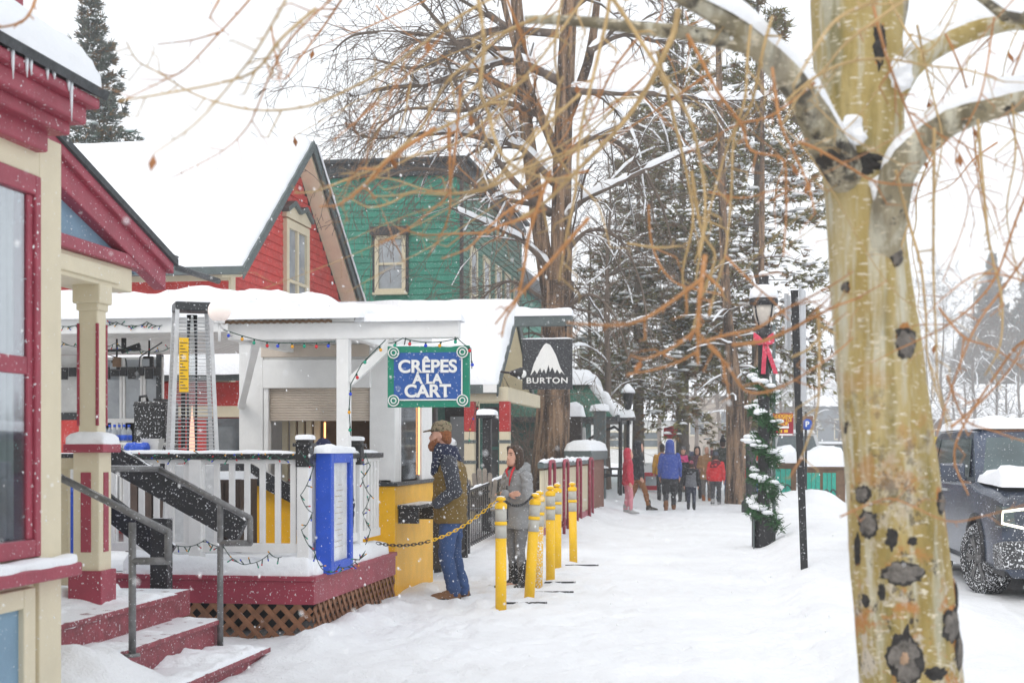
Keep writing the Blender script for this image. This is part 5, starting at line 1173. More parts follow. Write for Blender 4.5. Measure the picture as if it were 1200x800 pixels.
# ---------------- people further off
def ped(label, loc, face, h=1.72, top=('navy', (.02, .03, .09)), legs=('dark', (.02, .02, .022)), feet=('boot', (.12, .05, .02)), hat=None, hood=False, coat=.0, step=.18, arms=(.05, -.05), hair=(.05, .03, .02), bag=None, wide=1., yoke=None, sleeves=None, shortpants=None, facing=False, hold=False):
    s = h / 1.75; loc = Vector(loc) - V(0, 0, .03); t = thing('person', label, 'person', loc, face)
    st = step
    m = MB(); head(m, V(0, .03, 1.60), .95); m.cone2((0, 0, 1.40), .05, (0, .01, 1.52), .048, 8); torso(m, [(.88, .13, .09, 0, 0), (1.3, .14, .09, 0, 0), (1.40, .06, .05, 0, 0)], 12)
    for e in (-1, 1):
        ft = e * st; m.cone2((e * .09, 0, .88), .08, (e * .09, ft * .5 + .03, .48), .055, 8); m.cone2((e * .09, ft * .5 + .03, .48), .05, (e * .09, ft, .08), .038, 8)
        a = arms[0 if e < 0 else 1]; m.cone2((e * .17, 0, 1.36), .05, (e * .23, a * .4 - .03, 1.08), .042, 8); m.cone2((e * .23, a * .4 - .03, 1.08), .04, (e * (.1 if hold else .24), a + (.2 if hold else .05), 1.05 if hold else .84), .03, 8)
        hand(m, (e * (.1 if hold else .24), a + (.2 if hold else .05), 1.05 if hold else .84), (0, .35, -.9), (-e, 0, 0), 1.0, .5)
    b = weld(m, 'body', M['skin'], t, .014, 1)
    if facing:
        for e in (-1, 1): m = MB(); m.ball(V(e * .031, .113, 1.608), .011, 6); m.build('eye', M['eye'], b, local=True)
    hem = .82 - coat; m = MB()
    torso(m, [(hem, .20 * wide, .15, 0, 0), (hem + .06, .205 * wide, .16, 0, 0), (1.05, .19 * wide, .145, 0, 0), (1.30, .20 * wide, .14, 0, -.005), (1.40, .15, .11, 0, 0), (1.48, .09, .085, 0, .01)], 16)
    ck = cloth(top[0] + '_cloth', top[1])
    j = weld(m, 'jacket', ck, t, .018, 2, .014, 9.)
    sk = cloth(sleeves[0] + '_cloth', sleeves[1]) if sleeves else ck
    for e in (-1, 1):
        a = arms[0 if e < 0 else 1]; m = MB(); m.ball((e * .18, 0, 1.36), .08, 10); m.cone2((e * .185, 0, 1.35), .078, (e * .24, a * .4 - .03, 1.08), .068, 10); m.cone2((e * .24, a * .4 - .03, 1.08), .066, (e * (.12 if hold else .245), a + (.18 if hold else .04), 1.05 if hold else .88), .052, 10); weld(m, 'sleeve', sk, j, .018, 1, .012, 12.)
    if yoke: m = MB(); torso(m, [(1.24, .208 * wide, .150, 0, -.003), (1.34, .19, .135, 0, -.003), (1.42, .15, .115, 0, 0), (1.47, .10, .09, 0, 0)], 16); weld(m, 'yoke', cloth(yoke[0] + '_cloth', yoke[1]), j, .018, 1, .008, 12.)
    lk = cloth(legs[0] + '_cloth', legs[1], var=.2); m = MB(); torso(m, [(.74, .16, .125, 0, 0), (.9, .165, .13, 0, 0), (.96, .15, .12, 0, 0)], 12)
    for e in (-1, 1): ft = e * st; m.cone2((e * .09, 0, .82), .098, (e * .095, ft * .5 + .03, .48), .072, 10); m.cone2((e * .095, ft * .5 + .03, .48), .070, (e * .095, ft, .13), .060, 10)
    weld(m, 'trousers', lk, t, .018, 1, .012, 11.)
    if shortpants:
        m = MB(); torso(m, [(.62, .185, .14, 0, 0), (.9, .18, .14, 0, 0)], 12)
        for e in (-1, 1): m.cone2((e * .095, e * st * .2, .72), .11, (e * .10, e * st * .5 + .02, .48), .10, 10)
        weld(m, 'shorts', cloth(shortpants[0] + '_cloth', shortpants[1]), t, .018, 1, .01, 11.)
    for e in (-1, 1):
        m = MB(); ft = e * st; shoe(m, (e * .095, ft - .05, 0), (0, 1, 0), .27, 1.1, .13); m.cone2((e * .095, ft, .1), .062, (e * .095, ft, .22), .062, 8); weld(m, 'boot', cloth(feet[0] + '_leather', feet[1]), t, .016, 1)
    if hood:
        hk = ck if hood is True else cloth(hood[0] + '_cloth', hood[1])
        m = MB(); m.rings([[V(cos(a) * rx, oy + sin(a) * ry, z) for a in [2 * pi * k / 16 for k in range(16)]] for z, rx, ry, oy in ((1.42, .12, .10, -.02), (1.50, .118, .105, -.02), (1.60, .116, .105, -.025), (1.69, .108, .105, -.02), (1.75, .07, .075, -.01), (1.765, .02, .02, 0))]); weld(m, 'hood', hk, j, .016, 2, .008, 14.)
    elif hat:
        m = MB(); m.rings([[V(cos(a) * rx, .02 + sin(a) * ry, z) for a in [2 * pi * k / 16 for k in range(16)]] for z, rx, ry in ((1.615, .084, .098), (1.66, .086, .10), (1.70, .078, .09), (1.735, .045, .05), (1.745, .01, .01))])
        if hat[2]: m.ball((0, .02, 1.775), .05, 10)
        weld(m, 'knit_hat', cloth(hat[0] + '_knit', hat[1], bump=.6), t, .013, 1, .006, 30.)
        m = MB(); m.rings([[V(cos(a) * rx, .0 + sin(a) * ry, z) for a in [2 * pi * k / 14 for k in range(14)]] for z, rx, ry in ((1.50, .06, .05), (1.56, .08, .075), (1.64, .08, .08))]); hc = mat('hair_%d' % int(hair[0] * 1000), hair, .6, .3, 20.); weld(m, 'hair', hc, t, .014, 1, .006, 25.)
    else:
        m = MB(); m.rings([[V(cos(a) * rx, oy + sin(a) * ry, z) for a in [2 * pi * k / 14 for k in range(14)]] for z, rx, ry, oy in ((1.50, .06, .05, -.03), (1.58, .082, .075, -.03), (1.66, .080, .09, -.005), (1.72, .05, .06, 0), (1.735, .01, .01, 0))]); hc = mat('hair_%d' % int(hair[0] * 1000), hair, .6, .3, 20.); weld(m, 'hair', hc, t, .014, 1, .006, 25.)
    if bag:
        m = MB(); m.rings([[V(cos(a) * r, -.17 + sin(a) * r * .5, z) for a in [2 * pi * k / 12 for k in range(12)]] for z, r in ((1.02, .1), (1.05, .14), (1.3, .14), (1.38, .08))]); weld(m, 'backpack', cloth(bag[0] + '_cloth', bag[1]), t, .018, 1, .008, 12.)
    t.scale = (s, s, s)
    return t
def pg(px, py): p = PG(px, py, 0); D = dep(p.x, p.y); p.z = gz(p.x, p.y); p = PG(px, py, p.z); p.z = gz(p.x, p.y); return p
BL = ('royal_blue', (.045, .085, .36)); BK = ('black', (.014, .014, .016)); CH = ('charcoal', (.05, .05, .055))
ped('person in hooded royal blue parka and dark shorts over leggings, walking away', pg(785, 597), .05, 1.82, BL, ('dark_leggings', (.03, .03, .034)), ('tan', (.20, .085, .03)), hood=True, coat=.02, step=.16, arms=(.06, .16), shortpants=('dark_shorts', (.022, .022, .025)), wide=1.12)
ped('child in grey vest jacket with black sleeves and a pink knit hat, walking away', pg(810, 597), .0, 1.30, ('grey', (.16, .165, .18)), ('snow_navy', (.03, .035, .06)), ('black', (.02, .02, .02)), ('pink', (.34, .08, .12), False), step=.04, sleeves=BK, yoke=BK, wide=1.05)
ped('young person in bright red jacket with dark red yoke and navy knit hat, walking away', pg(839, 592), -.05, 1.58, ('bright_red', (.62, .02, .025)), ('dark_grey', (.06, .06, .065)), ('pale', (.4, .4, .4)), ('navy_grey', (.07, .085, .12), False), step=.12, yoke=('dark_red', (.13, .012, .02)), wide=1.05)
ped('tall adult in dark olive coat and black pompom hat, beside the red-jacketed youngster', pg(847, 587), -.1, 1.95, ('dark_olive', (.035, .04, .032)), ('blue_denim', (.04, .08, .2)), ('black', (.02, .02, .02)), ('black_pom', (.012, .012, .014), True), step=.14, coat=.05, wide=1.2)
ped('person in black jacket and bright pink scarf coming this way', pg(801, 586), pi - .1, 1.68, BK, ('dark', (.02, .02, .024)), ('black', (.02, .02, .02)), ('grey_knit', (.12, .12, .13), False), step=.1, facing=True, yoke=('hot_pink', (.6, .05, .2)))
ped('person with black hood and patterned jacket facing the camera between the walkers', pg(817, 583), pi, 1.66, ('plum_print', (.11, .05, .07)), ('dark', (.02, .02, .024)), ('black', (.02, .02, .02)), hood=BK, step=.06, facing=True, hold=True)
ped('woman in long tan coat with white fur hood, coming this way', pg(828, 586), pi + .1, 1.72, ('tan', (.36, .20, .09)), ('grey_check', (.17, .15, .14)), ('orange_boot', (.34, .12, .03)), hood=('white_fur', (.7, .66, .6)), coat=.12, step=.08, facing=True, hold=True)
ped('person in mustard yellow jacket mostly hidden behind the blue parka', pg(776, 585), .1, 1.72, ('mustard', (.55, .27, .015)), ('dark', (.02, .02, .024)), ('black', (.02, .02, .02)), ('black_knit', (.02, .02, .02), False), step=.1)
ped('child in hooded red coat and pale pink trousers by the dark railing', pg(736, 588), -1.3, 1.52, ('raspberry', (.50, .03, .06)), ('pale_pink', (.62, .24, .28)), ('pale', (.4, .4, .4)), hood=True, coat=.05, step=.05)
ped('adult in black coat and rust brown trousers striding along the far walk', pg(748, 588), -1.2, 1.72, ('black_coat', (.02, .022, .028)), ('rust', (.23, .09, .025)), ('dark_boot', (.04, .03, .02)), hood=True, step=.24, coat=.05)
ped('person in red jacket and blue trousers half hidden behind the pine trunk post', pg(886, 588), .2, 1.6, ('tomato', (.5, .04, .03)), ('mid_blue', (.04, .12, .4)), ('dark_boot', (.04, .03, .02)), ('dark_knit', (.02, .02, .03), False), step=.05)
for i, (px, py, c, n) in enumerate(((806, 566, (.05, .06, .12), 'navy'), (834, 564, (.10, .03, .04), 'wine'))):
    ped('distant walker in %s coat far up the snowy walk' % ('dark %s' % n), pg(px, py), [0, pi, .3, -.2][i], 1.72, ('distant_' + n, c), ('dark', (.02, .02, .024)), ('black', (.02, .02, .02)), ('distant_hat', (.05, .05, .06), False), step=.15)
# customer seen through the stand's hatch
pb = PD(379, 545, 13.75)
pp = ped('seated customer in navy knit hat seen above the deck railing', (pb.x, pb.y, .5), .3, 1.72, ('navy_coat', (.015, .02, .05)), ('dark', (.02, .02, .024)), ('black', (.02, .02, .02)), ('navy_stripe', (.014, .02, .07), False), step=.02)
pp.location.z = .50 - (1.74 * .98 - 1.19) 
# ================================================================ street lamp with garland and bow
lp = PG(895, 634, .1); LX, LY = lp.x, lp.y; lz = gz(LX, LY) - .05
LD = dep(LX, LY); K = LD / FPX
def lzp(py): return Zat(py, LD)
lamp = thing('street_lamp', 'black street lamp wound with snowy evergreen garland and a red bow', 'street lamp', (LX, LY, lz))
m = MB(); m.lathe([(.19, lz), (.19, lz + .5), (.16, lz + .56), (.12, lz + .62), (.095, lz + .75), (.09, lzp(404)), (.12, lzp(402)), (.14, lzp(394)), (.13, lzp(385)), (.10, lzp(384))], (LX, LY, 0), 16); m.build('post', M['black'], lamp)
m = MB()
for a in range(4):
    q_ = pi / 4 + a * pi / 2
    m.tube([(LX + r * cos(q_), LY + r * sin(q_), z) for r, z in ((.10, lzp(383)), (.165, lzp(370)), (.20, lzp(357)))], .014, 6)
m.lathe([(.215, lzp(358)), (.23, lzp(355)), (.23, lzp(351)), (.2, lzp(350))], (LX, LY, 0), 24); m.lathe([(.11, lzp(384)), (.12, lzp(382.5)), (.05, lzp(381))], (LX, LY, 0), 16); lc = m.build('lantern_frame', M['black'], lamp)
m = MB(); m.lathe([(.10, lzp(382.5)), (.155, lzp(370)), (.19, lzp(358.3)), (.1, lzp(358))], (LX, LY, 0), 24); m.build('lamp_glass', mat('lamp_glass', (.55, .50, .44), .25, .15, 8.), lc)
m = MB(); m.lathe([(.225, lzp(350)), (.20, lzp(343)), (.13, lzp(336)), (.09, lzp(335.5)), (.095, lzp(333)), (.075, lzp(331)), (.08, lzp(326)), (.09, lzp(324)), (.05, lzp(322))], (LX, LY, 0), 22); hd = m.build('lamp_hood', M['black'], lamp)
m = MB(); m.lathe([(.225, lzp(350)), (.235, lzp(348)), (.215, lzp(340)), (.15, lzp(335)), (.08, lzp(333.5))], (LX, LY, 0), 22); m.ball((LX, LY, lzp(321.5)), .085, 12, 1, 1, .7); m.build('lamp_snow', SNOW, lamp)
rr = random.Random(11); gm = MB(); gs = MB(); gr = MB(); t0, t1 = lz + .34, lzp(424); N_ = 230
for i in range(N_):
    f = i / N_; z = t0 + (t1 - t0) * f; a = -f * 2 * pi * 5.2 + 1.2; rad = .165 - .035 * f
    sg = (.115 - .03 * f) * (1 + .25 * sin(i * .9))
    c = V(LX + rad * cos(a), LY + rad * sin(a), z)
    for _ in range(9): tuft(gm, c + V(rr.gauss(0, .05), rr.gauss(0, .05), rr.gauss(0, .05)) * (1.3 - .5 * f), sg, 4, rr, .016)
    if rr.random() < .42: gs.ball(c + V(rr.gauss(0, .04) + .05 * cos(a), rr.gauss(0, .03) - .04, sg * .62), rr.uniform(.035, .085), 8, 1.3, 1, .55)
ga = gm.build('garland', M['garland'], lamp); gs.build('garland_snow', SNOW, ga)
bz = lzp(402); bw_ = MB()
for s in (-1, 1):
    bw_.rings([[V(LX + .0 + s * u, LY - .14 - dd, bz + zz + w3) for w3, dd in ((-h2_, 0), (h2_, 0), (h2_, .03), (-h2_, .03))] for u, zz, h2_ in ((.0, 0, .022), (.075, .035, .075), (.155, .075, .09), (.165, .075, .085))], smooth=False)
bw_.ball((LX, LY - .16, bz), .035, 8)
for s, l in ((-.03, .50), (.17, .50)): bw_.rings([[V(LX + .02 + s * f + dx, LY - .15 - .03 * sin(f * 5), bz - l * f) for dx in (-.035, .035)] + [V(LX + .02 + s * f + dx, LY - .14 - .03 * sin(f * 5), bz - l * f) for dx in (.035, -.035)] for f in (0, .25, .5, .75, 1)], smooth=False)
bw_.build('ribbon_bow', mat('red_ribbon', (.62, .05, .10), .5, .15, 8., dust=.8), lamp)
m = MB(); m.box(LX - .17, LX - .15, LY - .25, LY + .1, lz + .0, lz + .5); m.build('base_plate', M['trimgrey'], lamp)

# sign post with two boards seen edge-on from behind
p = PG(943, 681, .0); SXp, SYp = p.x, p.y; zg = gz(SXp, SYp)
p1_ = PD(943, 680, dep(SXp, SYp)); tp = PD(931, 340, dep(SXp, SYp))
sp = thing('sign_post', 'tall black square sign post leaning slightly, with two pale boards seen edge on', 'sign post', (SXp, SYp, zg - .1))
m = MB(); m.bar((SXp, SYp, zg - .15), tp, .085, .085, up=(0, 1, 0)); m.build('post', M['black'], sp, bevel=.006)
for (pxa, pxb, pya, pyb, dy) in ((937, 947, 337, 470, .5), (920, 929, 343, 408, -.02)):
    a = PD(pxa, pya, dep(SXp, SYp) - .05); b = PD(pxb, pyb, dep(SXp, SYp) - .05)
    m = MB(); x0_, x1_ = sorted((a.x, b.x)); m.hexa([(x0_, SYp - .05, b.z), (x0_ + .03, SYp - .06, b.z), (x1_, SYp + .30, b.z), (x1_ - .03, SYp + .31, b.z), (x0_ - .01, SYp - .05, a.z), (x0_ + .02, SYp - .06, a.z), (x1_ - .01, SYp + .30, a.z), (x1_ - .04, SYp + .31, a.z)]); m.build('sign_board', mat('pale_sign_back', (.46, .47, .49), .35, .08, 5., metal=.3, dust=.6), sp, bevel=.006)
m = MB(); snow_box(m, tp.x - .05, tp.x + .05, tp.y - .05, tp.y + .05, tp.z, .03, .03, 1., .3, 6, 6); m.build('post_snow', SNOW, sp)

# shuttle sign on a thin post
D_ = 30.; a, b = PD(905, 484, D_), PD(925, 510.5, D_)
ss = thing('shuttle_sign', 'maroon sign with yellow words LODGING SHUTTLE STOP on a slim grey post', 'sign', (a.x - .04, a.y, 0))
m = MB(); m.tube([PD(907, 600, D_), PD(907, 380, D_)], .035, 8); m.build('post', M['trimgrey'], ss)
cs_ = (b - a); m = MB(); m.box(a.x + .01, b.x + .08, a.y - .07, a.y - .05, b.z, a.z); m.build('sign_board', mat('shuttle_maroon', (.30, .012, .03), .5, .1, dust=.2), ss, bevel=.004)
yl_ = mat('sign_yellow', (.85, .5, .03), .5, .05); cxx = (a.x + b.x + .09) / 2; hh = a.z - b.z
for s_, f, z_ in (('LODGING', .87, .098), ('SHUTTLE', .70, .098), ('STOP', .53, .098)): text(s_, z_, (cxx, a.y - .074, b.z + hh * f), (pi / 2, 0, 0), yl_, ss, 'lettering', .002, .003, sx=.9)
m = MB(); m.box(cxx - .12, cxx + .12, a.y - .076, a.y - .072, b.z + hh * .33, b.z + hh * .43); m.box(cxx - .2, cxx + .2, a.y - .076, a.y - .072, b.z + .01, b.z + hh * .09); m.build('white_strip', M['letter'], ss)
text('LR', .09, (cxx, a.y - .074, b.z + hh * .21), (pi / 2, 0, 0), yl_, ss, 'lettering', .002, .004) if False else None
m = MB()
for dx in (-.06, .06): m.box(cxx + dx - .04, cxx + dx + .04, a.y - .076, a.y - .072, b.z + hh * .15, b.z + hh * .27)
m.build('yellow_pictogram', yl_, ss)
D_ = 34.; c = PD(946, 497, D_); ps = thing('parking_sign', 'small round blue parking sign with a white letter P above the planters', 'sign', (c.x, c.y, 0))
m = MB(); m.tube([(c.x - .03, c.y + .04, 0), (c.x - .03, c.y + .04, c.z + .3)], .03, 8); m.build('post', M['black'], ps)
m = MB(); m.box(c.x - .2, c.x + .14, c.y, c.y + .02, c.z - .13, c.z + .2); m.build('sign_board', mat('brown_sign', (.22, .12, .08), .6), ps)
m = MB(); m.rings([[V(c.x + r * cos(2 * pi * k / 20), c.y - d2, c.z + r * sin(2 * pi * k / 20)) for k in range(20)] for r, d2 in ((.13, .0), (.13, .02))]); m.build('disc', mat('parking_blue', (.02, .10, .5), .4), ps)
text('P', .18, (c.x, c.y - .024, c.z), (pi / 2, 0, 0), M['letter'], ps, 'lettering', .002, .006)
# yellow-green warning board by the road and the red banner over the walk
D_ = 40.; a, b = PD(1087, 512, D_), PD(1101, 545, D_); hv = thing('warning_board', 'fluorescent yellow warning board on a stand beside the parked cars', 'sign', (a.x, a.y, .1))
m = MB(); m.box(a.x, b.x, a.y, a.y + .03, b.z, a.z); m.build('board', mat('fluorescent_yellow', (.75, .85, .02), .5, .1), hv); m = MB(); m.box(a.x + .08, b.x - .08, a.y - .01, a.y, b.z + .15, a.z - .3); m.build('panel', M['letter'], hv)
for x in (a.x + .04, b.x - .04): m = MB(); m.tube([(x, a.y + .05, 0), (x, a.y + .05, b.z + .05)], .02, 6); m.build('leg', M['trimgrey'], hv)
D_ = 47.; a, b = PD(778, 497, D_), PD(794, 514, D_); rb = thing('red_banner', 'bright red banner on a pole above the walkers, snow across it', 'banner', (b.x, b.y, .2))
m = MB(); m.tube([(b.x + .02, b.y, .2), (b.x + .02, b.y, a.z + .1)], .03, 8); m.build('pole', M['black'], rb)
m = MB(); nn_ = 8
A = [V(a.x + (b.x - a.x) * i / nn_, a.y + .05 * sin(i), b.z) for i in range(nn_ + 1)]; B = [V(p.x, p.y, a.z - .12 * (nn_ - i) / nn_) for i, p in enumerate(A)]
m.quadstrip(A, B, True); m.build('cloth', mat('banner_red', (.62, .03, .04), .7, .15, 6., dust=.3), rb, solid=.015)
m = MB()
for k in range(3): m.box(a.x + .12, b.x - .08, a.y - .08, a.y - .06, b.z + .11 + k * .11, b.z + .15 + k * .11)
m.build('dark_writing', M['maroon'], rb)
D_ = 46.; c = PD(763, 556, D_); c.z = gz(c.x, c.y); kb = thing('red_sled', 'small red and pale blue sled heaped with snow by the far walk', 'sled', c)
m = MB(); m.rings([[c + V(sx * w3, sy * w3 * 1.3, z) for sx, sy in ((-1, -1), (1, -1), (1, 1), (-1, 1))] for w3, z in ((.28, .05), (.36, .62), (.33, .62), (.26, .1))]); m.build('tub', mat('sled_red', (.55, .03, .05), .5, .1), kb, bevel=.03)
m = MB(); snow_box(m, c.x - .36, c.x + .36, c.y - .45, c.y + .45, c.z + .58, .35, .3, 3.); m.build('sled_snow', SNOW, kb); m = MB(); m.box(c.x - .15, c.x + .2, c.y - .5, c.y - .47, c.z + .2, c.z + .5); m.build('blue_patch', M['paleglass'], kb)

# planters behind the bank
M['teal_board'] = mat('turquoise_paint', (.02, .36, .27), .55, .15, 5., .05, 40, dust=.3)
def planter(pxa, pxb, D, zt, label, ntb, zb=-.1):
    a, b = PD(pxa, 540, D), PD(pxb, 540, D); y = a.y
    t = thing('planter_box', label, 'planter', ((a.x + b.x) / 2, y, 0), group='timber planters along the kerb')
    m = MB(); m.box(a.x, b.x, y, y + .9, zb, zt); m.build('box', M['brown'], t, bevel=.01)
    W = (b.x - a.x)
    for k in range(ntb):
        x0_ = a.x + .06 + k * (W * .78) / ntb; x1_ = x0_ + W * .78 / ntb - .06
        m = MB()
        for j in range(3): u0, u1 = x0_ + (x1_ - x0_) * j / 3, x0_ + (x1_ - x0_) * (j + 1) / 3 - .012; m.box(u0, u1, y - .03, y - .005, zb, zt - .1)
        m.build('panel', M['teal_board'], t)
        m = MB(); m.tube([(x0_ + (x1_ - x0_) * q / 10, y - .04, zt - .62 + .10 * abs(sin(q * pi / 5))) for q in range(11)], .018, 6); m.build('scroll', M['darktrim'], t)
    m = MB(); m.box(a.x - .05, b.x + .05, y - .06, y + .95, zt, zt + .06); m.build('rim', M['brown'], t, bevel=.01)
    m = MB(); snow_box(m, a.x - .08, b.x + .08, y - .08, y + .98, zt + .06, .5, .4, pxa, .3); m.build('snow_cap', SNOW, t)
planter(943, 990, 36, 1.08, 'timber planter with two turquoise panels and a deep snow cap', 2)
planter(906, 933, 38, 1.15, 'timber planter with one turquoise panel, half hidden behind the garlanded lamp', 1)

# ================================================================ vehicles
def wheel(t, x, y, r, w3, side, spokes=6, steer=0.):
    m = MB(); m.rings([[V(x + side * dx, y + rr_ * cos(2 * pi * k / 28), r + rr_ * sin(2 * pi * k / 28)) for k in range(28)] for dx, rr_ in ((-w3 / 2, r * .6), (-w3 / 2, r * .93), (-w3 * .36, r), (w3 * .36, r), (w3 / 2, r * .93), (w3 / 2, r * .70), (w3 * .4, r * .68))]); wh = m.build('wheel', M['rubber'], t, local=True)
    m = MB(); m.rings([[V(x + side * dx, y + rr_ * cos(2 * pi * k / 28), r + rr_ * sin(2 * pi * k / 28)) for k in range(28)] for dx, rr_ in ((w3 * .05, .01), (w3 * .05, r * .66), (w3 * .46, r * .70), (w3 * .47, r * .66), (w3 * .2, r * .62))], cap=False); m.build('rim', M['darktrim'], wh, local=True)
    m = MB()
    for k in range(spokes):
        for o_ in (-.10, .10):
            a = 2 * pi * k / spokes; b = a + o_; m.bar((x + side * w3 * .40, y + r * .12 * cos(a), r + r * .12 * sin(a)), (x + side * w3 * .40, y + r * .66 * cos(b), r + r * .66 * sin(b)), .03, .025, up=(1, 0, 0))
    m.rings([[V(x + side * dx, y + rr_ * cos(2 * pi * k / 14), r + rr_ * sin(2 * pi * k / 14)) for k in range(14)] for dx, rr_ in ((w3 * .3, r * .17), (w3 * .44, r * .16), (w3 * .44, .005))]); m.build('spokes', M['pipe'], wh, local=True)
    if steer:
        Mx = Matrix.Translation((x, y, r)) @ Matrix.Rotation(steer, 4, 'Z') @ Matrix.Translation((-x, -y, -r))
        for o in [wh] + list(wh.children): o.data.transform(Mx)
    return wh
def vehicle(name, label, cat, loc, rz, L, W, H, paint, hood=.22, wsb=.30, wst=.42, rear=.97, belt=.58, clear=.25, r=.38, snowk=1., detail=True, frontdark=True, boxy=.8, steer=0., mir=1.):
    """front end at local -Y; section loft for the body, greenhouse above, wheel wells cut out"""
    t = thing(name, label, cat, loc, rz); hw = W / 2; y0 = -L / 2
    zb_ = belt * H; zh = zb_ - .03; me = MB(); R = []
    def sec(y, wb, zbot, zsh, ztop, wt):
        pts = [(-wb * .86, zbot), (-wb, zbot + .12), (-wb * 1.0, zsh * .72), (-wb * .985, zsh - .05), (-wt, ztop - .025), (-wt * .5, ztop)]
        pts = pts + [(-x, z) for x, z in reversed(pts)]
        return [V(x, y, z) for x, z in pts]
    st = [(0.0, .80, .32, zh * .80, zh * .86, .55), (.012, .92, .27, zh * .90, zh * .955, .80), (.06, .985, clear, zh * .95, zh * .985, .86), (hood, 1., clear, zh * .985, zh + .01, .90), (wsb, 1., clear, zb_, zb_ + .02, .93), (.6, 1., clear, zb_, zb_ + .01, .93), (.92, 1., clear, zb_, zb_ + .01, .93), (.985, .97, clear + .05, zb_, zb_, .9), (1., .88, clear + .12, zb_ - .04, zb_ - .02, .8)]
    me.rings([sec(y0 + f * L, wb * hw, zl, zs, zt, wt * hw) for f, wb, zl, zs, zt, wt in st], True, True, True)
    body = me.build('body', paint, t, local=True)
    yf, yr = y0 + L * (.02 + r * 1.35 / L + .085), y0 + L * .79
    for y in (yf, yr):
        m = MB(); m.rings([[V(x, y + r * 1.16 * cos(2 * pi * k / 24), r + r * 1.16 * sin(2 * pi * k / 24)) for k in range(24)] for x in (-hw - .2, hw + .2)], smooth=False)
        c_ = m.build('cutter', paint, None); c_.matrix_world = Matrix.Translation(loc) @ Matrix.Rotation(rz, 4, 'Z')
        bo = body.modifiers.new('well', 'BOOLEAN'); bo.object = c_; bo.solver = 'EXACT'
    dg = bpy.context.evaluated_depsgraph_get(); dg.update(); nm = bpy.data.meshes.new_from_object(body.evaluated_get(dg)); body.modifiers.clear(); body.data = nm
    for o in [o for o in SC.objects if o.name.startswith('cutter')]: bpy.data.objects.remove(o)
    for p in nm.polygons: p.use_smooth = True
    k = body.modifiers.new('edge', 'EDGE_SPLIT'); k.split_angle = radians(32)
    m = MB(); m.box(-hw + .12, hw - .12, y0 + .15, y0 + L - .15, clear - .02, zh * .8); m.build('underbody', M['black'], t, local=True)
    zr = H - .03; g = MB()
    def gs_(y, w0, z0, w1, z1): return [V(-w0, y, z0), V(-w1, y, z1 - .05), V(-w1 * .86, y, z1), V(w1 * .86, y, z1), V(w1, y, z1 - .05), V(w0, y, z0)]
    wg = hw * .93; wr = hw * (.70 + .1 * boxy)
    ra = [gs_(y0 + wsb * L, wg, zb_ - .02, wg * .97, zb_ + .02), gs_(y0 + wst * L, wg, zb_ - .02, wr, zr), gs_(y0 + (wst + .12) * L, wg, zb_ - .02, wr, zr + .03), gs_(y0 + (rear - .12) * L, wg, zb_ - .02, wr, zr + .01), gs_(y0 + (rear - .03) * L, wg, zb_ - .02, wr * .98, zr - .05), gs_(y0 + rear * L, wg, zb_ - .02, wg * .95, zb_ + .03)]
    g.rings(ra, True, True, False); g.build('cabin', paint, t, local=True, bevel=.03)
    # glass: windscreen and side windows stand 4 mm proud
    def lerp(a, b, f): return a + (b - a) * f
    a0, a1 = y0 + wsb * L, y0 + wst * L; dz = zr - zb_; n_ = V(0, -dz, a1 - a0).normalized() * .012
    def wsp(u, v): y = lerp(a0, a1, v); z = lerp(zb_ + .02, zr - .02, v); w_ = lerp(wg * .93, wr * .86, v); return V(u * w_, y, z) + n_
    m = MB(); m.prism([wsp(-.95, .06), wsp(.95, .06), wsp(.94, .90), wsp(-.94, .90)], n_ * -.5); m.build('windscreen', M['carglass'], t, local=True)
    for s in (-1, 1):
        def sp_(f, v):
            y = y0 + f * L; w_ = lerp(wg, wr, v); return V(s * (w_ + .006), y, lerp(zb_, zr - .05, v))
        segs = [(wsb + .055, wst + .0, wst + .16, wst + .16), (wst + .175, wst + .175, rear - .17, rear - .17), (rear - .155, rear - .155, rear - .05, rear - .075)]
        for q, (fa, fb, fc, fd) in enumerate(segs):
            if fc - fa < .03: continue
            m = MB(); m.prism([sp_(fa, .10), sp_(fc, .10), sp_(fd, .88), sp_(fb, .88)], (s * .006, 0, 0)); m.build('side_window', M['carglass'], t, local=True)
        m = MB(); m.cbox((s * (hw + .12), y0 + (wsb + .05) * L, zb_ + .11), .20 * mir, .10 * mir, .15 * mir, s * .15); m.bar((s * (hw - .05), y0 + (wsb + .05) * L, zb_ + .02), (s * (hw + .06), y0 + (wsb + .05) * L, zb_ + .06), .05, .05); m.build('wing_mirror', paint, t, local=True, bevel=.03)
        for y in (yf, yr): wheel(t, s * (hw - .13), y, r, .26, s, steer=steer if y == yf else 0.)
        for y in (yf, yr): m = MB(); m.tube([(s * (hw - .0), y + r * 1.2 * cos(a), r + r * 1.2 * sin(a)) for a in [pi * k / 16 for k in range(17)]], .03, 6); m.build('arch_trim', M['black'], t, local=True)
        if detail:
            m = MB(); m.box(s * hw * .995, s * (hw + .03), yf + r * 1.4, yr - r * 1.4, clear - .02, clear + .06); m.build('running_board', M['steel'], t, local=True)
            for f in (wst + .13, wst + .34): m = MB(); m.box(s * hw * .99, s * (hw + .025), y0 + f * L, y0 + f * L + .18, zb_ - .14, zb_ - .11); m.build('door_handle', M['steel'], t, local=True)
    # front end
    m = MB(); m.box(-hw * .62, hw * .62, y0 - .025, y0 + .08, zh * .60, zh * .86); gr_ = m.build('grille', M['black'], t, local=True, bevel=.015)
    m = MB()
    for k in range(4): m.box(-hw * .6, hw * .6, y0 - .032, y0 - .02, zh * (.64 + k * .055), zh * (.655 + k * .055))
    m.build('grille_bar', M['steel'], gr_, local=True)
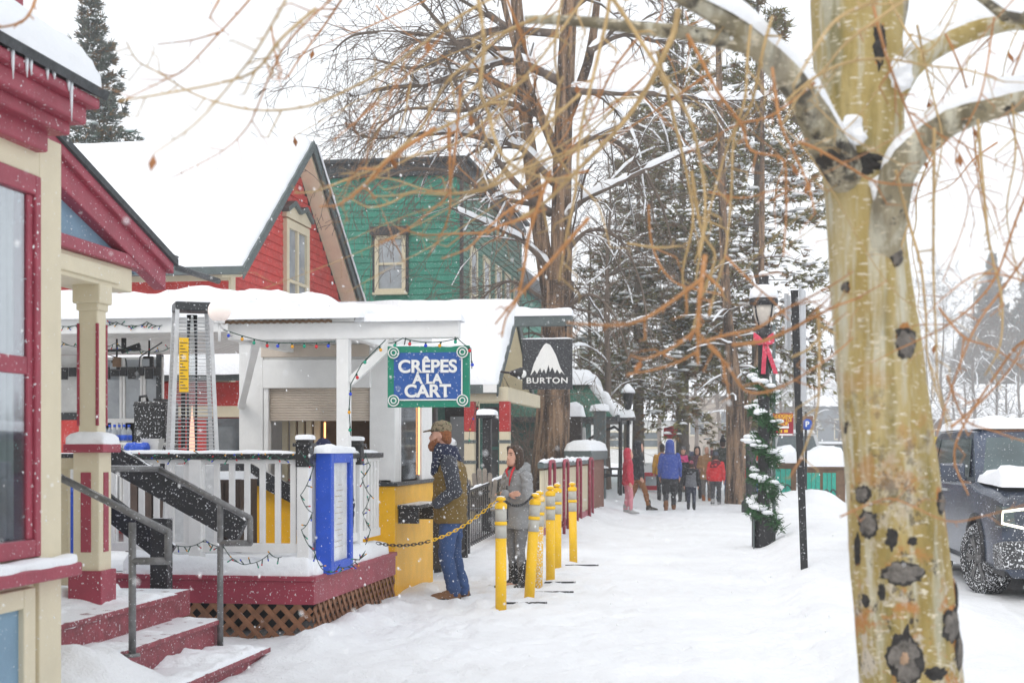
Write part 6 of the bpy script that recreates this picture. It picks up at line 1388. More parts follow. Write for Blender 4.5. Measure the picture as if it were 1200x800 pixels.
    m = MB(); m.hexa([(-hw * .93, y0 - .05, clear + .08), (hw * .93, y0 - .05, clear + .08), (hw * .97, y0 + .3, clear + .05), (-hw * .97, y0 + .3, clear + .05), (-hw * .93, y0 - .05, zh * .55), (hw * .93, y0 - .05, zh * .55), (hw * .985, y0 + .3, zh * .52), (-hw * .985, y0 + .3, zh * .52)]); m.build('bumper', mat('slushy_bumper', (.05, .052, .055), .5, .5, 6., .1, 30, dust=1.5), t, local=True, bevel=.04)
    for s in (-1, 1):
        m = MB(); m.hexa([(s * hw * .60 if s < 0 else hw * .60, y0 - .02, zh * .66)] * 0 or [(min(s * hw * .64, s * hw * .95), y0 + .0, zh * .66), (max(s * hw * .64, s * hw * .95), y0 + .0, zh * .66), (max(s * hw * .66, s * hw * .965), y0 + .25, zh * .66), (min(s * hw * .66, s * hw * .965), y0 + .25, zh * .66), (min(s * hw * .64, s * hw * .93), y0 + .02, zh * .84), (max(s * hw * .64, s * hw * .93), y0 + .02, zh * .84), (max(s * hw * .66, s * hw * .95), y0 + .25, zh * .86), (min(s * hw * .66, s * hw * .95), y0 + .25, zh * .86)]); hl = m.build('headlight', M['carglass'], t, local=True, bevel=.015)
        m = MB(); m.tube([(s * hw * .66, y0 - .018, zh * .83), (s * hw * .93, y0 - .005, zh * .80), (s * hw * .935, y0 - .003, zh * .70), (s * hw * .72, y0 - .018, zh * .66)], .015, 8); m.build('light_strip', emit('daytime_lamp', (1, .97, .8), 1.4), hl, local=True)
    m = MB(); m.box(-.22, .22, y0 - .07, y0 - .05, clear + .2, clear + .32); m.build('number_plate', M['letter'], t, local=True)
    # snow on hood and roof
    m = MB(); snow_box(m, -wr * .95, wr * .95, y0 + (wst - .01) * L, y0 + (rear - .05) * L, zr, .14 * snowk, .22, L, .3, 16, 24)
    if snowk > .5: snow_pad(m, lambda u, v: V(u, v, zh + .0 + .02 * (v - y0)), -hw * .88, hw * .88, y0 + .22, y0 + (wsb + .02) * L, .17 * snowk, .2, 18, 12, 3., .5)
    m.build('snow_cover', SNOW, t, local=True)
    return t
navy = mat('navy_car_paint', (.038, .052, .085), .25, .55, 2.2, spec=.8, dust=.6); white_p = mat('white_car_paint', (.55, .56, .57), .35, .05, 3., spec=.6, dust=.4); grey_p = mat('grey_car_paint', (.10, .105, .11), .3, .3, 3., spec=.6, dust=1.0); red_p = mat('red_car_paint', (.35, .02, .03), .3, .1, 3., spec=.6, dust=.6)
fw = PG(1161, 691); zroad = -.06
suv = vehicle('parked_suv', 'dark navy sport utility vehicle parked at the kerb with lit headlamp strip and snowy hood', 'car', (2.86 + .82, 16.85 + 1.55, zroad), .03, 5.3, 2.02, 1.93, navy, belt=.655, clear=.30, r=.41, boxy=1., steer=.30, mir=1.45)
vehicle('parked_van', 'white van facing this way, half hidden behind the garlanded lamp', 'van', (PD(930, 540, 55).x, PD(930, 540, 55).y, .1), .05, 5.2, 2.0, 2.1, white_p, hood=.16, wsb=.2, wst=.33, rear=.98, belt=.58, r=.36, detail=False)
vehicle('parked_car', 'dark grey crossover with headlamps on, behind the turquoise planters', 'car', (PD(969, 540, 56).x, PD(969, 540, 56).y, .12), .05, 4.7, 1.85, 1.68, grey_p, belt=.58, r=.36, detail=False, snowk=.6)
vehicle('parked_car', 'red car far up the road, mostly behind the grey crossover', 'car', (PD(985, 530, 72).x, PD(985, 530, 72).y, .2), .0, 4.6, 1.85, 1.6, red_p, r=.34, detail=False)
vehicle('parked_car', 'white car parked up the road beyond the navy vehicle', 'car', (PD(1122, 530, 42).x, PD(1122, 530, 42).y, 0.), .0, 4.8, 1.9, 1.7, white_p, r=.35, detail=False)
vehicle('parked_car', 'dark car farther up the road behind the white car', 'car', (PD(1096, 530, 58).x, PD(1096, 530, 58).y, .1), .0, 4.7, 1.85, 1.6, grey_p, r=.35, detail=False)
vehicle('parked_car', 'silver hatchback at the far end of the parked row', 'car', (PD(1012, 530, 80).x, PD(1012, 530, 80).y, .2), .0, 4.4, 1.8, 1.55, mat('silver_car_paint', (.3, .31, .32), .3, .1, 3., dust=.6), r=.33, detail=False)

# ================================================================ green-awning shop up the walk
D_ = 37.; aw = thing('awning_shop', 'dark timber shop front with green hipped awning and snow clinging to it', 'shop', PD(680, 560, D_))
a = PD(668, 488, D_); b = PD(722, 488, D_); zt = PD(690, 449, D_).z
y0 = a.y; m = MB(); m.rings([[V(a.x - 3, y0, a.z), V(b.x, y0, a.z), V(b.x, y0 + 5, a.z), V(a.x - 3, y0 + 5, a.z)], [V(a.x - 3, y0 + .9, zt), V(b.x - .75, y0 + .9, zt), V(b.x - .75, y0 + 4, zt), V(a.x - 3, y0 + 4, zt)]], smooth=False); m.build('awning', mat('green_awning', (.012, .10, .06), .6, .2, 4., dust=.8), aw)
m = MB(); m.box(a.x - 3.05, b.x + .05, y0 - .05, y0 + 5, a.z - .12, a.z - .002); m.build('awning_edge', M['darktrim'], aw)
m = MB(); snow_box(m, a.x - 3, b.x - .7, y0 + .7, y0 + 4.2, zt, .4, .4, 3., .5); snow_line(m, [(b.x - .72, y0 + .9, zt), (b.x + .05, y0 + .0, a.z)], .2, .2, 2., .6, .1); m.build('awning_snow', SNOW, aw)
m = MB(); m.box(a.x - 3, a.x + .1, y0 + 1, y0 + 4.5, 0, a.z - .12); m.build('front_wall', M['teal'], aw)
window(aw, (a.x - .55, y0 + .98, 1.5), .8, 1.3, 'y', M['cream'], M['farglass'], .08, .05, True, False, True)
p = PD(703, 560, D_ - .8); m = MB(); m.cbox((p.x, p.y, 1.1), .30, .30, 2.9); m.build('awning_post', M['trimgrey'], aw, bevel=.01)
m = MB(); snow_box(m, p.x - .25, p.x + .25, p.y - .25, p.y + .25, 2.55, .2, .15, 1.); m.build('post_snow', SNOW, aw)
p = PD(667, 545, 33.5); kz = thing('timber_kiosk', 'dark timber notice kiosk with a rounded snow cap next to the big trunk', 'kiosk', (p.x, p.y, .3))
m = MB(); m.box(p.x - .3, p.x + .28, p.y, p.y + .35, .2, 2.35); m.build('kiosk_body', mat('dark_timber', (.045, .035, .03), .8, .3, 6., dust=.6), kz, bevel=.015)
m = MB(); snow_box(m, p.x - .36, p.x + .36, p.y - .1, p.y + .45, 2.35, .34, .25, 4.); m.build('kiosk_snow', SNOW, kz)
p = PD(681, 540, 34); sg = thing('shield_sign', 'pale shield-shaped sign hanging beside the timber kiosk, dusted with snow', 'sign', (p.x, p.y, .5))
m = MB(); m.prism([(p.x - .1, p.y, 2.1), (p.x + .1, p.y, 2.1), (p.x + .13, p.y, 1.5), (p.x, p.y, .75), (p.x - .13, p.y, 1.5)], (0, .05, 0)); m.build('shield', M['white_old'], sg, bevel=.01); m = MB(); m.tube([(p.x - .18, p.y + .05, .2), (p.x - .18, p.y + .05, 2.4), (p.x + .05, p.y + .05, 2.4)], .03, 6); m.build('bracket', M['black'], sg)
# dark pipe handrails and hanging lantern
hr = thing('ramp_railing', 'black looping pipe handrails beside the ramp under the green awning', 'railing', PD(710, 580, 36))
m = MB()
R3 = lambda px, py, D=36.: PD(px, py, D)
for L3 in ([(688, 536), (700, 548), (712, 549), (716, 551), (716, 556), (712, 558), (698, 558)], [(690, 545), (700, 556), (715, 556)], [(715, 549), (737, 549), (739, 553), (737, 557), (716, 557)], [(725, 548), (725, 578)], [(731, 556), (731, 578)], [(692, 540), (692, 572)], [(705, 552), (705, 578)], [(728, 545), (728, 492)]): m.tube([R3(*q) for q in L3], .032, 7)
m.build('pipe', M['black'], hr)
m = MB(); snow_line(m, [R3(688, 535), R3(700, 547), R3(713, 548)], .08, .06, 3., .4, .1); m.build('pipe_snow', SNOW, hr)
hl = thing('walk_lantern', 'black lantern lamp on a curved arm above the far railing, roof white with snow', 'lantern', PD(735, 560, 38))
m = MB(); m.tube([PD(727, 580, 38), PD(727, 494, 38)], .05, 8); m.tube([PD(727, 505, 38), PD(720, 500, 38), PD(700, 508, 38), PD(690, 515, 38)], .04, 8); m.build('pole', M['black'], hl)
c = PD(736, 466, 38); m = MB(); m.lathe([(.08, c.z - .3), (.16, c.z + .1), (.19, c.z + .12), (.05, c.z + .28), (.02, c.z + .36)], c * 1 - V(0, 0, c.z), 8); m.tube([(c.x, c.y, c.z - .3), (c.x, c.y, .3)], .045, 8); m.build('lantern_head', M['black'], hl)
m = MB(); m.lathe([(.2, c.z + .13), (.17, c.z + .22), (.05, c.z + .36), (.01, c.z + .38)], c - V(0, 0, c.z), 10); m.build('lantern_snow', SNOW, hl); m = MB(); a = PD(722, 489, 38); b = PD(744, 480, 38); snow_box(m, a.x, b.x, a.y - .1, a.y + .35, a.z, .25, .2, 2.); m.build('bracket_snow', SNOW, hl)
m = MB(); m.box(a.x, b.x, a.y - .1, a.y + .35, a.z - .08, a.z); m.build('bracket_board', M['darktrim'], hl)
# dark post with snow cap beyond the walkers
dp = PG(880, 590, .2); dk = thing('trash_post', 'dark cylindrical bollard with ribbed foot behind the leaning trunk', 'bollard', G(dp.x, dp.y - .5))
m = MB(); z = gz(dp.x, dp.y); m.lathe([(.24, z - .1), (.24, z + .25), (.16, z + .35), (.13, z + .5), (.13, z + 1.8), (.02, z + 1.85)], (dp.x, dp.y - .5, 0), 14); m.build('post', M['black'], dk)
# ================================================================ trees
def limb(mb, pts, rad, n=7, wob=0., seed=0):
    """smooth tapering branch through points (Catmull-Rom)"""
    P = [Vector(p) for p in pts]; out = []; rr = []
    if not hasattr(rad, '__len__'): rad = [rad] * len(P)
    for i in range(len(P) - 1):
        a, b, c, d = P[max(i - 1, 0)], P[i], P[i + 1], P[min(i + 2, len(P) - 1)]
        k = max(2, min(8, int((c - b).length / max(.02, rad[i] * 2.5))))
        for j in range(k):
            t = j / k; q = .5 * ((2 * b) + (c - a) * t + (2 * a - 5 * b + 4 * c - d) * t * t + (3 * b - a - 3 * c + d) * t ** 3)
            r = rad[i] + (rad[i + 1] - rad[i]) * t
            if wob: r *= 1 + wob * nz(len(out) * .6 + seed, seed)
            out.append(q); rr.append(r)
    out.append(P[-1]); rr.append(rad[-1]); mb.tube(out, rr, n)
    return out, rr
def grow(mb, p, d, L, r, lev, rng, droop=.12, n=4, snow=None, spread=.8, minr=.004):
    k = max(3, int(L / (.35 if lev > 1 else .5))); pts = [p]; rad = [r]; q = p.copy(); dd = d.normalized()
    for i in range(k):
        dd = (dd + V(rng.gauss(0, .14), rng.gauss(0, .14), rng.gauss(0, .14) - droop * (i + 1) / k)).normalized()
        q = q + dd * (L / k); pts.append(q.copy()); rad.append(max(minr, r * (1 - .75 * (i + 1) / k)))
    mb.tube(pts, rad, n if lev > 1 else 6, False)
    if snow is not None and lev >= 2 and r > .018 and rng.random() < .7:
        snow_line(snow, [p_ + V(0, 0, rad[i] * .7) for i, p_ in enumerate(pts)], r * 2.2, r * 1.5, rng.random() * 9, .6, .25, .4)
    if lev <= 0: return
    nb = int(L / (.30 if lev == 1 else .55)) + 1
    for i in range(nb):
        f = rng.uniform(.15, 1.); j = min(k - 1, int(f * k)); b = pts[j].lerp(pts[j + 1], f * k - j)
        t = (pts[j + 1] - pts[j]).normalized(); s = V(rng.gauss(0, 1), rng.gauss(0, 1), rng.gauss(0, .7)); s = (s - t * s.dot(t)).normalized()
        grow(mb, b, t * .75 + s * spread, L * rng.uniform(.28, .5), max(minr, rad[j] * .55), lev - 1, rng, droop, n, snow, spread, minr)

# ---- old cottonwood beside the square sign
CD = 31.5; ct = thing('cottonwood_tree', 'huge bare cottonwood with furrowed brown bark and drooping snowy twigs', 'tree', PG(645, 609, 0) * 0 + V(PD(645, 560, CD).x, PD(645, 560, CD).y, 0))
m = MB(); q = lambda px, py, D=CD: PD(px, py, D); rng = random.Random(21)
g0 = q(645, 610); g0.z = .1
def trunk(mb, pts, rad, n=22, ridge=.10, seed=0.):
    P = []; Rr = []
    mb2 = MB(); out, rr_ = limb(mb2, pts, rad, 3); rings = []; t = 0
    ref = V(1, 0, 0)
    for i, p in enumerate(out):
        d = (out[min(i + 1, len(out) - 1)] - out[max(i - 1, 0)]).normalized(); x = (ref - d * ref.dot(d)).normalized(); y = d.cross(x)
        t += (out[i] - out[i - 1]).length if i else 0
        rings.append([p + (x * cos(2 * pi * k / n) + y * sin(2 * pi * k / n)) * rr_[i] * (1 + ridge * (nz(k * 1.9 + seed, t * .5, seed) + .7 * (1 if k % 3 == 0 else -.35) * nz(k * .7, t * .35, seed + 4) + .5 * nz(k * 3.1, t * 2.2, seed))) for k in range(n)])
    mb.rings(rings)
trunk(m, [q(644, 640), q(645, 560), q(647, 500), q(650, 440), q(653, 380), q(654, 330)], [.60, .44, .36, .34, .34, .35], 30, .13)
trunk(m, [q(655, 350), q(658, 290), q(658, 230), q(660, 150), q(664, 70), q(668, -20), q(670, -90)], [.27, .24, .215, .20, .19, .17, .14], 22, .12, 3.)
trunk(m, [q(645, 345), q(636, 290), q(626, 220), q(616, 140), q(610, 60), q(602, -40), q(598, -100)], [.20, .18, .165, .15, .135, .115, .09], 18, .12, 6.)
trunk(m, [q(657, 190, CD - .2), q(640, 150, CD - .4), q(622, 110, CD - .6), q(606, 60, CD - 1), q(592, 10, CD - 1), q(580, -50, CD - 1)], [.12, .105, .09, .075, .06, .045], 12, .1, 8.)
trunk(m, [q(664, 140, CD + .2), q(680, 100, CD + .3), q(692, 60, CD + .5), q(700, 0, CD + .6), q(705, -60, CD + .6)], [.13, .115, .10, .08, .06], 12, .1, 9.)
m.build('trunk', M['bark'], ct)
br = MB(); bs_ = MB()
majors = [([(650, 215), (610, 172), (578, 165), (534, 155), (490, 158), (429, 160), (405, 143)], .10, -.6), ([(655, 95), (600, 71), (545, 85), (501, 98), (449, 104), (410, 112)], .12, -1), ([(655, 40), (586, 36), (550, 47), (517, 69), (480, 80), (440, 70)], .10, .5), ([(645, 250), (620, 230), (585, 190), (540, 110), (520, 60)], .10, -1.2),
          ([(610, 110), (570, 90), (530, 45), (500, 10), (470, -30)], .09, -1), ([(625, 190), (590, 130), (560, 80), (540, 20), (525, -40)], .09, .8), ([(605, 40), (560, 10), (500, -20), (450, -30)], .09, .2), ([(662, 105), (707, 108), (767, 110), (840, 117), (899, 114)], .11, -.8), ([(655, 265), (681, 236), (734, 210), (790, 184), (830, 170)], .09, -1.0),
          ([(650, 320), (614, 283), (588, 270), (559, 257), (527, 243)], .075, -1.3), ([(690, 60), (730, 40), (780, 50), (830, 40)], .09, .6), ([(665, 180), (700, 160), (740, 180), (775, 240), (790, 300)], .08, .4), ([(660, 300), (690, 270), (725, 280), (750, 330), (760, 390)], .06, -.5), ([(655, 370), (690, 345), (720, 370), (740, 430)], .05, -1.2), ([(648, 400), (620, 390), (590, 410), (565, 445)], .035, -1.), ([(650, 360), (600, 330), (565, 350), (540, 390)], .045, -1.2), ([(668, 10), (720, -20), (780, -20), (850, -10)], .09, 0.),
          ([(640, 140), (590, 120), (540, 130), (470, 130), (420, 180)], .07, -1.6), ([(630, 240), (580, 230), (520, 200), (460, 205), (420, 240)], .06, -1.8), ([(612, 60), (560, 55), (490, 40), (420, 40), (390, 60)], .08, 1.2)]
for i, (pp_, r, dd) in enumerate(majors):
    P = [q(x, y, CD + dd * j / (len(pp_) - 1) * 1.6) for j, (x, y) in enumerate(pp_)]
    out, rr_ = limb(br, P, [r * (1 - .8 * j / (len(P) - 1)) for j in range(len(P))], 7, .1, i)
    if i in (0, 1, 7, 8, 9, 5, 10): snow_line(bs_, [p + V(0, 0, rr_[j] * .75) for j, p in enumerate(out)], r * 1.7, r * 1.2, i, .6, .2, .35)
    L = sum((out[j + 1] - out[j]).length for j in range(len(out) - 1)); nb = int(L / .17)
    for b in range(nb):
        j = min(len(out) - 2, int(len(out) * rng.uniform(.08, 1))); t = (out[j + 1] - out[j]).normalized(); s = V(rng.gauss(0, 1), rng.gauss(0, .8), rng.gauss(-.15, .8)); s = (s - t * s.dot(t)).normalized()
        grow(br, out[j], t * .8 + s * .8, rng.uniform(.8, 2.2), max(.009, rr_[j] * .4), 2, rng, .22, 4, bs_, .9, .005)
for k in range(16):    # water sprouts on the trunk
    p = q(650 + rng.uniform(-14, 14), rng.uniform(330, 470), CD - .6); grow(br, p, V(rng.choice((-1, -1, 1)) * 1, -.4, .2), rng.uniform(.7, 1.6), .012, 2, rng, .3, 4, None, .9, .0045)
cr = br.build('crown', M['twig'], ct); bs_.build('branch_snow', SNOW, cr)['kind'] = 'stuff'

# ---- conifers
def conifer(name, label, loc, h, rad, nw, seed, needle, z0=.1, dens=1., lean=0., bark='barkgrey', gap=.0, pine=True, snowk=.5, group=None, taper=1., rz=0., trunk_r=None, blade=(.22, .05)):
    rng = random.Random(seed); t = thing(name, label, 'tree', loc, rz, group)
    m = MB(); tr = trunk_r or h * .0125
    trunk(m, [V(lean * f * h, 0, -.4 + f * (h + .4)) for f in (0, .06, .2, .4, .6, .8, 1.)], [tr * k for k in (1.35, 1.1, .95, .75, .5, .28, .04)], 14, .10, seed); tk = m.build('trunk', M[bark], t, local=True)
    f_ = MB(); f_.cur = 0; sn = MB(); bb = MB()
    for i in range(nw):
        u = rng.random() ** .85; z = h * (z0 + (1 - z0) * u * .985); l = rad * ((1 - u) ** taper) * rng.uniform(.55, 1.1) + .15
        if rng.random() < gap: continue
        a = rng.uniform(0, 2 * pi); d = V(cos(a), sin(a), rng.uniform(.0, .25) + .35 * u); p = V(lean * z, 0, z); k = max(3, int(l / .3)); pts = [p.copy()]
        for j in range(k): d = (d + V(rng.gauss(0, .08), rng.gauss(0, .08), -.13 * (1 - u) + .10 * (j / k))).normalized(); p = p + d * l / k; pts.append(p.copy())
        bb.tube(pts, [max(.006, .028 * (l / rad) * (1 - .85 * j / k)) for j in range(k + 1)], 4, False)
        ns = int((3 + l * 13) * dens)
        for s in range(ns):
            f = rng.uniform(.22 if pine else .1, 1.02) ** (.7 if pine else .9); j = min(k - 1, int(f * k)); c = pts[j].lerp(pts[j + 1], min(1.2, f * k - j)); tt = (pts[j + 1] - pts[j]).normalized()
            sd = V(-tt.y, tt.x, rng.gauss(0, .35)); off = rng.gauss(0, 1) * .20 * l * (1.1 - f * .7); c = c + sd * off + V(0, 0, -.06 * abs(off) + rng.gauss(0, .05))
            dr = (tt + sd * (1 if off > 0 else -1) * rng.uniform(.2, .9) + V(0, 0, rng.uniform(-.1, .4))).normalized()
            f_.cur = 1 if rng.random() < .24 else 0
            for b in range(6):
                bd = (dr + V(rng.gauss(0, .5), rng.gauss(0, .5), rng.gauss(0, .4))).normalized() * blade[0] * rng.uniform(.6, 1.2); w_ = bd.cross(V(rng.gauss(0, 1), rng.gauss(0, 1), rng.gauss(0, 1))).normalized() * blade[1]
                f_.add([c - w_ * .5, c + w_ * .5, c + bd + w_ * .2, c + bd - w_ * .2], [(0, 1, 2, 3)])
            if rng.random() < snowk * (.42 if pine else .25):
                R = rng.uniform(.06, .17) * (1.2 if l > 1.2 else .8); top = c + V(0, 0, .07); n6 = 6; ex = rng.uniform(1, 1.8)
                ring = [top + V(R * ex * cos(2 * pi * q_ / n6 + .3) * rng.uniform(.7, 1.2) * (1 if abs(tt.x) > .6 else .8), R * sin(2 * pi * q_ / n6 + .3) * rng.uniform(.7, 1.2), -.02 * R) for q_ in range(n6)]; r2 = [top + (p_ - top) * .6 + V(0, 0, R * .42) for p_ in ring]
                sn.add(ring + r2 + [top + V(0, 0, R * .52)], [(q_, (q_ + 1) % n6, n6 + (q_ + 1) % n6, n6 + q_) for q_ in range(n6)] + [(n6 + q_, n6 + (q_ + 1) % n6, 2 * n6) for q_ in range(n6)] + [tuple(range(n6 - 1, -1, -1))], True)
    bo = bb.build('branches', M[bark], t, local=True); f_.build('crown', [M[needle], M['needle_brown']], t, local=True)
    if sn.f: sn.build('branch_snow', SNOW, bo, local=True)['kind'] = 'stuff'
    return t
def at(px, D, z=None): p = PD(px, 530, D); p.z = gz(p.x, p.y) if z is None else z; return p
c1 = conifer('pine_tree', 'tall snow-flecked pine rising behind the garlanded lamp', at(888, 45), 17.5, 4.2, 220, 1, 'needle', .22, .85, gap=.1)
c2 = conifer('pine_tree', 'bushy snow-flecked pine over the walkers, its lowest boughs white', at(800, 50), 18, 4.2, 220, 2, 'needle', .21, .85, gap=.1)
dup(c1, 'pine behind the green awning with its lower boughs low over the walk', at(748, 47), 2.1, (.9, .9, .72))
dup(c1, 'dim pine far behind the big cottonwood', at(700, 150), 4., (1.2, 1.2, 1.1))
dup(c2, 'dim snowy pine beyond the sign post at the road edge', at(930, 190), 2.8, (1.1, 1.1, .9))
conifer('spruce_tree', 'slim dark spruce spire rising behind the snowy roof at the far left', at(118, 48, 0), 17.2, 2.4, 300, 5, 'needle_grey', .3, .9, lean=-.02, pine=False, snowk=.5, taper=.8)
g1 = conifer('spruce_tree', 'grey misty spruce behind the parked vehicle on the right', at(1163, 205, 1.2), 28.5, 7.2, 330, 6, 'needle_grey', .06, .8, pine=False, snowk=.6, blade=(.62, .16))
dup(g1, 'second misty spruce at the right edge, taller and farther back', at(1204, 225, 1.2), 1.4, (1.1, 1.1, 1.0))
dup(g1, 'faint misty spruce low between the bare aspens', at(1128, 260, 1.5), 2.4, (.9, .9, .75))

# trunk between the walkers and the lamp (split, grey brown)
lt = thing('pine_trunk_tree', 'old pine with a rough split grey-brown trunk next to the walkers', 'tree', at(862, 41)); m = MB(); D_ = 41.
trunk(m, [PD(866, 615, D_), PD(865, 580, D_), PD(864, 550, D_), PD(863, 510, D_), PD(862, 470, D_), PD(858, 420, D_), PD(850, 340, D_), PD(846, 200, D_), PD(842, 60, D_), PD(840, -30, D_)], [.48, .37, .32, .29, .26, .18, .13, .11, .08, .05], 20, .13, 2.); trunk(m, [PD(868, 520, D_), PD(876, 490, D_), PD(884, 450, D_), PD(890, 400, D_), PD(893, 250, D_), PD(893, 60, D_)], [.18, .15, .12, .10, .08, .05], 14, .12, 5.)
m.build('trunk', M['bark'], lt); rng = random.Random(77); m = MB(); s2 = MB()
for k in range(26): py = rng.uniform(300, 480); p = PD(855 + rng.uniform(-4, 25), py, D_); grow(m, p, V(rng.gauss(0, 1), rng.gauss(-.3, .6), .1), rng.uniform(.8, 2), .03, 2, rng, .25, 4, s2)
kr = m.build('crown', M['twig'], lt); s2.build('branch_snow', SNOW, kr)['kind'] = 'stuff'

# bare broadleaf trees
def bare(name, label, loc, h, seed, mt='twiggrey', r=.09, lev=3, nb=26, spread=.9, droop=.02, group=None, minr=.006):
    rng = random.Random(seed); t = thing(name, label, 'tree', loc, 0, group); m = MB()
    pts = [V(.03 * h * nz(f * 3, seed), .03 * h * nz(f * 3, seed + 5), f * h - .3 * (f == 0)) for f in (0, .15, .3, .5, .7, .85, 1)]
    out, rr_ = limb(m, pts, [r * k for k in (1.2, 1, .9, .7, .5, .3, .1)], 8, .1, seed); m.build('trunk', M[mt], t, local=True); m = MB(); s2 = MB()
    for b in range(nb):
        j = min(len(out) - 2, int(len(out) * rng.uniform(.2, 1))); a = rng.uniform(0, 2 * pi); grow(m, out[j], V(cos(a) * spread, sin(a) * spread, .75), h * rng.uniform(.14, .3), max(minr, rr_[j] * .45), 2, rng, droop, 4, s2, .8, minr)
    c = m.build('crown', M[mt], t, local=True)
    if s2.f: s2.build('branch_snow', SNOW, c, local=True)['kind'] = 'stuff'
    return t
a1 = bare('aspen_sapling', 'slim bare aspen with pale upright trunk behind the parked vehicle', at(1142, 120), 15., 3, 'twiggrey', .16, minr=.010)
a2 = bare('aspen_sapling', 'bare twiggy aspen at the far road edge left of the misty spruce', at(1105, 115), 13.5, 4, 'twiggrey', .15, minr=.010)
for i, (px, D, s, lb) in enumerate(((1118, 82, .9, 'thin'), (1180, 75, .85, 'crooked'), (1086, 90, .95, 'slight'), (1155, 95, 1., 'tall'), (1195, 64, .8, 'short'), (1092, 74, .7, 'stunted'), (1168, 66, .75, 'many-twigged'), (1130, 76, .8, 'straight'))):
    dup((a1, a2)[i % 2], lb + ' bare aspen in the pale thicket along the far side of the road', at(px, D * 1.75), i * 1.3, s, 'bare aspens across the road'); 
b1_ = bare('bare_tree', 'leafless twiggy brown tree over the green awning, full of snow', at(712, 42), 10, 8, 'twig', .11, 3, 46, 1., .14, None, .007)
for i, (px, D, s, lb) in enumerate(((735, 55, 1., 'leafless tree behind the hanging lantern'), (690, 50, .9, 'leafless tree right behind the cottonwood trunk'), (775, 64, .95, 'leafless tree behind the red banner'), (815, 72, 1., 'leafless tree at the head of the walk'), (840, 80, 1.1, 'faint leafless tree where the walk vanishes'), (915, 76, .8, 'faint leafless tree over the white van'), (955, 95, .7, 'faint leafless tree above the grey crossover'), (985, 100, .75, 'faint leafless tree beside the aspen at the road end'), (875, 90, 1., 'faint leafless tree behind the lamp post'))):
    dup(b1_, lb, at(px, D if D < 60 else D * 1.7), i * 1.1, s if D < 60 else s * 1.6)
def shrub(label, loc, h, w_, seed, mt='twig'):
    rng = random.Random(seed); t = thing('bare_shrub', label, 'shrub', loc); m = MB(); s2 = MB()
    for k in range(40): a = rng.uniform(0, 2 * pi); grow(m, V(rng.gauss(0, .15), rng.gauss(0, .15), 0), V(cos(a) * w_, sin(a) * w_, 1), h * rng.uniform(.6, 1), .016, 2, rng, .15, 4, s2)
    c = m.build('stems', M[mt], t, local=True); s2.build('twig_snow', SNOW, c, local=True) if s2.f else None
    return t
shrub('tangle of bare stems at the foot of the green side wall', at(630, 36), 3.2, .8, 4)

# far buildings in the mist
def farhouse(label, px, D, w_, d_, h, wallm, zroof, nwin=3):
    p = at(px, D); t = thing('distant_house', label, 'house', p); x, y, z = p
    m = MB(); m.box(x - w_ / 2, x + w_ / 2, y, y + d_, z - 1, z + h); m.build('wall', wallm, t)
    m = MB(); m.prism([(x - w_ / 2 - .4, y - .4, z + h), (x - w_ / 2 - .4, y + d_ + .4, z + h), (x - w_ / 2 - .4, y + d_ / 2, z + h + zroof)], (w_ + .8, 0, 0)); rf = m.build('roof', M['asphalt'], t)
    m = MB(); snow_pad(m, lambda u, v: V(u, v, z + h + (v - y + .4) * zroof / (d_ / 2 + .4)), x - w_ / 2 - .4, x + w_ / 2 + .4, y - .45, y + d_ / 2, .35, .3, 20, 10, px, .2); m.build('roof_snow', SNOW, rf)
    for k in range(nwin): window(t, (x - w_ / 2 + (k + .5) * w_ / nwin, y, z + h * .55), w_ / nwin * .5, h * .4, 'y', M['cream'], M['farglass'], .12, .06, True, False, True)
farhouse('dim low house with snowy roof behind the right-hand vehicle', 1180, 150, 18, 13, 4.4, M['brown'], 3.8)
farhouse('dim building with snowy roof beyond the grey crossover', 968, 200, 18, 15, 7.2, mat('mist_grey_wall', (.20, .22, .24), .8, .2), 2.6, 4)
farhouse('dim tan building at the head of the walk behind the pines', 835, 210, 18, 16, 9.0, mat('tan_wall', (.34, .27, .2), .8, .2), 2.4, 4)
farhouse('dim building with snowy roof glimpsed under the green awning', 722, 120, 9, 9, 3.6, M['white_old'], 1.6, 3)
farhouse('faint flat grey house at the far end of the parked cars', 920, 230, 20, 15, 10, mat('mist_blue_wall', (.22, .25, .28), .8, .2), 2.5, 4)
# snowy hillside at the far end
hm = MB(); nx_ = 60; vs = []; ys_ = [270 + 14 * j for j in range(14)]
for y in ys_:
    for i in range(nx_ + 1):
        x = -260 + 760 * i / nx_; k = (y - 270) / 180; vs.append((x, y, .3 + k * (14 + 9 * nz(x * .012, 3.) + 3 * nz(x * .05, y * .05)) - .4 * (k == 0)))
hm.add(vs, [(j * (nx_ + 1) + i, j * (nx_ + 1) + i + 1, (j + 1) * (nx_ + 1) + i + 1, (j + 1) * (nx_ + 1) + i) for j in range(len(ys_) - 1) for i in range(nx_)], True)
tag(hm.build('hillside', SNOW), kind='structure')
rng = random.Random(5); m = MB()
for k in range(900):
    x = rng.uniform(-200, 420); y = rng.uniform(275, 440); z = .3 + (y - 270) / 180 * 15; h = rng.uniform(5, 10); m.lathe([(h * .16, z), (h * .10, z + h * .4), (h * .11, z + h * .42), (.05, z + h)], (x, y, 0), 6)
tag(m.build('hillside_forest', M['needle_grey']), kind='stuff')
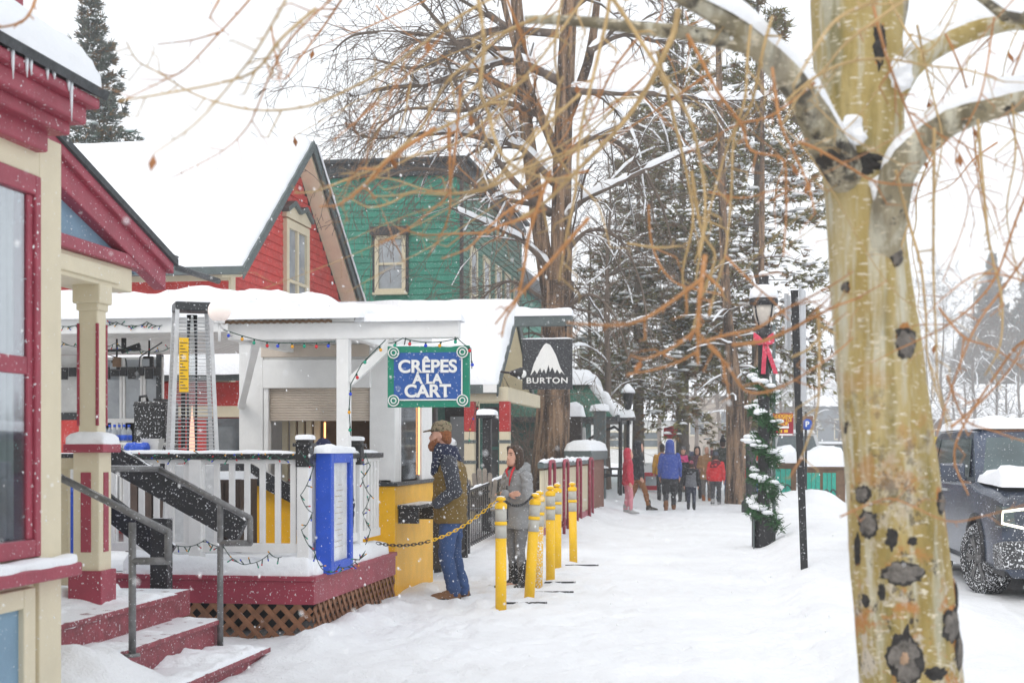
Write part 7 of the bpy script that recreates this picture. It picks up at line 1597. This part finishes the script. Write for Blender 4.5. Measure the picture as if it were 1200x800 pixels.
# ================================================================ the aspen in front
def aspen_mat(grey=False):
    m = bpy.data.materials.new('grey_aspen_limb_bark' if grey else 'aspen_bark'); m.use_nodes = True; nt = m.node_tree; N = nt.nodes; L = nt.links; b = N['Principled BSDF']; b.inputs['Roughness'].default_value = .75; b.inputs['Specular IOR Level'].default_value = .25
    tc = N.new('ShaderNodeTexCoord')
    def noise_(scale, sc, det=5, rough=.6):
        mp = N.new('ShaderNodeMapping'); mp.inputs['Scale'].default_value = sc; L.new(tc.outputs['Object'], mp.inputs['Vector']); n = N.new('ShaderNodeTexNoise'); n.inputs['Scale'].default_value = scale; n.inputs['Detail'].default_value = det; n.inputs['Roughness'].default_value = rough; L.new(mp.outputs[0], n.inputs['Vector']); return n.outputs['Fac']
    def ramp(f, stops):
        r = N.new('ShaderNodeValToRGB'); e = r.color_ramp.elements; e[0].position, e[0].color = stops[0][0], (*stops[0][1], 1); e[1].position, e[1].color = stops[-1][0], (*stops[-1][1], 1)
        for p, c in stops[1:-1]: k = e.new(p); k.color = (*c, 1)
        L.new(f, r.inputs['Fac']); return r.outputs['Color']
    def mix(f, a, c2):
        x = N.new('ShaderNodeMixRGB'); L.new(f, x.inputs[0]); L.new(a, x.inputs[1])
        if isinstance(c2, tuple): x.inputs[2].default_value = (*c2, 1)
        else: L.new(c2, x.inputs[2])
        return x.outputs[0]
    base = ramp(noise_(5, (1, 1, .22)), [(.30, (.15, .13, .085)), (.45, (.31, .27, .175)), (.58, (.44, .39, .28)), (.72, (.55, .50, .40))] if grey else [(.28, (.24, .165, .05)), (.42, (.37, .275, .095)), (.55, (.48, .375, .16)), (.66, (.55, .46, .26)), (.76, (.60, .54, .40))])
    st = ramp(noise_(15, (1, 1, .10)), [(.50, (0, 0, 0)), (.62, (.9, .9, .9))]); base = mix(st, base, (.62, .60, .49)); ol = ramp(noise_(9, (1, 1, .16)), [(.52, (0, 0, 0)), (.70, (.8, .8, .8))]); base = mix(ol, base, (.18, .15, .04) if not grey else (.2, .18, .14))
    ln = ramp(noise_(26, (1, 1, 3.4), 3), [(.60, (0, 0, 0)), (.635, (1, 1, 1))]); base = mix(ln, base, (.72, .65, .50))          # pale lenticels, short and level
    og = ramp(noise_(6.5, (1, 1, 1.), 6, .7), [(.54, (0, 0, 0)), (.62, (1, 1, 1))])
    sz = N.new('ShaderNodeSeparateXYZ'); L.new(tc.outputs['Object'], sz.inputs[0]); hr_ = N.new('ShaderNodeMapRange'); hr_.inputs['From Min'].default_value = .9; hr_.inputs['From Max'].default_value = 2.1; hr_.inputs['To Min'].default_value = 1.; hr_.inputs['To Max'].default_value = .0; L.new(sz.outputs['Z'], hr_.inputs['Value'])     # older, rougher bark near the foot
    def low(f):
        q_ = N.new('ShaderNodeMath'); q_.operation = 'MULTIPLY'; L.new(f, q_.inputs[0]); L.new(hr_.outputs[0], q_.inputs[1])
        return q_.outputs[0]
    base = mix(low(og) if not grey else og, base, (.47, .21, .07) if not grey else (.12, .11, .09))
    wb = ramp(noise_(8.5, (1, 1, .8), 7, .75), [(.53, (0, 0, 0)), (.60, (1, 1, 1))]); base = mix(low(wb), base, (.56, .50, .41))
    bk = ramp(noise_(7.5, (1, 1, .9), 8, .8), [(.565, (0, 0, 0)), (.595, (1, 1, 1))]); base = mix(low(bk), base, (.06, .052, .045))
    dk = ramp(noise_(4.2, (1, 1, 1.1), 8, .75), [(.56 if grey else .64, (0, 0, 0)), (.60 if grey else .67, (1, 1, 1))]); base = mix(dk, base, (.055, .05, .045))
    gn = ramp(noise_(11, (1, 1, .9), 6, .7), [(.63, (0, 0, 0)), (.70, (1, 1, 1))]); base = mix(gn, base, (.40, .37, .31))
    L.new(base, b.inputs['Base Color']); bp = N.new('ShaderNodeBump'); bp.inputs['Strength'].default_value = .85; bp.inputs['Distance'].default_value = .016
    L.new(noise_(30, (1, 1, .7), 8, .7), bp.inputs['Height']); L.new(bp.outputs[0], b.inputs['Normal']); return m
AB = aspen_mat(); GAB = aspen_mat(True)
def grey_limb_mat():
    return mat('grey_aspen_bark', (.30, .275, .22), .8, .5, 7., .6, 26, stretch=(1, 1, 1))
M['scar'] = mat('black_bark_scar', (.045, .042, .040), .9, .5, 26., 1., 50); M['scar_rim'] = mat('orange_scar_rim', (.42, .20, .07), .85, .3, 20., .6, 40); M['scar_core'] = mat('grey_scar_core', (.17, .155, .14), .85, .5, 30., .9, 60)
AD = 5.0
def A(px, py, D=AD): return PD(px, py, D)
kk = AD / FPX
base_p = A(1086, 1040); asp = thing('aspen_tree', 'big aspen close by with yellow-green bark, black knots and hanging orange twigs', 'tree', (base_p.x, base_p.y, gz(base_p.x, base_p.y)))
TR = [(1092, 1070, 84), (1082, 960, 70), (1074, 860, 63), (1068, 800, 60), (1061, 720, 58), (1053, 640, 57), (1046, 560, 54.5), (1036, 480, 52), (1028, 400, 50), (1021, 340, 47.5), (1016, 285, 45), (1014, 240, 46), (1012, 190, 49), (1008, 120, 50), (1005, 60, 52), (1004, 0, 53), (1003, -60, 50), (1002, -130, 46)]
m = MB(); rings = []; n = 48; ref = V(1, 0, 0); P = [A(x, y) for x, y, r in TR]
mb2 = MB(); out, rr_ = limb(mb2, P, [r * kk for x, y, r in TR], 3)
# finer
fine = []
for i in range(len(out) - 1):
    for j in range(3): fine.append((out[i].lerp(out[i + 1], j / 3), rr_[i] + (rr_[i + 1] - rr_[i]) * j / 3))
fine.append((out[-1], rr_[-1]))
for i, (p, r) in enumerate(fine):
    t = p.z; rings.append([p + V(cos(2 * pi * k / n), sin(2 * pi * k / n), 0) * r * (1 + .022 * nz(cos(2 * pi * k / n) * 1.5, sin(2 * pi * k / n) * 1.5, t * 2.2) + .018 * nz(cos(2 * pi * k / n) * 5, sin(2 * pi * k / n) * 5, t * 9)) for k in range(n)])
m.rings(rings); trk = m.build('trunk', AB, asp)
def trunk_at(py):
    for (x0, y0, r0), (x1, y1, r1) in zip(TR[:-1], TR[1:]):
        if y1 <= py <= y0: f = (y0 - py) / (y0 - y1); return x0 + (x1 - x0) * f, r0 + (r1 - r0) * f
def scar(px, py, w_, h_, seed, name='bark_scar', core=True, shape=0):
    """raised knot wrapped on the trunk's surface"""
    cx, r = trunk_at(py); a0 = math.asin(max(-.96, min(.96, (px - cx) / r))); c = A(cx, py)
    rng = random.Random(seed)
    def sp(u, v, d):     # u,v in px about the centre
        a = a0 + u / r; rr2 = r * kk + d; return V(c.x + C_ * 0 + sin(a + ANG * 0) * rr2 * C_ + cos(a) * rr2 * S_, c.y + sin(a) * rr2 * S_ - cos(a) * rr2 * C_, c.z - v * kk)
    def blob(s, d0, d1, mt, par, nm, nn=44, ring=6):
        mb = MB(); R = []
        for j in range(ring + 1):
            f = 1 - j / ring; row = []
            for k in range(nn):
                a = 2 * pi * k / nn; jag = 1 + .34 * nz(cos(a) * 2.2 + seed * 1.7, sin(a) * 2.2, s * 3) + .20 * nz(cos(a) * 5.5 + seed, sin(a) * 5.5, seed + s * 2)
                yy = sin(a); xx = cos(a) * ((1 - .45 * max(0, -yy)) if shape == 1 else 1)
                row.append(sp(xx * w_ * s * f * jag, yy * h_ * s * f * jag, d0 + (d1 - d0) * (1 - f ** 3) + .0025 * nz(xx * f * 9, yy * f * 9, seed + s)))
            R.append(row)
        mb.rings(R, True, False, True); return mb.build(nm, mt, par)
    b = blob(1.16, -.006, .003, M['scar_rim'], trk, 'scar_rim')
    b = blob(.98, .001, .010, M['scar'], trk, name)
    if core: blob(.76, .006, .015 if shape == 0 else .012, M['scar_core'], trk, 'scar_core')
    if shape == 1: blob(.25, .010, .017, mat('raw_wood', (.40, .27, .18), .8, .3, 20.), trk, 'raw_wood')
for s_ in ((1050, 406, 16, 19, 1), (1043, 666, 27, 14, 2), (1045, 762, 22, 33, 3, 1), (1103, 728, 20, 22, 4), (1008, 612, 14, 17, 5), (1003, 578, 12, 11, 6), (1092, 588, 9, 15, 7), (1031, 628, 7, 13, 8), (1053, 630, 7, 6, 9), (1022, 688, 5, 12, 10), (1112, 758, 8, 26, 11), (984, 340, 6, 7, 12), (1030, 262, 16, 24, 13), (1018, 66, 9, 26, 14), (992, 208, 22, 8, 15), (1008, 700, 7, 8, 16), (1000, 203, 26, 7, 17), (1024, 228, 7, 34, 18), (1036, 262, 13, 34, 24), (994, 196, 30, 9, 25), (1040, 305, 10, 14, 26), (1080, 780, 14, 8, 21), (1000, 640, 6, 20, 22), (1118, 700, 6, 20, 23)):
    scar(*s_[:5], core=s_[4] not in (8, 9, 10, 15, 14, 16, 17, 18, 19, 20, 21, 22, 23, 25), shape=1 if len(s_) > 5 else 0)
# limbs: (pixel points with depth offset, radii px, material, snow)
GLM = GAB
limbs = [([(1030, 262, .08), (1012, 232, 0), (988, 198, -.1), (965, 160, -.2), (942, 112, -.28), (905, 68, -.36), (868, 34, -.44), (835, 12, -.5), (790, -12, -.55)], [19, 24, 24, 21, 18, 16, 14, 12, 10], GAB, True),
         ([(912, 75, -.36), (880, 54, -.4), (845, 46, -.45), (800, 38, -.5), (755, 34, -.5), (700, 27, -.5), (640, 23, -.5), (615, 24, -.5)], [12, 10, 9, 8, 7, 6, 5, 4.5], GLM, False),
         ([(1024, 345, .04), (1030, 315, -.03), (1035, 285, -.09), (1042, 250, -.14), (1052, 205, -.2), (1078, 168, -.24), (1115, 140, -.3), (1160, 124, -.34), (1210, 112, -.4), (1280, 100, -.5)], [18, 21, 23, 22, 20, 18, 17, 16, 15, 14], GLM, True),
         ([(1040, 120, .1), (1062, 82, .1), (1090, 58, .1), (1130, 38, .1), (1170, 26, .05), (1215, 24, .0), (1280, 50, 0)], [18, 16, 15, 14, 13, 12, 10], AB, True),
         ([(1030, 60, .15), (1042, 10, .2), (1055, -60, .25), (1070, -130, .3)], [26, 22, 18, 14], GLM, False),
         ([(1255, -40, -.6), (1200, 22, -.55), (1160, 2, -.5), (1120, -30, -.5)], [9, 8, 7, 6], GLM, True)]
for i, (pp_, rad, mt, sn) in enumerate(limbs):
    m = MB(); o_, r_ = limb(m, [A(x, y, AD + d) for x, y, d in pp_], [r * kk for r in rad], 14, .08, i); lb = m.build('limb', mt, asp)
    if sn:
        s2 = MB(); k0 = int(len(o_) * .12); snow_line(s2, [p + V(0, 0, r_[j + k0] * .62) for j, p in enumerate(o_[k0:])], r_[k0] * 1.5, r_[k0] * .8, i * 3., .35, .03, .30); s2.build('limb_snow', SNOW, lb)
for (px, py, w_, h_) in ((1000, 150, 12, 16), (985, 165, 9, 8), (1033, 218, 13, 12), (1055, 85, 12, 18)):
    p = A(px, py, AD - .17); s2 = MB(); s2.ball(p, w_ * kk, 12, 1.1, .8, h_ / w_); s2.ball(p + V(.01, 0, -.03), w_ * kk * .8, 12, 1.2, .9, 1.1); weld(s2, 'crotch_snow', SNOW, trk, .008, 2, .012, 22.).location = -asp.location
# twigs: traced in the picture, each hung at its own distance
T = [('t', 4.2, [(610, -20), (534, 22), (495, 52), (446, 85), (380, 118), (340, 128), (300, 129), (262, 122), (225, 109), (187, 86), (161, 71), (148, 49)], 3.4), ('o', 4.4, [(300, -15), (292, 0), (255, 41), (210, 86), (184, 84)], 3.), ('o', 4.6, [(400, 0), (380, 30), (350, 70), (335, 92), (322, 88)], 3.), ('o', 4.1, [(410, -20), (345, 40), (320, 80), (300, 129), (289, 150), (262, 176), (206, 206)], 2.8), ('o', 4.3, [(262, 36), (225, 47), (184, 52)], 2.3), ('t', 3.6, [(370, 10), (330, 45), (300, 82), (259, 97), (180, 112), (139, 118)], 4.4), ('t', 3.4, [(335, 0), (300, 60), (277, 90), (232, 142), (180, 180)], 3.6), ('o', 3.9, [(210, 86), (187, 97), (139, 120)], 2.2), ('o', 4.3, [(318, 30), (322, 60), (330, 88), (318, 92), (312, 72)], 2.4), ('o', 4.3, [(45, -10), (30, 22), (0, 32), (-30, 30)], 4.), ('o', 4.2, [(262, -10), (250, 12), (245, 22)], 3.),
     ('t', 4.4, [(630, 20), (589, 41), (561, 66), (528, 91), (509, 121), (490, 154), (449, 190), (429, 214), (400, 224), (300, 230)][:8], 4.2), ('t', 4.0, [(559, -10), (567, 49), (563, 104), (572, 132), (581, 165), (597, 192), (627, 205), (660, 215)], 5.5), ('t', 4.6, [(620, 90), (566, 125), (507, 155), (475, 170), (446, 194), (399, 213), (370, 224), (345, 226)], 4.), ('o', 4.3, [(510, 150), (457, 186), (441, 204), (422, 222), (399, 239), (375, 242)], 5.), ('t', 4.8, [(690, 170), (640, 187), (601, 204), (575, 219), (525, 228), (483, 226), (457, 238), (433, 243), (413, 234)], 4.), ('t', 4.9, [(630, 150), (577, 215), (554, 225), (506, 224), (464, 211), (438, 208)], 3.2), ('o', 4.5, [(540, 100), (534, 170), (530, 201), (525, 228), (506, 246), (475, 270), (440, 289)], 3.4), ('o', 4.4, [(690, 200), (640, 215), (593, 249), (569, 270), (548, 291), (517, 303)], 3.6), ('o', 4.6, [(640, 245), (588, 264), (569, 272), (527, 274), (496, 275), (464, 266)], 3.4), ('o', 4.7, [(527, 150), (527, 204), (527, 246), (517, 275), (504, 296)], 3.), ('o', 4.3, [(645, 200), (630, 243), (619, 280), (614, 314), (606, 351), (593, 372), (588, 395)], 5.), ('o', 4.1, [(690, 255), (640, 312), (604, 351), (580, 380)], 5.), ('t', 4.2, [(680, 110), (627, 160), (600, 200), (560, 215)], 4.),
     ('t', 4.2, [(700, -20), (719, 0), (749, 45), (782, 97), (809, 142), (824, 210), (826, 255), (818, 300)], 6.), ('t', 4.5, [(795, 10), (790, 37), (782, 56), (764, 94), (734, 139), (704, 172), (662, 214), (640, 236), (600, 262)], 8.), ('t', 4.3, [(715, -10), (711, 22), (696, 86), (681, 150), (674, 225), (662, 285), (655, 330)], 5.), ('o', 4.4, [(805, 40), (820, 67), (842, 109), (869, 146), (880, 176), (917, 187), (921, 225), (921, 259), (918, 300)], 4.6), ('t', 4.6, [(880, 30), (876, 67), (872, 120), (850, 180), (828, 262), (815, 330)], 4.2), ('t', 4.5, [(905, 20), (895, 56), (880, 124), (861, 157), (857, 225), (850, 296), (838, 340), (832, 370)], 4.2), ('o', 4.2, [(905, 80), (914, 142), (929, 176), (947, 217), (955, 250)], 4.4), ('o', 4.5, [(955, 97), (905, 135), (862, 147), (805, 180)], 3.8), ('t', 4.2, [(690, -10), (640, 60), (600, 110), (560, 180)], 3.6), ('o', 4.6, [(760, 30), (720, 80), (690, 140), (660, 180)], 3.6), ('o', 4.4, [(590, -10), (610, 40), (625, 90), (634, 128)], 4.), ('t', 4.7, [(770, 60), (790, 140), (806, 210), (812, 260), (800, 320), (806, 360)], 4.6), ('t', 4.8, [(810, 200), (822, 270), (838, 300), (823, 345), (812, 385)], 5.), ('o', 4.0, [(826, 300), (820, 350), (818, 383), (818, 427)], 7.), ('o', 4.1, [(822, 380), (795, 403), (758, 420), (740, 416)], 4.), ('o', 4.2, [(818, 411), (795, 424), (762, 434), (735, 438)], 3.8), ('o', 4.2, [(818, 402), (853, 392), (888, 384), (919, 363), (949, 348), (975, 334), (1000, 318)], 4.), ('o', 4.1, [(823, 397), (842, 413), (850, 440), (855, 466)], 3.6), ('o', 4.1, [(830, 405), (850, 425), (873, 457), (898, 459), (926, 448), (951, 433), (979, 414), (1000, 395)], 3.6), ('o', 4.3, [(858, 404), (892, 400), (924, 387), (949, 374), (979, 359), (1010, 348)], 5.), ('t', 4.3, [(928, 418), (949, 408), (966, 386), (976, 372), (990, 340)], 3.6), ('t', 4.4, [(958, 360), (960, 395), (960, 429), (958, 478), (945, 520), (935, 545)], 4.2), ('o', 4.0, [(865, 480), (905, 470), (940, 535), (925, 560)][2:], 3.), ('o', 3.8, [(825, 325), (770, 365), (735, 380), (690, 380), (665, 378)], 5.4), ('t', 4.6, [(660, 90), (640, 150), (665, 200), (700, 240), (715, 290)], 3.6), ('o', 4.6, [(760, 240), (765, 290), (790, 330), (845, 345)], 3.2), ('t', 4.5, [(735, 285), (770, 290), (800, 288)], 3.2), ('o', 4.5, [(850, 300), (880, 330), (905, 352), (925, 375)], 3.4), ('o', 4.7, [(830, 225), (870, 232), (900, 225), (925, 220)], 3.), ('t', 4.4, [(660, -10), (650, 60), (655, 110), (640, 170), (620, 200)], 3.6), ('o', 4.2, [(520, 40), (470, 95), (420, 140), (390, 165), (330, 175), (300, 200)][:4], 3.), ('t', 4.6, [(590, 120), (540, 165), (480, 185), (430, 215)], 3.),
     ('t', 4.5, [(1050, 200), (1065, 260), (1079, 311), (1085, 368), (1088, 422), (1112, 500)], 4.2), ('t', 4.4, [(1095, 150), (1094, 260), (1094, 320), (1097, 395), (1100, 452), (1115, 497)], 4.), ('o', 4.6, [(1206, 220), (1190, 260), (1169, 320), (1145, 353), (1112, 380), (1073, 400), (1050, 410)], 3.4), ('t', 4.5, [(1146, 140), (1156, 260), (1163, 302), (1174, 350), (1172, 404), (1154, 440)], 4.), ('t', 4.7, [(1075, 30), (1084, 75), (1095, 120), (1104, 165), (1095, 232), (1095, 296)], 3.), ('o', 4.7, [(1108, 40), (1114, 52), (1129, 90), (1140, 142), (1146, 210), (1162, 296)], 3.), ('t', 4.3, [(920, 120), (956, 90), (994, 73), (1039, 69), (1087, 77), (1132, 82), (1177, 96)], 4.), ('o', 4.2, [(1020, -10), (1027, 22), (1042, 75), (1061, 124), (1084, 176), (1092, 190)], 4.4), ('t', 4.1, [(1075, -10), (1024, 26), (990, 52), (971, 75), (937, 112), (915, 150)], 4.2), ('t', 3.7, [(1040, -10), (1027, 0), (982, 22), (956, 56), (930, 100)], 6.), ('o', 4.3, [(940, 168), (956, 174), (994, 195), (1024, 212), (1065, 217), (1075, 214)], 4.4), ('o', 4.4, [(1210, 290), (1170, 345), (1140, 390), (1110, 470), (1095, 520)], 3.4), ('o', 4.5, [(1100, 360), (1130, 395), (1165, 408), (1210, 440)], 3.2), ('o', 4.4, [(1115, 500), (1150, 470), (1185, 430), (1210, 380)], 3.4), ('o', 4.3, [(1110, 440), (1130, 490), (1165, 505), (1210, 520)], 3.), ('o', 4.3, [(985, 605), (1020, 590), (1050, 585), (1110, 610), (1150, 605), (1205, 590)], 2.6), ('o', 4.6, [(1200, 400), (1180, 420), (1120, 520), (1135, 580)], 4.), ('t', 4.6, [(1040, -5), (1080, 60), (1110, 30), (1125, -10)], 3.), ('o', 4.5, [(1165, 20), (1150, 110), (1120, 180), (1135, 240), (1105, 330)], 2.4), ('o', 4.8, [(1205, 40), (1180, 120), (1200, 200), (1175, 260)], 2.6), ('o', 4.5, [(1205, 330), (1150, 320), (1110, 345), (1085, 370)], 2.4), ('t', 4.6, [(1185, 110), (1190, 180), (1180, 250), (1195, 330)], 3.)]
rng = random.Random(99)
def spurs(mb, out, rr_, cur, dens=1.):
    L = 0
    for j in range(1, len(out)):
        L += (out[j] - out[j - 1]).length
        if L > .055 / dens:
            L = rng.uniform(-.03, .02) ; t = (out[j] - out[j - 1]).normalized(); s = V(rng.gauss(0, 1), rng.gauss(0, 1), rng.gauss(0, 1)); s = (s - t * s.dot(t)).normalized(); r = min(.0042, rr_[j] * .75); p = out[j]; k = rng.random(); mb.cur = cur
            mb.ball(p, rr_[j] * 1.35, 6)
            if k < .62: q2 = p + (t * .6 + s).normalized() * rng.uniform(.012, .035); mb.tube([p, q2], [r, r * .5], 5)
            elif k < .985: q2 = p + (t * .7 + s).normalized() * rng.uniform(.04, .10); q3 = q2 + (t + V(0, 0, .3)).normalized() * rng.uniform(.02, .07); mb.tube([p, q2, q3], [r, r * .8, r * .4], 5)
            else:
                q2 = p + V(rng.gauss(0, .01), rng.gauss(0, .01), -.045); w_ = V(.011, .004, 0); mb.cur = 2; mb.add([p, p + (q2 - p) * .5 + w_, q2, p + (q2 - p) * .5 - w_ + V(0, .006, 0)], [(0, 1, 2, 3)]); mb.cur = cur
fine_b = []
for i, (c_, D, pts, w_) in enumerate(T):
    if len(pts) < 2: continue
    D = D + .25 * nz(i * 1.7, 3.); cur = 0 if c_ == 't' else 1; m = MB(); m.cur = cur
    P = [A(x, y, D + .22 * nz(i * 3.1, j * .5)) for j, (x, y) in enumerate(pts)]
    o_, r_ = limb(m, P, [max(.0015, w_ * .44 * D / FPX * (1.12 - .62 * j / (len(P) - 1))) for j in range(len(P))], 7, .12, i); spurs(m, o_, r_, cur)
    m.build('branch', [M['twigtan'], M['twigorange'], M['leafdead']], asp)
# finer twigs that hang between the traced ones, all one tangle
m = MB()
for i in range(70):
    if i < 50: x, y = rng.uniform(430, 960), rng.uniform(-20, 150) 
    else: x, y = rng.uniform(1060, 1230), rng.uniform(-20, 200)
    D = rng.uniform(4.2, 6.2); P = [A(x, y, D)]; dx = rng.gauss(-6, 26); dy = rng.uniform(25, 50); n_ = rng.randint(3, 6)
    for j in range(n_): dx += rng.gauss(0, 14); x += dx; y += dy * rng.uniform(.5, 1.2); P.append(A(x, y, D + .1 * j * rng.uniform(-1, 1)))
    m.cur = 1 if rng.random() < .6 else 0; c_ = m.cur; o_, r_ = limb(m, P, [max(.0012, rng.uniform(1.2, 2.2) * .5 * D / FPX * (1.1 - .7 * j / n_)) for j in range(n_ + 1)], 5); spurs(m, o_, r_, c_, .6)
o = m.build('fine_twigs', [M['twigtan'], M['twigorange'], M['leafdead']], asp); o['kind'] = 'stuff'

# ================================================================ falling snow and misty air
rng = random.Random(4); m = MB()
for i in range(5200):
    D = 2.2 + 36 * rng.random() ** .75; x = (rng.uniform(-60, 1260)); y = rng.uniform(-60, 800); p = PD(x, y, D)
    if p.z < gz(p.x, p.y) + .03: continue
    r = rng.uniform(.0026, .0068) * (1.0 if D > 6 else .62); e = V(rng.gauss(-.3, .25), rng.gauss(0, .2), 1).normalized() * r * rng.uniform(1.0, 2.2); a = e.cross(V(1, .3, .2)).normalized() * r; b = e.cross(a).normalized() * r
    m.add([p + e, p + a, p + b, p - a, p - b, p - e], [(0, 1, 2), (0, 2, 3), (0, 3, 4), (0, 4, 1), (5, 2, 1), (5, 3, 2), (5, 4, 3), (5, 1, 4)], True)
tag(m.build('falling_snow', mat('snowflake', (.95, .96, .98), .8, 0.)), kind='stuff')
if HAZE:
    hz = MB(); hz.box(-280, 520, -8, 470, -3, 48); hm_ = bpy.data.materials.new('mist'); hm_.use_nodes = True; nt = hm_.node_tree; N = nt.nodes; N.remove(N['Principled BSDF'])
    vp = N.new('ShaderNodeVolumePrincipled'); vp.inputs['Color'].default_value = (.97, .98, 1, 1); vp.inputs['Density'].default_value = HAZE; vp.inputs['Anisotropy'].default_value = .2
    nt.links.new(vp.outputs[0], N['Material Output'].inputs['Volume']); tag(hz.build('haze', hm_), kind='stuff')
